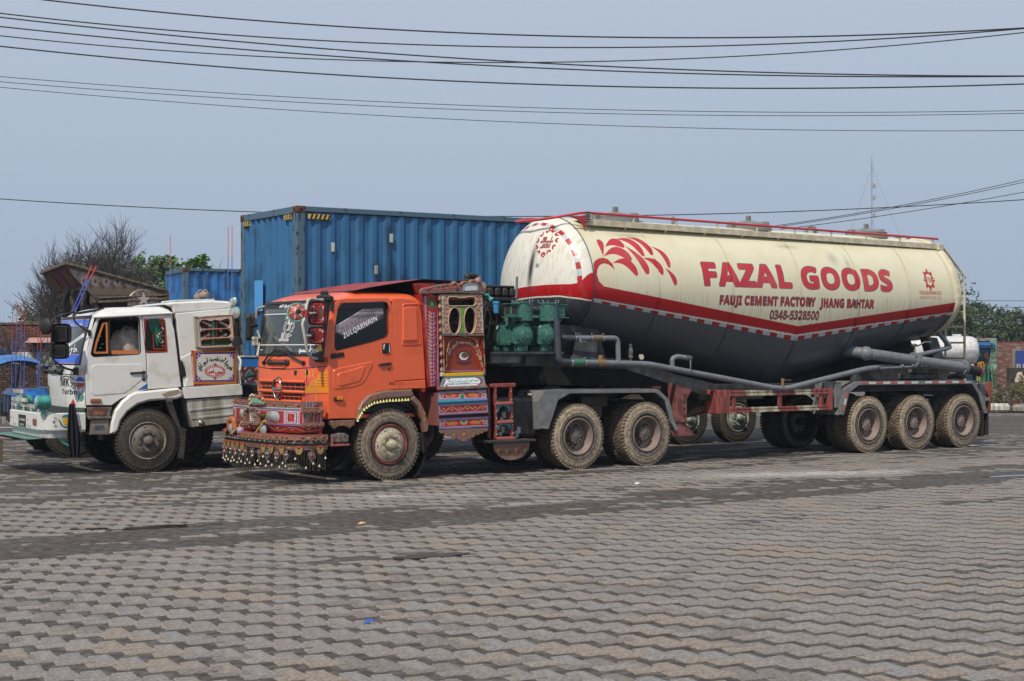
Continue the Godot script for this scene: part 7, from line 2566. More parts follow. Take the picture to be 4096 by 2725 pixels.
func white_truck() -> void:
	var t := node("tractor_truck", self, V(-5.728, 0, -24.779), deg_to_rad(28))
	tag(t, "white cab-over tractor truck with blue-banded windscreen and framed company sign on its sleeper", "truck")
	var mb: MB
	wheel(t, "wsteer", V(0, .5, 0), .5, "steer", .12, M.rim, M.hub, .2)
	wheel(t, "wsteer", V(0, .5, -2.4), .5, "steer", .12, M.rim, M.hub, 1.2, true)
	for x in [3.4, 4.7]:
		for z in [-.05, -2.35]: wheel(t, "wdrive", V(x, .5, z), .5, "drive", .5, M.rim, M.hub, x, z < -1)
	mb = MB.new()
	for z in [-.8, -1.6]: mb.bb(V(-1.1, .75, z - .05), V(5.4, .98, z + .05), .01)
	for x in [-1.0, .8, 2.2, 3.9]: mb.bb(V(x, .78, -1.6), V(x + .1, .95, -.8))
	for x in [0.0, 3.4, 4.7]: mb.tube([V(x, .5, -2.2), V(x, .5, -.2)], .08, 10)
	mb.bb(V(1.55, .9, -1.9), V(5.0, 1.1, -.4), .02); mb.bb(V(.6, .6, -2.0), V(1.5, 1.1, -.3), .05)
	obj("chassis", mb, M.chassis, t)
	# cab
	mb = MB.new()
	wskin(mb, -.05, -2.35, 1.03, 1.69, 0, 30, 8)
	wskin(mb, -.05, -.14, 1.69, 2.47, 0, 4, 8); wskin(mb, -2.26, -2.35, 1.69, 2.47, 0, 4, 8)
	obj("front_panel", mb, M.white, t)
	mb = MB.new()
	var g := []
	for i in 19:
		var u := i / 18.0
		var r := []
		for j in 29:
			var s := -1.0 + j / 14.0
			s = signf(s) * (1.0 - pow(1.0 - absf(s), 1.6))
			var z := -1.2 + 1.16 * s
			var x := lerpf(wp(z, 2.45).x, .42, u)
			var e := sqrt(maxf(0, 1.0 - pow(absf(s), 8.0)))
			var fb := sqrt(maxf(0.0, 1.0 - pow(clampf((u - .86) / .14, 0, 1), 2.5)))
			r.append(V(x, 2.43 + .075 * u + (.16 * (1.0 - pow(1.0 - clampf(u / .35, 0, 1), 2.2)) - .03 * u) * e * fb, z))
		g.append(r)
	mb.grid(g)
	mb.bar(V(-.86, 2.435, -.03), V(.4, 2.515, -.03), .04, .03, .01)
	obj("roof", mb, M.white, t)
	var dn := node("door", t)
	var win := round_poly(pv([-.876,1.861,-.837,2.057,-.753,2.392,-.718,2.405,-.132,2.447,-.115,1.873,-.836,1.83]), .05)
	mb = MB.new()
	mb.prism(pv([-.948,1.073,-.971,1.702,-.951,1.835,-.863,2.235,-.797,2.409,-.753,2.445,-.096,2.474,-.056,2.149,-.02,1.833,-.003,1.308,-.271,1.23,-.428,1.161,-.562,1.066]), -.1, -.045, .008, [win])
	mb.prism(round_poly(pv([-.881,1.657,-.82,1.705,-.091,1.711,-.057,1.629,-.091,1.46,-.283,1.305,-.373,1.25,-.841,1.223,-.885,1.279]), .04), -.06, -.037, .006)
	obj("door_skin", mb, M.white, dn)
	mb = MB.new()
	mb.prism(MB.inset(win, -.014 if not Geometry2D.is_polygon_clockwise(win) else -.014), -.075, -.04, .005, [win])
	mb.bb(V(-.606,1.845, -.07), V(-.584,2.411, -.045), .004)
	obj("window_seal", mb, M.blackplastic, dn)
	mb = MB.new()
	var wing := pv([-.843,1.89,-.806,2.057,-.702,2.352,-.622,2.371,-.612,1.874,-.816,1.87])
	mb.prism(wing, -.062, -.056, 0, [MB.inset(wing, .03)])
	mb.bb(V(-.561,1.865, -.06), V(-.144,1.923, -.054))
	obj("painted_strip", mb, mat(S(.55, .17, .04), .5), dn)
	mb = MB.new()
	for k in 9: mb.ball(V(-.52 + .035 * k, 1.865 + .007 * sin(k * 2.0), -.052), V(.008, .006, .003), 6)
	for k in 5: mb.ball(V(-.76 + .03 * (k % 3), 1.9 + .06 * k, -.055), V(.014, .01, .003), 6)
	obj("painted_dots", mb, M.teal, dn).set_meta("kind", "stuff")
	mb = MB.new()
	mb.box(V(-.152,1.572, -.02), V(.2, .03, .03), Basis(Vector3.BACK, .06), .01)
	mb.box(V(-.061,1.575, -.025), V(.06, .05, .03), Basis(Vector3.BACK, .06), .01); mb.box(V(-.254,1.563, -.03), V(.04, .04, .03), Basis(), .01)
	obj("handle", mb, M.blackplastic, dn)
	mb = MB.new()
	mb.disc(V(-.059,1.503, -.037), Vector3.BACK, .03, .004, 14)
	mb.col = Color(.4, .1, .04)
	mb.bb(V(-.082,1.445, -.04), V(-.032,1.487, -.034))
	obj("round_sticker", mb, mat(S(.12, .14, .3), .5), dn)
	mb = MB.new()
	mb.prism(pv([-.16,1.292,-.004,1.403,-.003,1.317]), -.05, -.0425)
	obj("blue_flash", mb, mat(S(.02, .12, .4), .4), dn)
	mb = MB.new()
	mb.box(V(-.809,1.14, -.03), V(.17, .065, .03), Basis(), .015)
	obj("side_marker", mb, mat(S(.3, .09, .02), .3), dn)
	# quarter panel and its painted window
	mb = MB.new()
	mb.prism(pv([-.084,2.474,0.287,2.496,0.375,2.447,0.435,2.242,0.548,1.34,0.008,1.308,-.008,1.833,-.047,2.149]), -.1, -.045, .01)
	obj("quarter_panel", mb, M.white, t)
	var qp := Pic.new(96, 128, Color(.02, .02, .022))
	qp.rc(0, 0, 96, 128, Color(.12, .3, .2)); qp.rc(2, 2, 92, 124, Color(.62, .2, .04)); qp.rc(8, 8, 80, 112, Color(.02, .02, .022))
	qp.poly(pv([34, 14, 86, 12, 90, 114, 38, 114]), Color(.62, .2, .04)); qp.poly(pv([38, 18, 82, 16, 86, 110, 42, 110]), Color(.03, .03, .03))
	qp.leaf(42, 64, 88, 44, PI / 2 - PI, Color(.05, .22, .17))
	for i in 7: qp.leaf(46, 66, 40, 8, -1.4 + i * .45, Color(.1, .4, .3))
	for i in 9: qp.leaf(66 + 6 * sin(i), 22 + i * 10, 14, 5, i * .8, Color(.82, .78, .75) if i % 2 else Color(.55, .3, .4)); 
	for i in 5: qp.ell(74, 28 + i * 18, 3, 3, Color(.7, .12, .1))
	mb = MB.new()
	mb.prism(round_poly(pv([-.066,2.42,0.255,2.432,0.287,2.396,0.329,1.891,-.02,1.878]), .03), -.06, -.04, .004)
	obj("quarter_window", mb, art(qp, .25), t)
	mb = MB.new()
	mb.prism(pv([-.948,1.073,-.562,1.066,-.428,1.161,-.271,1.23,-.003,1.308,0.548,1.34,0.287,2.496,-.753,2.445,-.863,2.235,-.971,1.702]), -2.36, -2.3)
	mb.bb(V(.32, 1.1, -2.3), V(.42, 2.5, -.1))
	obj("cab_back", mb, M.white, t)
	mb = MB.new()
	mb.bb(V(.24, 1.0, -2.28), V(.26, 2.45, -.12)); mb.bb(V(-.9, 1.0, -2.28), V(.26, 2.4, -2.26)); mb.bb(V(-.85, 2.4, -2.28), V(.26, 2.42, -.12)); mb.bb(V(-1.0, 1.0, -2.28), V(.26, 1.02, -.12))
	mb.bb(V(-1.05, 1.4, -2.2), V(-.7, 1.66, -.16), .05)
	mb.prism(pv([-.729,1.254,-.863,1.657,-.079,1.72,-.01,1.335]), -.13, -.11)
	obj("cab_lining", mb, mat(S(.03, .03, .032), .9), t)
	mb = MB.new()
	for z in [-.55, -1.75]:
		mb.box(V(-.1, 1.5, z), V(.5, .15, .5), Basis(), .05)
		mb.cut()
	obj("seat", mb, mat(S(.06, .06, .07), .9), t)
	# a pale quilt heaped behind the side window
	mb = MB.new()
	g = []
	for i in 15:
		var r := []
		for j in 25:
			var a := TAU * j / 24.0
			var b := PI * i / 14.0
			var q := V(cos(a) * sin(b), cos(b), sin(a) * sin(b))
			var k := 1.0 + .1 * sin(a * 5.0 + b * 3.0) + .07 * sin(b * 9.0 + a * 2.0)
			r.append(V(-.2, 1.98, -.45) + q * V(.28, .3, .24) * k)
		g.append(r)
	mb.grid(g)
	var bd := obj("seat_cover", mb, M.cloth, t)
	bd.set_meta("label", "pale quilt bundled over the seat back inside the open window")
	# windscreen
	mb = MB.new()
	wskin(mb, -.14, -2.26, 1.67, 1.72, -.002, 24, 1); wskin(mb, -.14, -2.26, 2.4, 2.47, -.002, 24, 1); wskin(mb, -.14, -.19, 1.7, 2.42, -.002, 3, 5); wskin(mb, -2.21, -2.26, 1.7, 2.42, -.002, 3, 5)
	obj("windscreen_frame", mb, M.blackplastic, t)
	mb = MB.new()
	wskin(mb, -.18, -2.22, 1.71, 2.41, -.006, 24, 5)
	obj("windscreen", mb, M.glass, t)
	for q in [[1.72, 1.86], [2.3, 2.41]]:
		mb = MB.new()
		wskin(mb, -.18, -2.22, q[0], q[1], .001, 24, 2)
		var bn := obj("blue_band", mb, mat(S(.03, .13, .62), .3), t)
		mb = MB.new()
		for y in q:
			wskin(mb, -.18, -2.22, y - .006, y + .006, .003, 24, 1)
			mb.cut()
		obj("band_edge", mb, mat(S(.4, .2, .32), .4), bn)
	mb = MB.new()
	script3(mb, "mashaallh", func(a, b): return wp(-.85 - a, 2.325 + b, .004), .55, .06, .014)
	script3(mb, "allh", func(a, b): return wp(-.28 - a, 2.325 + b, .004), .3, .05, .014)
	script3(mb, "Hajy", func(a, b): return wp(-.3 - a, 1.9 + b, .004), .42, .12, .02)
	script3(mb, "mdynh", func(a, b): return wp(-.85 - a, 1.9 + b, .004), .34, .1, .018)
	wpoly(mb, pv([-.24, 2.2, -.2, 2.14, -.82, 1.95, -.84, 2.01]), .003)
	obj("windscreen_lettering", mb, mat(S(.68, .68, .7), .6), t).set_meta("kind", "stuff")
	# front details
	mb = MB.new()
	var sm := []
	for k in 21: sm.append(wp(lerpf(-.16, -2.3, k / 20.0), 1.545, 0))
	mb.tube(sm, .006, 5)
	mb.tube([wp(-.06, 1.06, .0), wp(-.06, 1.5, 0), V(-.968, 1.7, -.045)], .005, 5)
	obj("panel_seam", mb, M.dark, t)
	mb = MB.new()
	mb.tube([wp(-.72, 1.585, .02), wp(-1.3, 1.585, .03), wp(-1.95, 1.585, .02)], .028, 8)
	for z in [-.72, -1.95]: mb.ball(wp(z, 1.58, .03), V(.06, .05, .08), 10)
	mb.tube([wp(-.6, 1.64, .03), wp(-1.1, 1.68, .03), wp(-1.7, 1.66, .03)], .015, 6)
	obj("wiper_gear", mb, M.blackplastic, t)
	mb = MB.new()
	mb.disc(wp(-1.72, 1.27, .004), Vector3.LEFT, .085, .012, 24)
	obj("round_badge", mb, mat(S(.05, .055, .05), .4), t)
	var lt := func(z: float, y: float): return func(a, b): return wp(z + a, y + b, .004)
	mb = MB.new()
	letters3(mb, "MK", lt.call(-.72, 1.36), .32, .13); letters3(mb, "210", lt.call(-.36, 1.35), .2, .075); letters3(mb, "Turbo", lt.call(-.7, 1.235), .5, .085)
	wpoly(mb, pv([-.32, 1.325, -.14, 1.33, -.14, 1.34, -.32, 1.337]), .004)
	var arc := []
	for k in 15: arc.append(Vector2(-.5 + .3 * cos(lerpf(3.6, .5, k / 14.0)), 1.4 + .12 * sin(lerpf(3.6, .5, k / 14.0))))
	stroke3(mb, arc, func(a, b): return wp(a, b, .004), .012)
	obj("model_lettering", mb, M.black, t)
	for k in 3:
		mb = MB.new()
		var o := PackedVector2Array()
		for j in 17:
			var a := PI * j / 16.0 * (1.0 if k == 0 else -1.0)
			o.append(Vector2(-.1 + .075 * cos(a) * (1.0), 1.43 + .07 * sin(a) + (.012 if k == 0 else -.012)))
		if k == 2: o = oval(-.1, 1.43, .083, .082)
		var r := mb
		var ix := Geometry2D.triangulate_polygon(o)
		for i in range(0, ix.size(), 3): r.tri(wp(o[ix[i]].x - .04, o[ix[i]].y, .008 - .003 * (k / 2)), wp(o[ix[i + 1]].x - .04, o[ix[i + 1]].y, .008 - .003 * (k / 2)), wp(o[ix[i + 2]].x - .04, o[ix[i + 2]].y, .008 - .003 * (k / 2)))
		obj("round_emblem", mb, [mat(S(.02, .12, .5), .5), mat(S(.5, .03, .03), .5), mat(S(.6, .6, .6), .5)][k], t)
	mb = MB.new()
	wpoly(mb, oval(-.14, 1.2, .06, .065), .005)
	for s in [-1, 1]: wpoly(mb, pv([-.14 + s * .01, 1.25, -.14 + s * .06, 1.38, -.14 + s * .035, 1.25]), .005)
	obj("hare_sticker", mb, mat(S(.1, .24, .2), .5), t)
	mb = MB.new()
	wpoly(mb, pv([-.42, 1.06, -.24, 1.06, -.3, 1.17]), .006); mb.cut(); wpoly(mb, pv([-.38, 1.61, -.3, 1.64, -.22, 1.61, -.3, 1.58]), .006)
	obj("red_marker", mb, mat(S(.5, .03, .03), .4), t)
	mb = MB.new()
	wskin(mb, -.06, -2.34, .9, 1.035, .01, 24, 2); wskin(mb, -.06, -2.34, .9, .92, .03, 24, 1)
	obj("lower_grille", mb, mat(S(.09, .11, .105), .5, 0, tx.grime, 2), t)
	sleeper(t)
	white_bumper(t)
	# mirrors on a black bar
	mb = MB.new()
	mb.tube(arc_pts([V(-.6, 2.58, -.4), V(-1.05, 2.5, -.3), V(-1.16,2.52, .0), V(-1.495,2.405, .1), V(-1.515,1.924, .1), V(-1.494,1.771, .1), V(-1.3,1.649, .05), V(-1.08, 1.6, -.12)], .08), .017, 8)
	mb.tube(arc_pts([V(-.5, 2.58, -.5), V(-1.0, 2.5, -.35), V(-1.16,2.498, .0), V(-1.149,2.365, .0), V(-.903,2.19, -.02)], .06), .014, 8)
	mb.tube([V(-1.505,2.241, .1), V(-1.344,2.264, .05)], .014, 6); mb.tube([V(-1.505,1.946, .1), V(-1.387,1.946, .05)], .014, 6)
	mb.box(V(-.908,2.195, -.04), V(.04, .1, .05), Basis(), .012); mb.box(V(-1.093,1.602, -.12), V(.08, .12, .06), Basis(), .015)
	obj("mirror_bar", mb, M.blackplastic, t)
	mirror(t, "big_mirror", V(-1.331,2.183, .05), V(.26, .3, .1), deg_to_rad(148), M.blackplastic)
	mirror(t, "small_mirror", V(-1.365,1.913, .05), V(.26, .24, .09), deg_to_rad(148), M.blackplastic)
	mirror(t, "round_mirror", V(-1.599,2.291, .1), V(.26, .26, .1), deg_to_rad(120), M.blackplastic, true)
	# striped scarf tossed over the wipers
	mb = MB.new()
	g = []
	var zs := [-2.5, -2.25, -2.0, -1.7, -1.4, -1.1, -.95]
	var ys := [1.56, 1.63, 1.72, 1.78, 1.76, 1.68, 1.61]
	for i in 15:
		var u := i / 14.0 * 6.0
		var a := mini(int(u), 5)
		var r := []
		for j in 7: r.append(V(-1.24 - .02 * sin(i * 1.7 + j), lerpf(ys[a], ys[a + 1], u - a) - .07 + .022 * j + .01 * sin(i * 2.1), lerpf(zs[a], zs[a + 1], u - a) + .02 * sin(j * 2.0)))
		g.append(r)
	mb.grid(g)
	var st := Pic.new(64, 32, Color(.5, .48, .38))
	for k in 8: st.rc(0, k * 4, 64, 2, Color(.13, .15, .22))
	for k in 6: st.rc(k * 11, 0, 3, 32, Color(.28, .27, .22))
	var sc := obj("scarf", mb, art(st, .95), self)
	sc.transform = t.transform
	tag(sc, "striped checked scarf lying over the wipers of the white truck", "scarf")
func sleeper(t: Node3D) -> void:
	var mb := MB.new()
	var side := pv([0.458,2.511,1.398,2.605,1.548,1.364,0.594,1.337])
	mb.prism(side, -2.36, -.05, .01)
	mb.prism(pv([0.437,2.516,0.402,2.607,0.287,2.651,0.414,2.693,1.058,2.73,1.34,2.716,1.398,2.665,1.407,2.61,1.106,2.56]), -2.32, -.08, .03)
	obj("sleeper_box", mb, M.white, t)
	mb = MB.new()
	mb.prism(pv([0.287,2.642,0.398,2.602,0.439,2.516,0.594,1.337,0.548,1.338,0.402,2.447,0.356,2.538]), -2.2, -.14)
	obj("gap_seal", mb, M.dark, t)
	mb = MB.new()
	mb.prism(pv([0.521,1.717,0.544,1.774,0.609,1.717,0.628,1.511,0.554,1.493,0.517,1.512]), -.06, -.035, .008)
	obj("air_inlet", mb, M.black, t)
	mb = MB.new()
	mb.prism(pv([0.528,1.804,0.703,1.881,0.755,1.361,0.591,1.338,0.633,1.488]), -.06, -.035, .012)
	obj("side_bulge", mb, M.white, t)
	# painted window box with three slots
	var o := node("window_box", t)
	mb = MB.new()
	mb.prism(pv([0.801,2.445,1.361,2.496,1.404,1.987,0.844,1.959]), -.05, .03, .01, [
		round_poly(pv([0.817,2.335,0.836,2.399,0.892,2.423,1.01,2.392,1.081,2.42,1.153,2.397,1.295,2.445,1.329,2.408,1.334,2.32,1.296,2.283,0.855,2.262]), .03),
		round_poly(pv([0.822,2.193,0.855,2.239,1.3,2.265,1.343,2.232,1.348,2.172,1.31,2.14,0.864,2.12,0.832,2.143]), .03),
		round_poly(pv([0.832,2.051,0.865,2.088,1.32,2.117,1.358,2.084,1.363,2.043,1.324,2.006,0.869,1.987]), .03)])
	obj("slotted_front", mb, mat(S(.66, .6, .56), .45, 0, noise_tex("speckle", 128, .12, Color(.85, .7, .62), Color(1, 1, 1), 2), 4), o)
	mb = MB.new()
	mb.prism(pv([0.737,2.458,0.817,2.45,0.855,1.959,0.775,1.973]), -.05, .015, .01)
	mb.prism(pv([0.736,2.463,1.351,2.51,1.366,2.492,0.801,2.44]), -.05, .035, .005)
	obj("box_side", mb, M.whitedirty, o)
	mb = MB.new()
	for q in [[0.794,2.445,1.362,2.496], [0.841,1.964,1.401,1.987], [0.855,2.253,1.319,2.279], [0.86,2.106,1.334,2.131], [0.801,2.44,0.844,1.964], [1.353,2.492,1.396,1.987]]: mb.tube([V(q[0], q[1], .035), V(q[2], q[3], .035)], .006, 6)
	obj("orange_beading", mb, mat(S(.5, .2, .1), .5), o)
	mb = MB.new()
	mb.prism(pv([0.826,2.432,1.367,2.484,1.401,1.997,0.864,1.969]), -.045, -.035)
	obj("painted_back", mb, art(vent_art(), .5), o)
	# framed company sign
	mb = MB.new()
	mb.prism(pv([0.705,1.918,1.435,1.953,1.474,1.375,0.743,1.355]), -.05, -.01, .008)
	obj("company_sign", mb, art(company_art(), .45), t)
	# skirts
	mb = MB.new()
	mb.prism(round_poly(pv([0.567,1.329,1.49,1.379,1.538,1.341,1.548,1.225,1.543,1.202,0.59,1.151]), .02), -.5, .0, .006)
	obj("upper_skirt", mb, M.white, t)
	mb = MB.new()
	mb.prism(pv([0.637,1.132,1.539,1.192,1.519,1.051,1.428,0.758,0.736,0.695,0.656,0.962]), -.4, -.03, .01)
	mb.prism(pv([0.665,0.985,1.51,1.049,1.5,1.012,0.674,0.944]), -.05, -.018, .006); mb.prism(pv([0.698,0.856,1.462,0.915,1.452,0.878,0.707,0.815]), -.05, -.018, .006)
	obj("lower_skirt", mb, M.whitedirty, t)
	mb = MB.new()
	mb.disc(V(0.861,0.757, .0), Vector3.BACK, .05, .05, 20, .012)
	var lm := obj("skirt_lamp", mb, M.chrome, t)
	mb = MB.new()
	mb.ball(V(0.861,0.757, .025), V(.03, .03, .012), 12)
	obj("lens", mb, mat(S(.3, .12, .1), .2), lm)
	# fender, flap, step
	mb = MB.new()
	mb.prism(pv([-.589,0.629,-.572,0.807,-.514,0.989,-.407,1.135,-.295,1.223,-.193,1.271,0.482,1.331,0.547,1.273,0.552,1.184,0.459,1.149,0.023,1.128,-.159,1.077,-.317,0.967,-.424,0.826,-.469,0.675,-.518,0.627]), -.5, .01, .03)
	obj("fender", mb, M.white, t)
	mb = MB.new()
	mb.prism(pv([0.214,1.23,0.34,1.276,0.479,1.297,0.53,1.262,0.456,1.217,0.272,1.174]), .005, .012)
	obj("peeled_paint", mb, mat(S(.3, .24, .17), .8), t)
	mb = MB.new()
	mb.lathe([Vector2(.62, -.42), Vector2(.62, -.04)], Transform3D(MB.along(Vector3.BACK), V(0, .5, 0)), 20, [], -.2, PI + .1)
	mb.bb(V(-.6, .5, -.8), V(.7, 1.1, -.46))
	obj("wheel_housing", mb, M.black, t)
	mb = MB.new()
	mb.prism(pv([0.286,1.096,0.401,1.107,0.545,0.699,0.634,0.66,0.592,0.172,0.49,0.212,0.513,0.64]), -.42, -.04, .01)
	obj("mud_flap", mb, mat(S(.06, .05, .045), .9, 0, tx.grime, 1), t)
	mb = MB.new()
	mb.prism(pv([-.939,1.044,-.553,1.038,-.58,0.895,-.939,0.88]), -.3, -.05, .008)
	mb.prism(pv([-.926,0.902,-.571,0.895,-.571,0.859,-.926,0.858]), -.35, -.02, .006); mb.prism(pv([-.903,0.644,-.584,0.636,-.584,0.609,-.903,0.613]), -.35, -.02, .006)
	obj("step", mb, mat(S(.17, .15, .13), .7, 0, tx.grime, 2), t)
	mb = MB.new()
	mb.prism(pv([-.888,1.013,-.844,1.043,-.678,1.045,-.641,1.013,-.649,0.919,-.689,0.902,-.855,0.901,-.893,0.935]), -.05, -.04, .004)
	var yp := obj("year_plate", mb, mat(S(.12, .05, .035), .6), t)
	mb = MB.new()
	letters3(mb, "2016", func(a, b): return V(-.845 + a, .925 + b, -.038), .145, .05)
	obj("year_digits", mb, mat(S(.35, .2, .15), .6), yp)
	var vp := Pic.new(96, 72, Color(.52, .47, .42))
	for i in 9: vp.line([Vector2(48, 10), Vector2(i * 12, 72)], 1.5, Color(.25, .2, .18))
	for i in 4: vp.ell(48, 14, 10 + i * 12, 6 + i * 14, Color(.35, .3, .26)) ; vp.ell(48, 14, 7 + i * 12, 3 + i * 14, Color(.55, .48, .42))
	vp.poly(pv([24, 30, 72, 30, 78, 62, 18, 62]), Color(.3, .36, .42)); vp.text("VIP", 28, 68, 58, 22, Color(.1, .12, .2))
	mb = MB.new()
	mb.prism(pv([-.879,0.844,-.596,0.847,-.609,0.641,-.897,0.644]), -.1, -.06)
	obj("step_panel", mb, art(wear(vp, .4, Color(.45, .38, .32)), .6), t)
	# lamps, tassel and hatch on the sleeper
	for q in [[1.425,2.711], [1.413,2.529]]:
		var big: bool = q[1] < 2.66
		var l := node("round_lamp", t, V(q[0], q[1], -.1 if not big else .03))
		mb = MB.new()
		var r := .1 if big else .075
		mb.lathe([Vector2(0, -.07), Vector2(r * .6, -.06), Vector2(r, -.01), Vector2(r, .015), Vector2(r * .92, .02)], Transform3D(MB.along(V(-.75, 0, .65)), Vector3.ZERO), 24)
		obj("lamp_shell", mb, M.teal, l)
		mb = MB.new()
		mb.lathe([Vector2(r * .93, .015), Vector2(r * .6, .03), Vector2(0, .036)], Transform3D(MB.along(V(-.75, 0, .65)), Vector3.ZERO), 24)
		obj("lamp_lens", mb, M.lens, l)
	mb = MB.new()
	mb.lathe([Vector2(.02, 0), Vector2(.035, -.1), Vector2(.055, -.28), Vector2(.05, -.3), Vector2(.08, -.34), Vector2(.1, -.44), Vector2(.0, -.44)], Transform3D(Basis(), V(1.444,2.455, .0)), 14)
	var ts := obj("tassel", mb, mat(S(.012, .011, .013), .95), self)
	ts.transform = t.transform
	tag(ts, "black yarn tassel hanging below the round lamp at the sleeper's rear edge", "tassel")
	mb = MB.new()
	mb.prism(pv([0.534,2.712,0.541,2.735,1.198,2.763,1.208,2.74]), -1.2, -.4, .004)
	obj("roof_hatch", mb, mat(S(.5, .56, .53), .6), t)
	mb = MB.new()
	mb.tube(arc_pts([V(1.45, 1.9, -.1), V(1.52, 1.75, .0), V(1.5, 1.6, .0)], .05), .02, 8)
	obj("grab_rail", mb, M.white, t)
	mb = MB.new()
	mb.xf = Transform3D(Basis(), V(1.084,2.81, -.8))
	for k in 2: 
		mb.ball(V(.05 * k, .03 * k, .08 * k), V(.12, .05, .045), 12); mb.tube(arc_pts([V(.05 * k - .1, 0, .08 * k), V(.06 * k, .12, .08 * k), V(.05 * k + .1, 0, .08 * k)], .04), .014, 6)
	var sh := obj("sandals", mb, mat(S(.3, .22, .2), .8), self)
	sh.transform = t.transform
	tag(sh, "pair of pale sandals left on the white truck's sleeper roof", "sandals")
func wbp(u: float, off := 0.0) -> Vector3:   # the white bumper's line, near end to far end
	var pts := [Vector2(-.97, -.03), Vector2(-1.47, -.03), Vector2(-1.57, -.1), Vector2(-1.63, -.35), Vector2(-1.72, -2.0), Vector2(-1.68, -2.3), Vector2(-1.58, -2.4), Vector2(-1.0, -2.42)]
	var ks := [0.0, .2, .25, .33, .76, .83, .87, 1.0]
	var i := 0
	while i < 6 and u > ks[i + 1]: i += 1
	var q: Vector2 = pts[i].lerp(pts[i + 1], clampf((u - ks[i]) / (ks[i + 1] - ks[i]), 0, 1))
	var nn := Vector2(-1, 0.05)
	if u < .2: nn = Vector2(0, 1)
	elif u < .33: nn = Vector2(0, 1).lerp(Vector2(-1, .05), (u - .2) / .13).normalized()
	elif u > .87: nn = Vector2(0, -1)
	elif u > .76: nn = Vector2(-1, .05).lerp(Vector2(0, -1), (u - .76) / .11).normalized()
	q += nn * off
	return V(q.x, 0, q.y)
func wband(mb: MB, u0: float, u1: float, y0: float, y1: float, o0: float, o1: float) -> void:
	var g := []
	for i in 2:
		var r := []
		for j in 49:
			var q := wbp(lerpf(u0, u1, j / 48.0), o1 if i == 0 else o0)
			r.append(V(q.x, y1 if i == 0 else y0, q.z))
		g.append(r)
	mb.grid(g, false, true)
func white_bumper(t: Node3D) -> void:
	var o := node("bumper", t)
	var mb := MB.new()
	wband(mb, 0, 1, .7, .945, .012, .012); wband(mb, 0, 1, .93, .96, .012, -.02); wband(mb, 0, 1, .66, .7, -.02, .012)
	wband(mb, .04, 1, .575, .67, -.06, -.03); wband(mb, .04, 1, .572, .576, -.2, -.06)
	var rw := mat(S(.62, .62, .6), .45, 0, noise_tex("bumperrust", 512, .018, Color(.45, .28, .18), Color(1, 1, 1), 5, 3, Vector2(1, 1), .16, .34), 1.1)
	obj("bumper_shell", mb, rw, o)
	mb = MB.new()
	wband(mb, 0, 1, .95, .951, -.3, -.02); wband(mb, .3, 1, .56, .562, -.3, .2)
	obj("teal_shelf", mb, mat(S(.1, .2, .18), .7), o)
	mb = MB.new()
	wband(mb, .2, .9, 1.02, 1.075, -.02, -.02); wband(mb, .2, .9, 1.073, 1.076, -.06, -.02)
	for u in [.24, .34, .46, .58, .7, .8]:
		var q := wbp(u, -.03)
		mb.box(V(q.x, .985, q.z), V(.03, .08, .05), Basis(), .005)
	obj("top_rail", mb, M.whitedirty, o)
	mb = MB.new()
	for q in [[1.13, -1.05, -1.95], [1.26, -1.25, -1.85]]:
		mb.bar(V(-1.66, q[0], q[1]), V(-1.7, q[0], q[2]), .05, .06, .006)
		for z in [-1.35, -1.7]: mb.bar(V(-1.68, q[0] - .1, z), V(-1.68, q[0], z), .03, .03)
	obj("lamp_bar", mb, M.plasterwhite, o)
	for q in [[-.071,1.131], [-1.493,1.105]]:
		var l := node("teal_lamp", o, V(-1.68, q[1], q[0]))
		mb = MB.new()
		mb.lathe([Vector2(0, -.2), Vector2(.08, -.19), Vector2(.1, -.16), Vector2(.105, -.02), Vector2(.105, .02), Vector2(.095, .03)], Transform3D(MB.along(V(-1, 0, -.05)), Vector3.ZERO), 26)
		mb.tube([V(.08, -.1, 0), V(.08, -.2, 0)], .03, 8)
		obj("lamp_shell", mb, M.teal, l)
		mb = MB.new()
		mb.lathe([Vector2(.095, .02), Vector2(.06, .045), Vector2(0, .055)], Transform3D(MB.along(V(-1, 0, -.05)), Vector3.ZERO), 24)
		obj("lamp_lens", mb, M.lens, l)
	# number plate, reflectors, painted tulip
	var on := func(u: float, y: float, d: float): 
		var q := wbp(u, d)
		return V(q.x, y, q.z)
	mb = MB.new()
	mb.quad(on.call(.62, .71, .017), on.call(.62, .9, .017), on.call(.5, .9, .017), on.call(.5, .71, .017))
	var pl := obj("number_plate", mb, M.black, o)
	mb = MB.new()
	letters3(mb, "JT-5669", func(a, b): return on.call(.61 - a, .79 + b, .021), .1, .055)
	letters3(mb, "KARACHI", func(a, b): return on.call(.595 - a, .73 + b, .021), .07, .03)
	obj("plate_text", mb, mat(S(.6, .6, .6), .5), pl)
	for q in [[.33, .385], [.79, .81]]:
		mb = MB.new()
		var g := []
		for i in 2:
			var r := []
			for j in 5: r.append(on.call(lerpf(q[0], q[1], j / 4.0), .86 if i == 0 else .76, .02))
			g.append(r)
		mb.grid(g, false, true)
		obj("reflector", mb, mat(S(.22, .06, .02), .3), o)
	mb = MB.new()
	mb.prism(pv([-1.323,0.894,-1.197,0.896,-1.193,0.81,-1.223,0.782,-1.288,0.781,-1.314,0.812]), -.02, -.012)
	var tu := obj("tulip_cup", mb, mat(S(.66, .38, .02), .45), o)
	mb = MB.new()
	mb.prism(pv([-1.332,0.903,-1.299,0.933,-1.223,0.94,-1.188,0.926,-1.193,0.896,-1.323,0.889]), -.02, -.011)
	obj("tulip_top", mb, mat(S(.05, .2, .34), .45), tu)
	mb = MB.new()
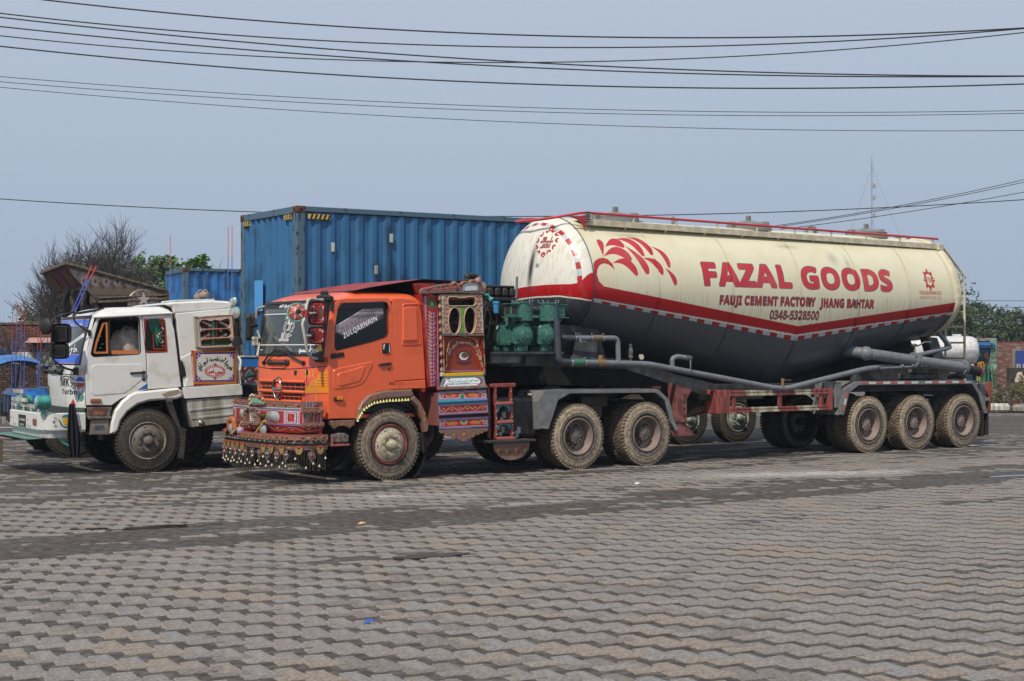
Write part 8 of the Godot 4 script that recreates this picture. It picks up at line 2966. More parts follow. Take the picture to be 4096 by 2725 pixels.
	mb.prism(pv([-1.386,0.869,-1.353,0.846,-1.31,0.768,-1.255,0.756,-1.19,0.759,-1.223,0.733,-1.288,0.735,-1.342,0.767]), -.02, -.0115)
	obj("tulip_leaf", mb, mat(S(.06, .16, .12), .5), tu)
	# step board with hanging chains
	mb = MB.new()
	mb.bb(V(-2.0, .5, -2.4), V(-1.5, .53, -1.2), .006)
	obj("front_step", mb, mat(S(.16, .1, .1), .7), o)
	mb = MB.new()
	rng.seed = 9
	for k in 40:
		var z := -2.38 + 1.1 * k / 39.0
		var y := .5
		var end := .13 + rng.randf_range(-.02, .03)
		while y > end:
			mb.box(V(-1.98 + rng.randf_range(-.004, .004), y, z), V(.006, .02, .01))
			y -= .023
	for k in 3: mb.prism(pv([0, 0, .03, -.05, 0, -.1, -.03, -.05]), 0, .01)
	obj("chain_fringe", mb, mat(S(.16, .1, .05), .6, .4), o).set_meta("kind", "stuff")
	mb = MB.new()
	mb.bb(V(-1.45, .32, -1.6), V(-1.3, .56, -1.4), .01)
	obj("tow_bracket", mb, M.dark, o)
	# whip rods: blue with red ends
	var rods := [[-1.66, -2.32, 1.1, 1.42], [-1.66, -1.95, 1.3, 1.42], [-1.66, -1.55, 1.3, 1.4], [-1.66, -1.25, 1.2, 1.4], [-1.62, -.42, 1.0, 1.32], [-1.62, -.24, .98, 1.3]]
	for r in rods:
		mb = MB.new()
		mb.col = Color(.05, .12, .5)
		mb.tube([V(r[0], r[2], r[1]), V(r[0] + .01, r[2] + r[3] * .72, r[1])], .006, 6)
		mb.col = Color(.5, .05, .04)
		mb.tube([V(r[0] + .01, r[2] + r[3] * .72, r[1]), V(r[0] + .02, r[2] + r[3], r[1])], .005, 6)
		obj("whip_rod", mb, mat(Color(1, 1, 1), .4), o)
	for k in 2:
		mb = MB.new()
		var a := V(-1.127,2.536, -.2) + V(.04 * k, 0, 0)
		var b := V(-.834,3.244, -.2) + V(.07 * k, 0, 0)
		mb.col = Color(.06, .1, .5)
		mb.tube([a, a.lerp(b, .72)], .009, 6)
		mb.col = Color(.6, .05, .05)
		mb.tube([a.lerp(b, .72), b], .009, 6)
		mb.col = Color(.3, .3, .3)
		mb.tube([a - V(0, .1, 0), a], .016, 6)
		obj("roof_rod", mb, mat(Color(1, 1, 1), .4), t)
	for q in [[1.0, -2.3, 1.2], [1.43, -.2, 1.25], [1.46, -.5, 1.25]]:
		mb = MB.new()
		mb.col = Color(.08, .18, .5)
		mb.tube([V(q[0], 2.7, q[1]), V(q[0], 2.7 + q[2] * .6, q[1])], .007, 6)
		mb.col = Color(.6, .08, .06)
		mb.tube([V(q[0], 2.7 + q[2] * .6, q[1]), V(q[0], 2.7 + q[2], q[1])], .006, 6)
		obj("rear_rod", mb, mat(Color(1, 1, 1), .4), t)
	# dark cloth hung on the bumper's near corner
	mb = MB.new()
	g_cloth(mb)
	var cl := obj("cloth", mb, M.purple, self)
	cl.transform = t.transform
	tag(cl, "dark purple and black cloth hung over the white bumper's near corner", "cloth")
func g_cloth(mb: MB) -> void:
	var g := []
	for i in 15:
		var v := i / 14.0
		var r := []
		for j in 19:
			var u := j / 18.0
			var w := lerpf(.04, .13, pow(v, .7)) * (1.0 if v < .62 else lerpf(1.0, .5, (v - .62) / .38))
			mb.col = Color(.4, .5, .4) if v < .35 or v > .66 else Color(1, 1, 1)
			r.append(V(-1.19 + (u - .5) * w * 2.0 + .05 * v, 1.1 - .82 * v, .015 + .035 * sin(u * 17.0 + v * 2.0) * (.3 + v) + .02))
		g.append(r)
	mb.grid(g)
# ---------------------------------------------------------------- containers
func corrugated(mb: MB, length: float, h: float, pitch: float, deep: float) -> void:   # a ribbed sheet along x from 0, rising from 0, its face at z = 0
	var n := int(round(length / pitch))
	var p := length / n
	var prof := []
	for i in n:
		var x := i * p
		prof.append_array([Vector2(x, 0), Vector2(x + p * .27, 0), Vector2(x + p * .5, -deep), Vector2(x + p * .77, -deep)])
	prof.append(Vector2(length, 0))
	for i in prof.size() - 1:
		var a: Vector2 = prof[i]
		var b: Vector2 = prof[i + 1]
		mb.quad(V(b.x, 0, b.y), V(a.x, 0, a.y), V(a.x, h, a.y), V(b.x, h, b.y))
func box(called: String, at: Vector3, turn: float, L: float, H: float, m: Material, pm: Material, wide := 2.44) -> Node3D:
	var c := node(called, self, at, turn)
	var mb := MB.new()
	mb.xf = Transform3D(Basis(), V(.1, .16, -.02))
	corrugated(mb, L - .2, H - .26, .2785, .036)
	obj("side_wall", mb, m, c)
	mb = MB.new()
	mb.xf = Transform3D(Basis(), V(.1, .16, -wide + .02))
	corrugated(mb, L - .2, H - .26, .2785, -.036)
	obj("far_wall", mb, m, c)
	mb = MB.new()
	mb.xf = Transform3D(Basis(Vector3.UP, -PI / 2), V(.02, .16, -wide + .12))
	corrugated(mb, wide - .24, H - .28, .25, .042)
	obj("end_wall", mb, m, c)
	mb = MB.new()
	mb.bb(V(L - .06, .1, -wide), V(L - .02, H, 0))
	mb.bb(V(.05, H - .06, -wide + .03), V(L - .05, H - .03, -.03))
	var n := int(L / .28)
	for i in n: mb.bb(V(.12 + i * (L - .24) / n, H - .03, -wide + .1), V(.27 + i * (L - .24) / n, H - .002, -.1), .01)
	mb.bb(V(.05, .06, -wide + .05), V(L - .05, .1, -.05))
	obj("roof", mb, m, c)
	mb = MB.new()
	for z in [-.03, -wide + .03]:
		mb.bb(V(.16, H - .09, z - .03), V(L - .16, H - .0, z + .03), .006); mb.bb(V(.16, .0, z - .03), V(L - .16, .16, z + .03), .006)
	for x in [.03, L - .03]:
		mb.bb(V(x - .03, H - .12, -wide + .14), V(x + .03, H, -.14), .006); mb.bb(V(x - .03, 0, -wide + .14), V(x + .03, .16, -.14), .006)
	obj("rail", mb, pm, c)
	for x in [0.0, L - .16]:
		for z in [-.17, -wide]:
			mb = MB.new()
			mb.bb(V(x, .12, z), V(x + .16, H - .12, z + .17), .012)
			obj("corner_post", mb, pm, c)
			for y in [0.0, H - .12]:
				mb = MB.new()
				mb.bb(V(x - .006, y - .003, z - .006), V(x + .176, y + .125, z + .176), .012)
				mb.col = Color(.05, .05, .05)
				mb.disc(V(x + .085, y + .06, z + .176), Vector3.BACK, .026, .008, 10); mb.disc(V(x - .006, y + .06, z + .09), Vector3.LEFT, .026, .008, 10)
				obj("corner_casting", mb, M.rust, c)
	return c
func lorries_behind() -> void:
	# 40-foot container on its trailer
	var at := V(-3.726, 0, -27.25)
	var c := box("shipping_container", at + V(0, 1.53, 0), deg_to_rad(33), 12.19, 2.896, M.box40, M.rustblue)
	tag(c, "tall blue shipping container with rusty corner posts, standing behind both trucks", "container", "blue shipping containers")
	for e in [[V(.22, 2.68, .014), V(.62, 2.76, 0), 0], [V(-.014, 2.68, -.5), V(0, 2.76, .24), 1], [V(-.014, 2.68, -2.28), V(0, 2.76, .22), 1]]:
		var mb := MB.new()
		var y0: float = e[0].y
		var o: Vector3 = e[0]
		var w: float = .42 if e[2] == 0 else .24
		if e[2] == 0: mb.bb(V(o.x, y0, -.02), V(o.x + w, y0 + .085, .012))
		else: mb.bb(V(-.012, y0, o.z), V(.03, y0 + .085, o.z + w))
		var hz := obj("hazard_strip", mb, mat(S(.6, .42, .08), .6), c)
		mb = MB.new()
		for k in (5 if e[2] == 0 else 3):
			var a := .02 + k * .085
			if e[2] == 0: mb.quad(V(o.x + a, y0 + .002, .0155), V(o.x + a + .035, y0 + .083, .0155), V(o.x + a + .075, y0 + .083, .0155), V(o.x + a + .04, y0 + .002, .0155))
			else: mb.quad(V(-.0155, y0 + .002, o.z + a), V(-.0155, y0 + .083, o.z + a + .035), V(-.0155, y0 + .083, o.z + a + .07), V(-.0155, y0 + .002, o.z + a + .035))
		obj("black_stripes", mb, M.black, hz).set_meta("kind", "stuff")
	for q in [[0.698,3.728], [1.864,3.932], [1.557,3.354]]:
		var mb := MB.new()
		mb.bb(V(q[0] - .03, q[1] - 1.53 - .08, -.06), V(q[0] + .03, q[1] - 1.53 + .08, .01), .006)
		obj("white_tag", mb, M.plasterwhite, c)
	var mb := MB.new()
	var pz := [-1.792,3.193,-1.414,3.184,-1.413,2.829,-1.791,2.839]
	mb.quad(V(-.004, 1.1, pz[0]), V(-.004, pz[1] - 1.53, pz[0]), V(-.004, pz[3] - 1.53, pz[2]), V(-.004, 1.1, pz[2]))
	obj("paint_patch", mb, mat(S(.08, .32, .68), .5), c)
	var tr := node("container_trailer", self, at, deg_to_rad(33))
	tag(tr, "flatbed trailer with painted blue headboard under the tall blue container", "trailer")
	mb = MB.new()
	mb.bb(V(-.1, 1.32, -2.44), V(12.4, 1.5, .02), .01)
	for z in [-.75, -1.65]: mb.bb(V(-2.5, .95, z - .06), V(12.3, 1.32, z + .06), .01)
	for x in [1.0, 3.0, 5.0, 7.0, 9.0, 11.0]: mb.bb(V(x, 1.1, -1.65), V(x + .1, 1.3, -.75))
	mb.bb(V(-2.2, .8, -2.2), V(-.4, 1.1, -.2), .04)
	obj("deck", mb, M.chassis, tr)
	mb = MB.new()
	mb.bb(V(-.14, 1.12, -2.44), V(-.08, 1.82, .02), .01)
	obj("headboard", mb, mat(S(.02, .13, .4), .4), tr)
	var hp := Pic.new(320, 96, Color(.32, .16, .1))
	for i in 5:
		var x := 32.0 + i * 64
		hp.poly(PackedVector2Array([Vector2(x - 30, 48), Vector2(x, 8), Vector2(x + 30, 48), Vector2(x, 90)]), Color(.12, .24, .48)); hp.poly(PackedVector2Array([Vector2(x - 25, 48), Vector2(x, 15), Vector2(x + 25, 48), Vector2(x, 83)]), Color(.66, .64, .6)); hp.poly(PackedVector2Array([Vector2(x - 22, 48), Vector2(x, 19), Vector2(x + 22, 48), Vector2(x, 78)]), Color(.5, .38, .06) if i % 2 == 0 else Color(.1, .36, .34))
		for s in [-1, 1]: hp.leaf(x + 32, 48 + s * 30, 26, 12, s * .8, Color(.62, .55, .5)); hp.leaf(x - 32, 48 + s * 30, 26, 12, s * 2.4, Color(.4, .18, .12))
	mb = MB.new()
	mb.quad(V(-.144, 1.33, -2.43), V(-.144, 1.62, -2.43), V(-.144, 1.62, .01), V(-.144, 1.33, .01), Vector2(0, 1), Vector2(0, 0), Vector2(1, 0), Vector2(1, 1))
	obj("painted_panel", mb, art(hp, .5), tr)
	mb = MB.new()
	mb.bar(V(-.15, 1.81, -2.44), V(-.15, 1.81, .02), .03, .03)
	obj("white_edge", mb, M.plasterwhite, tr)
	mb = MB.new()
	for k in 3: mb.tube(arc_pts([V(-.2, 1.5, -.9 - .1 * k), V(-.6, 1.45, -.9), V(-.7, 1.2, -.8 - .1 * k), V(-.9, 1.0, -.8)], .12), .02, 6); mb.cut()
	obj("air_hoses", mb, M.black, tr)
	var gw := mat(S(.42, .45, .42), .6, 0, tx.grime, 2)
	for x in [7.4, 8.72, 10.05]:
		wheel(tr, "box_wheel", V(x, .52, 0), .52, "steer", .2, gw, gw, x)
		wheel(tr, "box_in", V(x, .52, -2.4), .52, "drive", .3, M.rim, M.hub, x, true)
	wheel(tr, "box_in", V(-2.0, .52, -.1), .52, "drive", .3, M.rim, M.hub, .4); wheel(tr, "box_in", V(-2.0, .52, -2.3), .52, "drive", .3, M.rim, M.hub, .4, true)
	# smaller container far behind
	var s := box("shipping_container", V(-9.6, 1.72, -46.0), deg_to_rad(25), 6.06, 2.59, M.box20, M.rustblue)
	tag(s, "bright blue shipping container farther back, left of the tall one", "container", "blue shipping containers")
	mb = MB.new()
	for q in [[.0, .45, .5, .06], [0, .2, .5, .06], [-.22, .32, .06, .3], [.22, .32, .06, .3], [0, .3, .06, .75]]: mb.box(V(1.62 + q[0], .78 + q[1], .005), V(q[2], q[3], .01))
	obj("painted_sign", mb, M.plasterwhite, s)
	var tb := node("container_trailer", self, V(-9.6, 0, -46.0), deg_to_rad(25))
	tag(tb, "dark trailer frame under the farther blue container", "trailer")
	mb = MB.new()
	mb.bb(V(-.2, 1.4, -2.44), V(6.2, 1.7, 0)); mb.bb(V(-.2, 1.0, -1.7), V(6.2, 1.4, -.7))
	obj("deck", mb, M.chassis, tb)
	for x in [.8, 4.4, 5.6]: wheel(tb, "box_in", V(x, .52, 0), .52, "drive", .3, M.rim, M.hub, x)
	crowned_truck()
func crown_art() -> Pic:
	var p := Pic.new(512, 128, Color(.36, .33, .31))
	p.rc(0, 0, 512, 16, Color(.2, .17, .14)); p.rc(0, 100, 512, 28, Color(.25, .2, .17))
	for i in 17: p.leaf(10 + i * 30, 14, 30, 14, .3, Color(.3, .32, .2)); p.rc(i * 30, 104, 24, 4, Color(.4, .35, .3))
	for i in 9:
		var x := 30.0 + i * 56
		p.flower(x, 56, 22, 7, Color(.5, .44, .42), Color(.3, .1, .1)); p.leaf(x + 20, 62, 40, 18, .3, Color(.1, .24, .22)); p.leaf(x + 16, 40, 30, 14, -.5, Color(.16, .2, .3)); p.ell(x + 34, 76, 8, 6, Color(.4, .16, .14)); p.leaf(x - 8, 84, 26, 10, .1, Color(.45, .36, .12))
	return wear(p, .45, Color(.36, .33, .3))
func crowned_truck() -> void:
	var t := node("decorated_truck", self, V(-7.813,-28.059, 0) * V(1, 0, 0) + V(0, 0, [-7.813,-28.059][1]), deg_to_rad(28))
	tag(t, "old decorated truck with weathered wooden crown and raised blue bonnet behind the white truck", "truck")
	var mb: MB
	for z in [0.0, -2.2]: wheel(t, "old_wheel", V(0, .5, z), .5, "steer", .1, M.teal, M.hub, .5 + z, z < -1)
	for z in [-.1, -2.1]: wheel(t, "box_in", V(4.2, .52, z), .52, "drive", .3, M.rim, M.hub, .5, z < -1)
	mb = MB.new()
	for z in [-.7, -1.5]: mb.bb(V(-1.0, .7, z - .05), V(6.5, .95, z + .05))
	mb.bb(V(-.9, .6, -1.5), V(.4, 1.05, -.7), .05)
	obj("chassis", mb, M.chassis, t)
	# crown: side boards, front board, carved ends
	var sp := [-.121,3.468,1.685,3.014,1.704,2.812,0.973,2.767,0.439,2.786,0.209,3.023,-.003,3.241]
	mb = MB.new()
	mb.prism(pv(sp), -.09, -.03, .01)
	obj("crown_side", mb, art(crown_art(), .7), t)
	mb = MB.new()
	mb.xf = Transform3D(Basis(), V(0, 0, -2.2))
	mb.prism(pv(sp), -.09, -.03, .01)
	obj("crown_side", mb, M.wood, t)
	mb = MB.new()
	var a := V(sp[0], sp[1], -.05)
	var b := V(sp[10], sp[11], -.05)
	var w := V(0, -.08, -2.1)
	mb.quad(b + w * V(.0, 1, 1), a + w, a, b)
	mb.quad(b + w * V(0, 1, 1) + V(.03, 0, 0), a + w + V(.03, 0, 0), a + V(.03, 0, 0), b + V(.03, 0, 0))
	obj("crown_front", mb, mat(S(.12, .05, .045), .8, 0, tx.rust, 1.0), t)
	for k in 3:
		mb = MB.new()
		var u0 := .1 + k * .3
		var q := []
		for e in [[u0, .18], [u0, .82], [u0 + .22, .82], [u0 + .22, .18]]: q.append((b + w * V(0, 1, 1) * e[0]).lerp(a + w * e[0], e[1]) + V(-.012, 0, 0))
		mb.quad(q[0], q[1], q[2], q[3])
		obj("front_panel", mb, mat([S(.22, .07, .03), S(.2, .04, .06), S(.2, .09, .03)][k], .8, 0, tx.grime, 2), t)
	mb = MB.new()
	mb.bar(a, V(sp[2], sp[3], -.05), .12, .05, .01); mb.bar(a + w, a, .08, .06, .01); mb.bar(V(sp[8], sp[9], -.02), V(sp[4], sp[5] + .05, -.02), .06, .05, .01)
	mb.bar(V(sp[8], sp[9] + .07, -.02), V(sp[4], sp[5] + .12, -.02), .06, .03, .01); mb.bar(b, b + w, .1, .08, .01)
	mb.bar(V(sp[2], sp[3], -.04), V(sp[4], sp[5] - .1, -.04), .08, .08, .01)
	obj("crown_moulding", mb, M.wood, t)
	mb = MB.new()
	var cc := [1.257,2.779]
	mb.prism(oval(cc[0], cc[1], .3, .26), -.04, .0, .02)
	obj("star_disc", mb, M.tin, t)
	mb = MB.new()
	var st := PackedVector2Array()
	for k in 10: st.append(Vector2(cc[0], cc[1] + .06) + Vector2(0, .13 if k % 2 == 0 else .055).rotated(TAU * k / 10))
	mb.prism(st, -.0, .012, .004)
	obj("star", mb, mat(S(.42, .36, .32), .6), t)
	# cab and body under it
	mb = MB.new()
	mb.bb(V(.2, 1.0, -2.15), V(1.5, 2.5, -.1), .05); mb.bb(V(1.6, 1.0, -2.25), V(6.5, 2.6, .0), .03); mb.prism(pv([sp[8], sp[9], sp[6], sp[7], 1.4, 2.45, .3, 2.4]), -2.1, -.12)
	obj("cab_body", mb, mat(S(.07, .045, .035), .85, 0, tx.rust, 1), t)
	mb = MB.new()
	for k in 9:
		var x := -.15 + .06 * k
		var pts := []
		for i in 6: pts.append(V(x + .02 * sin(i * 2.0 + k), sp[11] - .02 - i * .1, -.08 - .1 * (k % 3) + .03 * sin(i + k)))
		mb.tube(pts, .03, 5)
	obj("hanging_rags", mb, M.dark, t).set_meta("kind", "stuff")
	# blue nose, wings, grille and raised bonnet
	mb = MB.new()
	for z in [-.18, -2.02]:
		var g := []
		for i in 13:
			var q := PI * i / 12.0 * 1.05
			var r := []
			for j in 9:
				var s := -1.0 + j / 4.0
				r.append(V(-.05 - .72 * cos(q), .62 + (.62 - .1 * s * s) * sin(q), z + .26 * s))
			g.append(r)
		mb.grid(g)
	mb.bb(V(-.95, .7, -1.75), V(-.3, 1.22, -.45), .1)
	obj("nose", mb, M.blue, t)
	mb = MB.new()
	for z in [-1.55, -1.2, -.85]:
		mb.bb(V(-.965, .78, z - .1), V(-.94, 1.12, z + .1), .02)
		mb.cut()
	obj("grille", mb, M.black, t)
	for z in [-.3, -1.9]:
		mb = MB.new()
		mb.lathe([Vector2(0, -.08), Vector2(.11, -.06), Vector2(.13, 0), Vector2(.12, .03), Vector2(.1, .03)], Transform3D(MB.along(V(-1, 0, .1)), V(-.78, 1.0, z)), 20)
		var hl := obj("headlight", mb, M.teal, t)
		mb = MB.new()
		mb.lathe([Vector2(.11, .02), Vector2(.06, .045), Vector2(0, .05)], Transform3D(MB.along(V(-1, 0, .1)), V(-.78, 1.0, z)), 20)
		obj("lens", mb, M.lens, hl)
	mb = MB.new()
	var bg := []
	for i in 9:
		var u := i / 8.0
		var r := []
		for j in 11:
			var s := -1.0 + j / 5.0
			r.append(V(lerpf(-.25, -1.35, u), 1.66 + .22 * sin(u * 2.4) - .1 * s * s - .1 * u * u, -1.1 + .75 * s))
		bg.append(r)
	mb.grid(bg)
	obj("bonnet", mb, M.blue, t)
	mb = MB.new()
	for r in bg:
		for j in r.size(): r[j] -= V(0, .025, 0)
	mb.grid(bg)
	mb.tube([V(-.9, 1.2, -.6), V(-.8, 1.7, -.6)], .015, 6)
	obj("bonnet_lining", mb, M.black, t)
	mb = MB.new()
	mb.lathe([Vector2(.05, 0), Vector2(.05, .06), Vector2(.03, .1), Vector2(0, .11)], Transform3D(Basis(), V(-.2, 1.3, -.6)), 12)
	obj("red_beacon", mb, M.redlens, t)
# ---------------------------------------------------------------- surroundings
func bricks(parent: Node, w: float, h: float, tones: Array, sz := Vector3(.23, .075, .1)) -> void:   # courses on a wall whose face is z = 0
	var mb := MB.new()
	mb.box(Vector3.ZERO, sz - V(.014, .014, 0), Basis(), .006)
	var mm := MultiMesh.new()
	mm.transform_format = MultiMesh.TRANSFORM_3D
	mm.use_colors = true
	mm.mesh = mb.mesh()
	var rows := int(h / sz.y)
	var cols := int(w / sz.x)
	mm.instance_count = rows * cols
	for i in rows:
		for j in cols:
			mm.set_instance_transform(i * cols + j, Transform3D(Basis(), V((j + (.5 if i % 2 else .0) + .25) * sz.x, (i + .5) * sz.y, -sz.z * .5 + .008 + rng.randf_range(-.006, .006))))
			var c: Color = tones[rng.randi() % tones.size()]
			mm.set_instance_color(i * cols + j, c * rng.randf_range(.75, 1.2))
	var o := MultiMeshInstance3D.new()
	o.multimesh = mm
	o.material_override = M.brick
	nm(o, "bricks", parent)
	o.set_meta("kind", "stuff")
func slab(called: String, a: Vector3, b: Vector3, m: Material, label: String, cat: String, kind := "") -> MeshInstance3D:
	var mb := MB.new()
	mb.bb(a, b, .01)
	var o := obj(called, mb, m)
	tag(o, label, cat, "", kind)
	return o
var dome_of := Vector3.ZERO   # a crown's half width, half height and middle
func twigs(mb: MB, p: Vector3, d: Vector3, l: float, r: float, n: int, up: float, kids: int) -> void:
	var pts := [p]
	var q := p
	var k := d
	for i in 3:
		k = (k + V(rng.randf_range(-.25, .25), up * .3, rng.randf_range(-.25, .25))).normalized()
		q += k * l / 3.0
		pts.append(q)
	mb.tube(pts, r, 3 if r < .03 else 6, false, r * .55)
	if n <= 0 or (dome_of.x > 0 and ((q - V(0, dome_of.z, 0)) / V(dome_of.x, dome_of.y, dome_of.x)).length() > 1.0): return
	for i in kids:
		var t := rng.randf_range(.3, 1.0) if i > 0 else 1.0
		var o: Vector3 = pts[0].lerp(pts[3], t) if t < 1 else pts[3]
		if t < 1: o = pts[int(t * 3)].lerp(pts[int(t * 3) + 1], t * 3 - int(t * 3))
		var s := (k + V(rng.randf_range(-1, 1), rng.randf_range(-.5, .55), rng.randf_range(-1, 1)) * .95).normalized()
		twigs(mb, o, s, l * rng.randf_range(.55, .85), maxf(r * .54, .007), n - 1, up, kids)
func bare_tree(at: Vector3, h: float, spread: float, limbs: int, n: int, kids: int, sd: int, label: String, dm := Vector3.ZERO) -> void:
	dome_of = dm
	rng.seed = sd
	var t := node("bare_tree", self, at)
	tag(t, label, "tree", "")
	var mb := MB.new()
	mb.tube([V(0, -.2, 0), V(.05, h * .12, 0), V(-.05, h * .26, 0)], h * .028, 8, true, h * .022)
	obj("trunk", mb, M.bark, t)
	mb = MB.new()
	for i in limbs:
		var a := TAU * (i + rng.randf() * .6) / limbs
		var o := rng.randf_range(.3, 1.0) * spread
		twigs(mb, V(-.05, h * (.2 + .06 * rng.randf()), 0), V(cos(a) * o, rng.randf_range(.2, .95), sin(a) * o).normalized(), h * rng.randf_range(.26, .36), h * .011, n, .45, kids)
	obj("branches", mb, M.twig, t)
func leaf_tree(called: String, at: Vector3, blobs: Array, n: int, size: float, c0: Color, c1: Color, sd: int, label: String, cat := "tree") -> void:
	rng.seed = sd
	var t := node(called, self, at)
	tag(t, label, cat)
	if cat == "tree":
		var tr := MB.new()
		tr.tube([V(0, -.2, 0), V(.1, blobs[0][1] * .5, 0), V(blobs[0][0], blobs[0][1], 0)], .16, 7, true, .07)
		for b in blobs: tr.tube([V(.08, blobs[0][1] * .45, 0), V(b[0] * .6, b[1] * .8, b[2] * .6), V(b[0], b[1], b[2])], .06, 5, false, .02)
		obj("trunk", tr, M.bark, t)
	var mb := MB.new()
	for b in blobs:
		var clumps := []
		for i in int(b[6]): clumps.append(V(b[0], b[1], b[2]) + V(rng.randf_range(-1, 1), rng.randf_range(-1, 1), rng.randf_range(-1, 1)).limit_length(1.0) * V(b[3], b[4], b[5]))
		for i in n:
			var c: Vector3 = clumps[rng.randi() % clumps.size()]
			var p: Vector3 = c + V(rng.randfn(0, 1), rng.randfn(0, .7), rng.randfn(0, 1)) * b[3] * .2
			var e := V(rng.randf_range(-1, 1), rng.randf_range(-.5, .5), rng.randf_range(-1, 1)).normalized() * size * rng.randf_range(.6, 1.3)
			var f := e.cross(V(rng.randf_range(-1, 1), rng.randf_range(-1, 1), rng.randf_range(-1, 1))).normalized() * size * rng.randf_range(.3, .6)
			mb.col = c0.lerp(c1, rng.randf())
			mb.quad(p - e, p + f, p + e, p - f)
	var lm := mat(Color(1, 1, 1), .8)
	lm.backlight_enabled = true
	lm.backlight = Color(.1, .12, .04)
	obj("crown" if cat == "tree" else "foliage", mb, lm, t)
func cable(pts: Array, depth: float, r: float, label: String, group: String) -> void:   # three points it hangs through
	var mb := MB.new()
	var row := []
	for i in 61:
		var x := lerpf(pts[0] - 3.0, pts[4] + 3.0, i / 60.0)
		if pts.size() > 6: x = lerpf(pts[0], pts[4] + 3.0, i / 60.0)
		var y := 0.0
		for k in 3:
			var w := 1.0
			for j in 3:
				if j != k: w *= (x - pts[j * 2]) / (pts[k * 2] - pts[j * 2])
			y += w * pts[k * 2 + 1]
		row.append(V(x, y, -depth))
	mb.tube(row, r, 5)
	tag(obj("power_cable", mb, M.cable), label, "cable", group)
func surroundings() -> void:
	rng.seed = 21
	var mb: MB
	# road and kerb on the left, beyond the yard
	slab("road", V(-60, -.03, -40.6), V(-6, .004, -38.6), mat(S(.09, .09, .095), .9, 0, tx.grime, .3), "grey asphalt road running behind the yard on the left", "", "structure")
	slab("road_line", V(-60, .0, -38.97), V(-6, .008, -38.83), M.plasterwhite, "white line painted along the near edge of the road", "", "structure")
	var kb := node("kerb", self, V(-30, 0, -40.7))
	tag(kb, "grey concrete kerb at the foot of the brick wall", "", "", "structure")
	for k in 36:
		mb = MB.new()
		mb.bb(V(k * .8, -.02, -.3), V(k * .8 + .785, .19 + .01 * sin(k * 3.0), 0), .02)
		obj("kerb_stone", mb, M.concrete, kb)
	slab("verge", V(-60, -.02, -48.6), V(-6, .12, -41.0), mat(S(.09, .07, .055), .95, 0, tx.grime, .6), "bare brown earth between the kerb and the brick wall", "", "structure")
	var dk := [Color(.085, .045, .035), Color(.11, .055, .04), Color(.07, .045, .04), Color(.14, .08, .06)]
	var w := node("brick_wall", self, V(-24, 0, -48.5))
	tag(w, "low dark brick boundary wall behind the kerb at the left edge", "wall")
	mb = MB.new()
	mb.bb(V(0, 0, -.25), V(14, 1.45, -.02)); mb.bb(V(0, 1.45, -.27), V(14, 1.49, .02))
	obj("wall_core", mb, M.mortar, w)
	bricks(w, 14, 1.45, dk)
	var bh := node("brick_building", self, V(-27, 0, -56))
	tag(bh, "long red brick building with a white-washed lower wall and shaded opening", "building")
	mb = MB.new()
	mb.bb(V(0, 0, -6), V(16, 2.82, -.1)); mb.bb(V(0, 2.8, -6.1), V(16, 2.88, .04))
	obj("wall", mb, M.mortar, bh)
	mb = MB.new()
	mb.bb(V(0, 0, -.1), V(16, 1.83, .04), .01)
	obj("white_wall", mb, M.plasterwhite, bh)
	var up := node("upper_courses", bh, V(0, 1.85, 0))
	bricks(up, 16, .97, [Color(.23, .1, .07), Color(.2, .085, .06), Color(.26, .13, .09), Color(.17, .08, .06)])
	mb = MB.new()
	var ox := [-17.067,2.261,-16.293,1.87]
	mb.bb(V(ox[0] + 27, 1.88, -.05), V(ox[2] + 27.6, ox[1] - .06, .05))
	obj("opening", mb, M.black, bh)
	mb = MB.new()
	mb.quad(V(ox[0] + 26.9, ox[1] + .08, .06), V(ox[2] + 27.6, ox[1] + .08, .06), V(ox[2] + 27.6, ox[1] - .1, .5), V(ox[0] + 26.9, ox[1] - .1, .5))
	mb.tri(V(ox[0] + 26.9, ox[1] + .08, .06), V(ox[0] + 26.9, ox[1] - .1, .5), V(ox[0] + 26.9, ox[1] - .45, .06))
	obj("awning", mb, mat(S(.42, .24, .22), .8), bh)
	mb = MB.new()
	mb.lathe([Vector2(0, 0), Vector2(.52, 0), Vector2(.54, .1), Vector2(.54, .85), Vector2(.5, .95), Vector2(.2, 1.06), Vector2(.18, 1.14), Vector2(0, 1.15)], Transform3D(), 24)
	for y in [.25, .5, .75]: mb.lathe([Vector2(.54, y - .03), Vector2(.56, y), Vector2(.54, y + .03)], Transform3D(), 24)
	var wt := obj("water_tank", mb, mat(S(.02, .08, .3), .4))
	wt.position = V(-17.45, .95, -53)
	tag(wt, "dark blue ribbed plastic water tank above the low brick wall", "water tank")
	mb = MB.new()
	mb.bb(V(-18.2, 0, -53.6), V(-16.7, .95, -52.4), .02)
	tag(obj("tank_plinth", mb, M.concrete), "concrete plinth under the blue water tank", "plinth")
	# trees on the left
	bare_tree(V(-15.9, 0, -60), 6.2, 1.1, 15, 4, 5, 31, "large leafless tree with a wide dome of fine twigs behind the wooden crown", V(2.5, 3.9, 3.2))
	bare_tree(V(-13.85, .1, -44), 3.0, 1.1, 5, 3, 4, 8, "thin leafless young tree in front of the low brick wall")
	leaf_tree("leafy_tree", V(-17.2, 0, -79), [[0.6, 5.6, 0, 1.3, 1.0, 1.2, 14], [-.9, 5.9, 0, .9, .6, .9, 9], [1.5, 6.2, .3, .6, .5, .7, 7]], 900, .15, Color(.05, .13, .02), Color(.12, .22, .05), 3, "bright green leafy tree just left of the tall blue container")
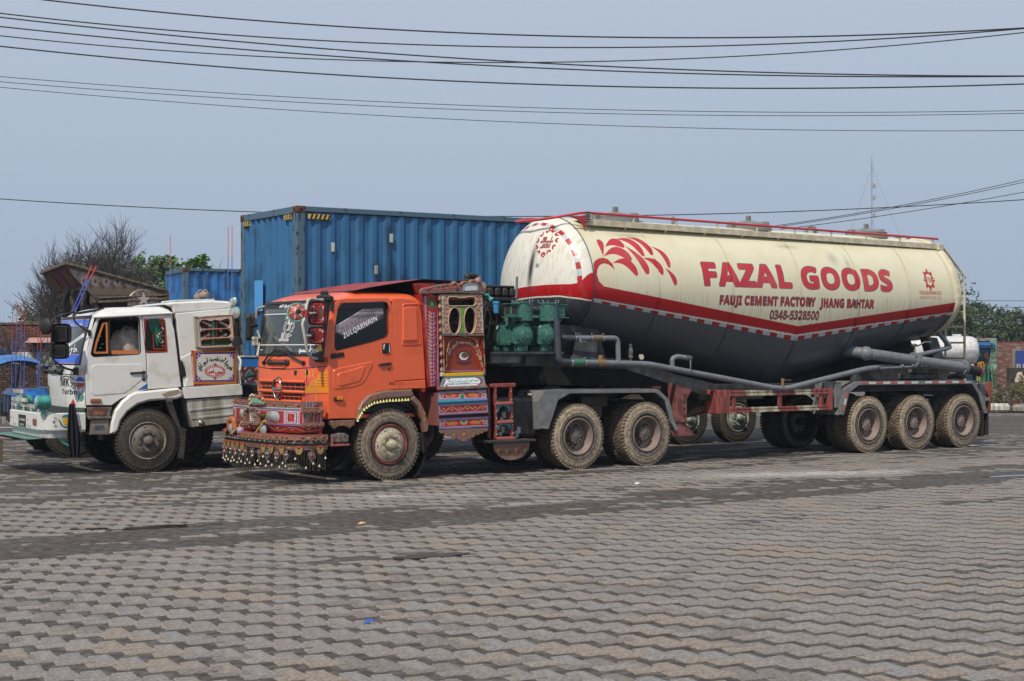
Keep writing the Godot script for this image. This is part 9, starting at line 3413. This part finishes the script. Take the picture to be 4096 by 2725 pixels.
	leaf_tree("leafy_tree", V(-18.6, 0, -72), [[0, 4.6, 0, 2.2, 1.5, 1.4, 22], [1.6, 5.4, 0, 1.0, .9, 1.0, 10]], 1300, .14, Color(.03, .05, .02), Color(.07, .1, .035), 4, "dull olive tree seen through the bare twigs")
	leaf_tree("leafy_tree", V(-19.0, 0, -64), [[0, 3.3, 0, 1.1, .7, .8, 14], [1.5, 2.9, 0, .9, .6, .7, 9]], 700, .1, Color(.07, .12, .03), Color(.16, .2, .07), 5, "pale green sapling above the brick building's roof")
	bare_tree(V(-15.0, 0, -82), 6.2, .7, 5, 3, 4, 77, "leafless tree top showing above the smaller blue container")
	# right: kerb, hedge and shops
	var rk := node("stone_kerb", self, V(14.6, 0, -48.6))
	tag(rk, "rough whitewashed stone kerb below the hedge at the right edge", "", "", "structure")
	for k in 8:
		mb = MB.new()
		mb.box(V(k * .8 + .4, .12 + .02 * sin(k * 4.0), .02 * sin(k * 2.0)), V(.7 + .09 * sin(k * 3.0), .28, .34), Basis(Vector3.UP, .08 * sin(k * 5.0)) * Basis(Vector3.BACK, .05 * sin(k * 2.3)), .08)
		obj("kerb_stone", mb, M.concrete if k % 3 else M.whitedirty, rk)
	slab("planting_bed", V(14.4, -.02, -54), V(30, .14, -48.8), mat(S(.08, .06, .045), .95, 0, tx.grime, .6), "earth bed behind the stone kerb", "", "structure")
	leaf_tree("hedge", V(15.5, .1, -50.5), [[.4, .3, 0, .6, .35, .6, 18], [1.4, .45, 0, .7, .4, .6, 18], [2.4, .5, 0, .7, .45, .6, 18], [3.5, .5, 0, .8, .45, .6, 18], [5.0, .5, 0, 1.0, .45, .6, 18]], 900, .06, Color(.09, .08, .03), Color(.16, .17, .06), 6, "scruffy brown and green hedge behind the stone kerb", "hedge")
	mb = MB.new()
	rng.seed = 12
	for i in 240:
		var p := V(15.5 + rng.randf() * 6.0, .1, -50.2 + rng.randf_range(-.6, .6))
		mb.tube([p, p + V(rng.randf_range(-.15, .15), rng.randf_range(.3, .6), .05), p + V(rng.randf_range(-.3, .3), rng.randf_range(.6, 1.0), .1)], .008, 3, false, .004)
	tag(obj("dry_stems", mb, mat(S(.13, .09, .06), .95)), "dry brown stems and weeds among the hedge", "", "", "stuff")
	mb = MB.new()
	mb.lathe([Vector2(0, .0), Vector2(.09, .0), Vector2(.12, .2), Vector2(.14, .22), Vector2(.1, .21)], Transform3D(Basis(), V(15.75, .12, -49.2)), 16)
	tag(obj("flower_pot", mb, mat(S(.25, .09, .06), .8)), "terracotta pot among the weeds at the hedge's foot", "pot")
	# shop row: its coordinates are metres from a point at the foot of the mint pillar
	var D := 78.0
	var sx := V((3963.0 - 2048.0) / 6300.0 * D, 0, -D)
	var sh := node("shop", self, sx)
	tag(sh, "small mint green shop with blue shutter sign and hoses at its door", "shop")
	mb = MB.new()
	mb.bb(V(0, 0, -.4), V(.31, 2.47, .02), .01); mb.bb(V(-3.4, 0, -3.0), V(.3, 2.3, -2.8)); mb.bb(V(-3.4, 0, -3.0), V(-2.9, 2.4, 0), .01)
	obj("mint_wall", mb, M.mint, sh)
	mb = MB.new()
	mb.bb(V(-3.0, 2.32, -3.0), V(-.0, 2.47, -.02), .01)
	obj("roof_beam", mb, M.concrete, sh)
	mb = MB.new()
	mb.box(V(-.55, 2.1, .1), V(1.45, .2, .25), Basis(Vector3.RIGHT, .3), .02); mb.box(V(-.5, 2.24, -.05), V(1.2, .06, .3), Basis(Vector3.RIGHT, .3))
	var aw := obj("shutter_sign", mb, mat(S(.03, .12, .3), .6), sh)
	mb = MB.new()
	script3(mb, "gwhr fltr swb", func(a, b): return V(.05 - a, 2.06 + b, .262 - .1 * b), 1.15, .12, .025)
	obj("sign_lettering", mb, M.black, aw)
	mb = MB.new()
	mb.bb(V(-.86, 1.75, -.06), V(-.04, 2.0, -.03), .005)
	obj("roller_shutter", mb, mat(S(.03, .08, .2), .6), sh)
	mb = MB.new()
	mb.bb(V(-1.1, 0, -.5), V(-.86, 2.3, -.05), .01)
	obj("door_jamb", mb, mat(S(.04, .12, .2), .7), sh)
	mb = MB.new()
	mb.bb(V(-.86, 0, -2.0), V(-.04, 2.2, -1.9))
	obj("dark_interior", mb, M.black, sh)
	for q in [[-.55, 1.2, .12], [-.15, 1.35, .1], [-.15, 1.1, .09]]:
		mb = MB.new()
		mb.disc(V(q[0], q[1], -.3), Vector3.BACK, q[2], .08, 16, .02)
		obj("hung_tyre", mb, M.black, sh)
	mb = MB.new()
	mb.bb(V(-.75, 0, .05), V(-.06, 1.0, .12), .01)
	obj("green_board", mb, mat(S(.02, .2, .14), .7), sh)
	for k in 6:
		mb = MB.new()
		var x := -.62 + k * .1
		var h: float = [1.25, 1.28, 1.0, 1.1, .95, 1.05][k]
		mb.tube(arc_pts([V(x - .08, .25, .18 + .02 * k), V(x - .05, h, .18 + .02 * k), V(x + .12, h, .2 + .02 * k), V(x + .16, .25, .18 + .02 * k)], .12), .022, 6)
		obj("hose", mb, [mat(S(.7, .3, .03), .5), mat(S(.7, .32, .03), .5), M.black, mat(S(.03, .2, .1), .5), M.black, mat(S(.03, .2, .1), .5)][k], sh)
	mb = MB.new()
	for k in 7: 
		mb.col = Color(.4, .05, .06) if k % 2 == 0 else Color(.65, .63, .62)
		mb.quad(V(-1.4 + k * .07, 1.02, .5), V(-1.37 + k * .07, 1.22, .2), V(-1.3 + k * .07, 1.22, .2), V(-1.33 + k * .07, 1.02, .5))
	obj("striped_cloth", mb, mat(Color(1, 1, 1), .8), sh)
	mb = MB.new()
	letters3(mb, "0301", func(a, b): return V(.02 + a, 1.42 + b, .0235), .27, .16); letters3(mb, "0-7689", func(a, b): return V(.02 + a, 1.2 + b, .0235), .27, .13)
	script3(mb, "shyd mstry", func(a, b): return V(.29 - a, 1.66 + b, .0235), .26, .1, .014); script3(mb, "ka Twb", func(a, b): return V(.29 - a, .8 + b, .0235), .25, .16, .03)
	obj("painted_numbers", mb, M.black, sh)
	mb = MB.new()
	mb.tube([V(.12, 0, .5), V(.12, .6, .5)], .09, 12); mb.disc(V(.12, .75, .5), V(.1, .1, 1), .16, .1, 18, .03)
	tag(obj("post", mb, M.wood, sh), "short wooden post with an old tyre hub on top")
	var bw := node("brick_wall", self, sx + V(.33, 0, -.1))
	tag(bw, "broken-topped pale brick wall beside the mint green shop", "wall")
	mb = MB.new()
	mb.bb(V(0, 0, -.3), V(3.4, 2.2, -.02))
	obj("wall_core", mb, mat(S(.25, .19, .15), .95), bw)
	bricks(bw, 3.3, 2.27, [Color(.34, .2, .16), Color(.3, .17, .13), Color(.4, .28, .22), Color(.26, .13, .1)], V(.23, .085, .1))
	mb = MB.new()
	mb.bb(V(.72, 0, .02), V(1.12, 1.95, .25), .01)
	obj("pier", mb, mat(S(.32, .26, .22), .95, 0, tx.fine, 3), bw)
	slab("metal_bin", sx + V(.42, 0, 1.2), sx + V(1.25, 1.02, 1.6), mat(S(.055, .045, .04), .8, 0, tx.grime, 2), "dark rusty metal cabinet standing before the pale brick wall", "cabinet")
	slab("red_container", sx + V(.95, 0, -4), sx + V(5, 2.3, -2), mat(S(.22, .05, .05), .7, 0, tx.grime, 1), "dull red container behind the pale brick wall", "container")
	var bs := slab("blue_board", sx + V(1.13, 0, .3), sx + V(3.0, 1.85, .4), mat(S(.02, .05, .24), .5), "blue board with white lettering cut by the right edge", "sign")
	mb = MB.new()
	letters3(mb, "RL", func(a, b): return V(sx.x + 1.16 + a, .8 + b, sx.z + .405), .5, .4)
	obj("board_letters", mb, M.plasterwhite, bs)
	sitting_man(V(23.75, 0, -74))
	mb = MB.new()
	mb.bb(V(23.45, 0, -74.3), V(24.05, .3, -73.8), .02)
	tag(obj("bench", mb, M.wood), "low wooden bench under the seated man", "bench")
	# white cylindrical tank on a dark frame
	var wk := node("white_tank", self, V(17.55, 0, -66))
	tag(wk, "white horizontal cylinder tank standing behind the cement trailer's ladder", "tank")
	mb = MB.new()
	mb.lathe([Vector2(0, 1.95), Vector2(.3, 1.93), Vector2(.5, 1.85), Vector2(.58, 1.7), Vector2(.6, 1.5), Vector2(.6, -1.5), Vector2(.5, -1.75), Vector2(0, -1.9)], Transform3D(MB.along(V(1, 0, .1)), V(0, 1.87, 0)), 32)
	mb.bb(V(.95, 2.45, -.2), V(1.25, 2.55, .2), .02)
	obj("shell", mb, mat(S(.66, .67, .68), .45, 0, tx.soft, 1), wk)
	mb = MB.new()
	for x in [-1.2, .2, 1.3]: mb.bb(V(x, 0, -.5), V(x + .12, 1.4, .5))
	mb.bb(V(-2.0, .9, -.5), V(1.6, 1.1, .5))
	obj("stand", mb, M.chassis, wk)
	# far buildings and trees
	slab("far_building", V(36.5, 0, -150), V(49, 4.1, -142), mat(S(.33, .3, .27), .9, 0, tx.streak, .2), "long low pale concrete building beyond the brick wall at right", "building")
	var fb := slab("far_building", V(38.2, 0, -170), V(44, 5.6, -164), mat(S(.22, .2, .18), .9, 0, tx.streak, .2), "grey concrete block rising behind the dark trees at right", "building")
	for k in 4:
		mb = MB.new()
		mb.bb(V(40.7 + k * 2.2, 2.9, -141.98), V(41.8 + k * 2.2, 3.7, -141.9))
		obj("window", mb, M.black, fb)
	var gd := Color(.035, .052, .025)
	var gl := Color(.07, .1, .04)
	for q in [[3795.0, 125.0, 6.3, 2.2, 2.6, "tall airy tree behind the trailer's rear ladder"], [3850.0, 118.0, 3.6, 2.0, 1.5, "dark tree just right of the ladder, above the white tank"], [3930.0, 120.0, 3.4, 2.4, 1.3, "broad dark green tree above the mint green shop"], [4000.0, 125.0, 3.8, 1.9, 1.6, "dense blackish tree above the pale brick wall"], [4062.0, 140.0, 4.0, 1.5, 1.4, "small pale tree above the far low concrete building"], [4120.0, 120.0, 3.2, 1.8, 1.7, "dark tree cut off by the picture's right edge"], [3700.0, 120.0, 4.6, 2.4, 1.5, "tree hidden mostly by the cement tank's tail"]]:
		leaf_tree("leafy_tree", V((q[0] - 2048) / 6300.0 * q[1], 0, -q[1]), [[0, q[2], 0, q[3], q[4], q[3], 26], [-q[3] * .7, q[2] - q[4] * .6, 0, q[3] * .7, q[4] * .6, q[3] * .6, 14], [q[3] * .8, q[2] - q[4] * .7, 0, q[3] * .7, q[4] * .6, q[3] * .6, 14], [0, q[2] * .45, 0, q[3] * 1.1, q[2] * .28, q[3] * .6, 20]], 1100, .17, gd, gl, int(q[0]), q[5])
	# guyed mast far off
	var m := node("radio_mast", self, V((3489.0 - 2048.0) / 6300.0 * 320.0, 0, -320))
	tag(m, "slender guyed lattice mast with small dishes far behind the tank", "mast")
	mb = MB.new()
	for s in [[-.16, .1], [.16, .1], [0, -.18]]: mb.tube([V(s[0], 0, s[1]), V(s[0], 40, s[1])], .022, 4)
	for k in 60: mb.tube([V(-.16 if k % 2 else .16, k * .66, .1), V(.16 if k % 2 else -.16, k * .66 + .66, .1)], .02, 3)
	mb.tube([V(0, 40, 0), V(0, 41, 0)], .05, 4)
	obj("lattice", mb, mat(S(.2, .19, .2), .7), m)
	for y in [35.0, 32.6, 29.0]:
		mb = MB.new()
		mb.lathe([Vector2(0, -.25), Vector2(.35, -.2), Vector2(.55, .1), Vector2(.5, .12), Vector2(0, .0)], Transform3D(MB.along(V(.6, 0, 1)), V(.45, y, .2)), 12)
		obj("dish", mb, M.plasterwhite, m)
	mb = MB.new()
	for y in [39.0, 28.0]:
		for x in [-14.0, 14.0]: mb.tube([V(0, y, 0), V(x, 0, 6)], .02, 3)
	obj("guy_wires", mb, M.cable, m)
	# overhead cables
	var gu := "thick black cables crossing the upper sky"
	cable([-16.924,13.659,0,12.327,16.922,12.551], 52, .026, "topmost thick cable, leaving the picture's top near its left corner", gu)
	cable([-17.573,13.465,0,12.306,17.572,12.941], 54, .024, "second thick cable from the top at the left edge", gu)
	cable([-18.224,13.749,0,12.173,18.22,11.656], 56, .026, "third thick cable from the top at the left edge, still falling at right", gu)
	cable([-18.549,13.624,0,12.165,18.546,11.82], 57, .026, "fourth thick cable from the top at the left edge", gu)
	cable([-17.897,12.891,0,11.955,17.898,13.005], 55, .021, "fifth thick cable, crossing the others and climbing at the right", gu)
	cable([-18.873,13.1,0,11.726,18.871,11.708], 58, .028, "lowest thick cable of the upper set", gu)
	var gm := "thin cables below the thick ones"
	cable([-20.173,12.676,0,11.474,20.17,11.336], 62, .014, "upper of the three thin cables in mid sky", gm)
	cable([-20.498,12.639,0,11.457,20.496,11.377], 63, .014, "middle of the three thin cables in mid sky", gm)
	cable([-20.823,12.585,0,11.171,20.82,10.825], 64, .014, "lowest of the three thin cables in mid sky", gm)
	cable([-13.66,5.945,0,5.478,13.66,5.925], 42, .013, "single cable passing just above the blue container's roof", "")
	var gr := "cables climbing to the right edge above the tank"
	cable([11.026,7.319,16.263,8.13,22.768,9.465, 1], 70, .016, "upper cable climbing to the right edge behind the tank rail", gr)
	cable([11.026,7.263,16.263,8.064,22.768,9.354, 1], 70, .016, "middle cable climbing to the right edge behind the tank rail", gr)
	cable([11.916,7.252,16.262,7.83,22.767,8.909, 1], 70, .016, "lower cable climbing to the right edge behind the tank rail", gr)
	var gf := "faint far cables at the right"
	for k in 3: cable([36.881,6.827,44.502,6.827,52.02,6.801, 1].map(func(v): return v if v > 20 else v - k * .66), 160, .03, ["upper", "middle", "lower"][k] + " faint far cable above the trees at right", gf)
	# bits of litter and wet patches
	for q in [[-1.022,-11.189, 0, "small crumpled blue scrap on the clean pavers in the foreground", Color(.03, .1, .4)], [-1.673,-17.486, 1, "small yellow peel on the dirty lane", Color(.55, .4, .15)], [1.796,-22.635, 2, "white paper scrap on the lane below the landing leg", Color(.7, .7, .7)], [5.058,-24.337, 3, "tan scrap at the edge of the white powder", Color(.45, .32, .15)]]:
		mb = MB.new()
		mb.quad(V(-.06, 0, .03), V(-.02, .035, -.03), V(.03, .012, -.02), V(.02, .004, .04)); mb.quad(V(-.02, .035, -.03), V(.05, .03, -.05), V(.08, .004, 0), V(.03, .012, -.02))
		var o := obj("litter", mb, mat(Color(q[4].r, q[4].g, q[4].b).linear_to_srgb(), .8))
		o.position = V(q[0], .004, q[1])
		o.scale = V(.65, .65, .65)
		tag(o, q[3], "litter")
	for q in [[-3.714,-17.241, .55, .16, "puddle among the pavers left of the orange truck"], [-4.574,-17.002, .2, .06, "tiny puddle beside the larger one at left"], [7.602,-24.052, .5, .1, "thin wet patch at the right edge of the lane"], [9.483,-31.755, .8, .1, "wet streak beside the rearmost trailer wheel"], [-.747,-14.812, .4, .12, "dark oil stain on the clean pavers"]]:
		mb = MB.new()
		var p := PackedVector2Array()
		for k in 28: p.append(Vector2(q[2] * cos(TAU * k / 28) * (1.0 + .25 * sin(k * 2.3) + .15 * sin(k * 4.1)), q[3] * sin(TAU * k / 28) * (1.0 + .3 * cos(k * 1.7))))
		mb.xf = Transform3D(Basis(Vector3.UP, .5) * Basis(Vector3.RIGHT, -PI / 2), V(q[0], .0065, q[1]))
		mb.prism(p, -.01, 0, 0, [], false)
		var o := obj("puddle", mb, mat(S(.035, .03, .028), .06 if q[2] != .4 else .35))
		tag(o, q[4], "puddle" if q[2] != .4 else "stain")
func sitting_man(at: Vector3) -> void:
	# joints of a man squatting forward, turned to the right, arms on his knees
	var J := [[V(0, .42, 0), V(.1, .72, 0), .13, .12], [V(.1, .72, 0), V(.2, .86, 0), .12, .05], [V(.0, .4, .1), V(.36, .5, .12), .09, .065], [V(.36, .5, .12), V(.3, .1, .12), .06, .045], [V(.0, .4, -.1), V(.36, .48, -.12), .09, .065], [V(.36, .48, -.12), V(.3, .1, -.12), .06, .045], [V(.12, .74, .16), V(.3, .52, .18), .055, .045], [V(.3, .52, .18), V(.42, .62, .05), .042, .03], [V(.12, .74, -.16), V(.3, .52, -.16), .055, .045], [V(.3, .52, -.16), V(.42, .6, -.03), .042, .03], [V(.29, .06, .12), V(.42, .04, .12), .045, .03], [V(.29, .06, -.12), V(.42, .04, -.12), .045, .03], [V(.22, .92, 0), V(.25, .96, 0), .085, .09], [V(.29, .9, 0), V(.33, .9, 0), .04, .025]]
	var c := .025
	var nx := 36
	var ny := 46
	var nz := 26
	var o := V(-.25, -.02, -.32)
	var f := PackedFloat32Array()
	f.resize(nx * ny * nz)
	for z in nz:
		for y in ny:
			for x in nx:
				var p := o + V(x, y, z) * c
				var s := 0.0
				for j in J:
					var ab: Vector3 = j[1] - j[0]
					var t := clampf((p - j[0]).dot(ab) / ab.length_squared(), 0, 1)
					s += exp(-60.0 * ((p - j[0] - ab * t).length() - lerpf(j[2], j[3], t)))
				f[(z * ny + y) * nx + x] = -log(maxf(s, 1e-30)) / 60.0
	var vert := {}
	var mb := MB.new()
	var at_cell := func(x: int, y: int, z: int) -> Vector3:
		var key := (z * ny + y) * nx + x
		if vert.has(key): return vert[key]
		var sum := Vector3.ZERO
		var n := 0
		for e in [[0, 1], [2, 3], [4, 5], [6, 7], [0, 2], [1, 3], [4, 6], [5, 7], [0, 4], [1, 5], [2, 6], [3, 7]]:
			var a: int = e[0]
			var b: int = e[1]
			var va := f[((z + (a >> 2)) * ny + y + ((a >> 1) & 1)) * nx + x + (a & 1)]
			var vb := f[((z + (b >> 2)) * ny + y + ((b >> 1) & 1)) * nx + x + (b & 1)]
			if (va < 0) != (vb < 0):
				sum += V(a & 1, (a >> 1) & 1, a >> 2).lerp(V(b & 1, (b >> 1) & 1, b >> 2), va / (va - vb)); n += 1
		vert[key] = o + (V(x, y, z) + sum / maxf(n, 1)) * c
		return vert[key]
	for z in range(1, nz - 1):
		for y in range(1, ny - 1):
			for x in range(1, nx - 1):
				var v0 := f[(z * ny + y) * nx + x]
				for ax in 3:
					var v1 := f[((z + (1 if ax == 2 else 0)) * ny + y + (1 if ax == 1 else 0)) * nx + x + (1 if ax == 0 else 0)]
					if (v0 < 0) == (v1 < 0): continue
					var q := []
					for e in [[0, 0], [1, 0], [1, 1], [0, 1]]:
						if ax == 0: q.append(at_cell.call(x, y - e[0], z - e[1]))
						elif ax == 1: q.append(at_cell.call(x - e[1], y, z - e[0]))
						else: q.append(at_cell.call(x - e[0], y - e[1], z))
					var m: Vector3 = (q[0] + q[2]) * .5
					mb.col = Color(.42, .36, .28)
					if m.y > .84 or m.x > .37 and m.y > .5 or m.y < .1: mb.col = Color(.2, .11, .07)
					if m.y > .95 or (m.y > .86 and m.x < .2): mb.col = Color(.02, .016, .014)
					if v0 < 0: mb.quad(q[3], q[2], q[1], q[0])
					else: mb.quad(q[0], q[1], q[2], q[3])
	var b := obj("person", mb, mat(Color(1, 1, 1), .9))
	b.position = at
	tag(b, "man in a pale tunic sitting bent forward on a low bench by the hedge", "person")
func _ready() -> void:
	var cam := Camera3D.new()
	cam.name = "camera"
	add_child(cam)
	cam.position = Vector3(0, 1.95, 0)
	cam.rotation_degrees.x = .2956
	cam.fov = 24.41
	cam.near = .1
	cam.far = 2000
	var env := Environment.new()
	env.background_mode = Environment.BG_SKY
	var sky := Sky.new()
	var sm := ProceduralSkyMaterial.new()
	sm.sky_top_color = Color(.745, .79, .86)
	sm.sky_horizon_color = Color(.625, .69, .775)
	sm.sky_curve = .12
	sm.ground_horizon_color = Color(.45, .44, .43)
	sm.ground_bottom_color = Color(.3, .29, .28)
	sky.sky_material = sm
	env.sky = sky
	env.background_energy_multiplier = 1.0
	env.tonemap_mode = Environment.TONE_MAPPER_LINEAR
	env.tonemap_exposure = 1.0
	env.sdfgi_enabled = true
	env.ssao_enabled = true
	env.ssil_enabled = true
	env.fog_enabled = true
	env.fog_density = .0004
	env.fog_light_color = Color(.66, .72, .8)
	var we := WorldEnvironment.new()
	we.name = "sky"
	we.environment = env
	add_child(we)
	var sun := DirectionalLight3D.new()
	sun.name = "sun"
	add_child(sun)
	sun.look_at_from_position(Vector3(-.28, .77, .57), Vector3.ZERO)
	sun.light_energy = 1.15
	sun.light_color = Color(1, .96, .89)
	sun.light_angular_distance = .5
	sun.shadow_enabled = true
	looks()
	yard()
	tractor()
	trailer()
	white_truck()
	lorries_behind()
	surroundings()
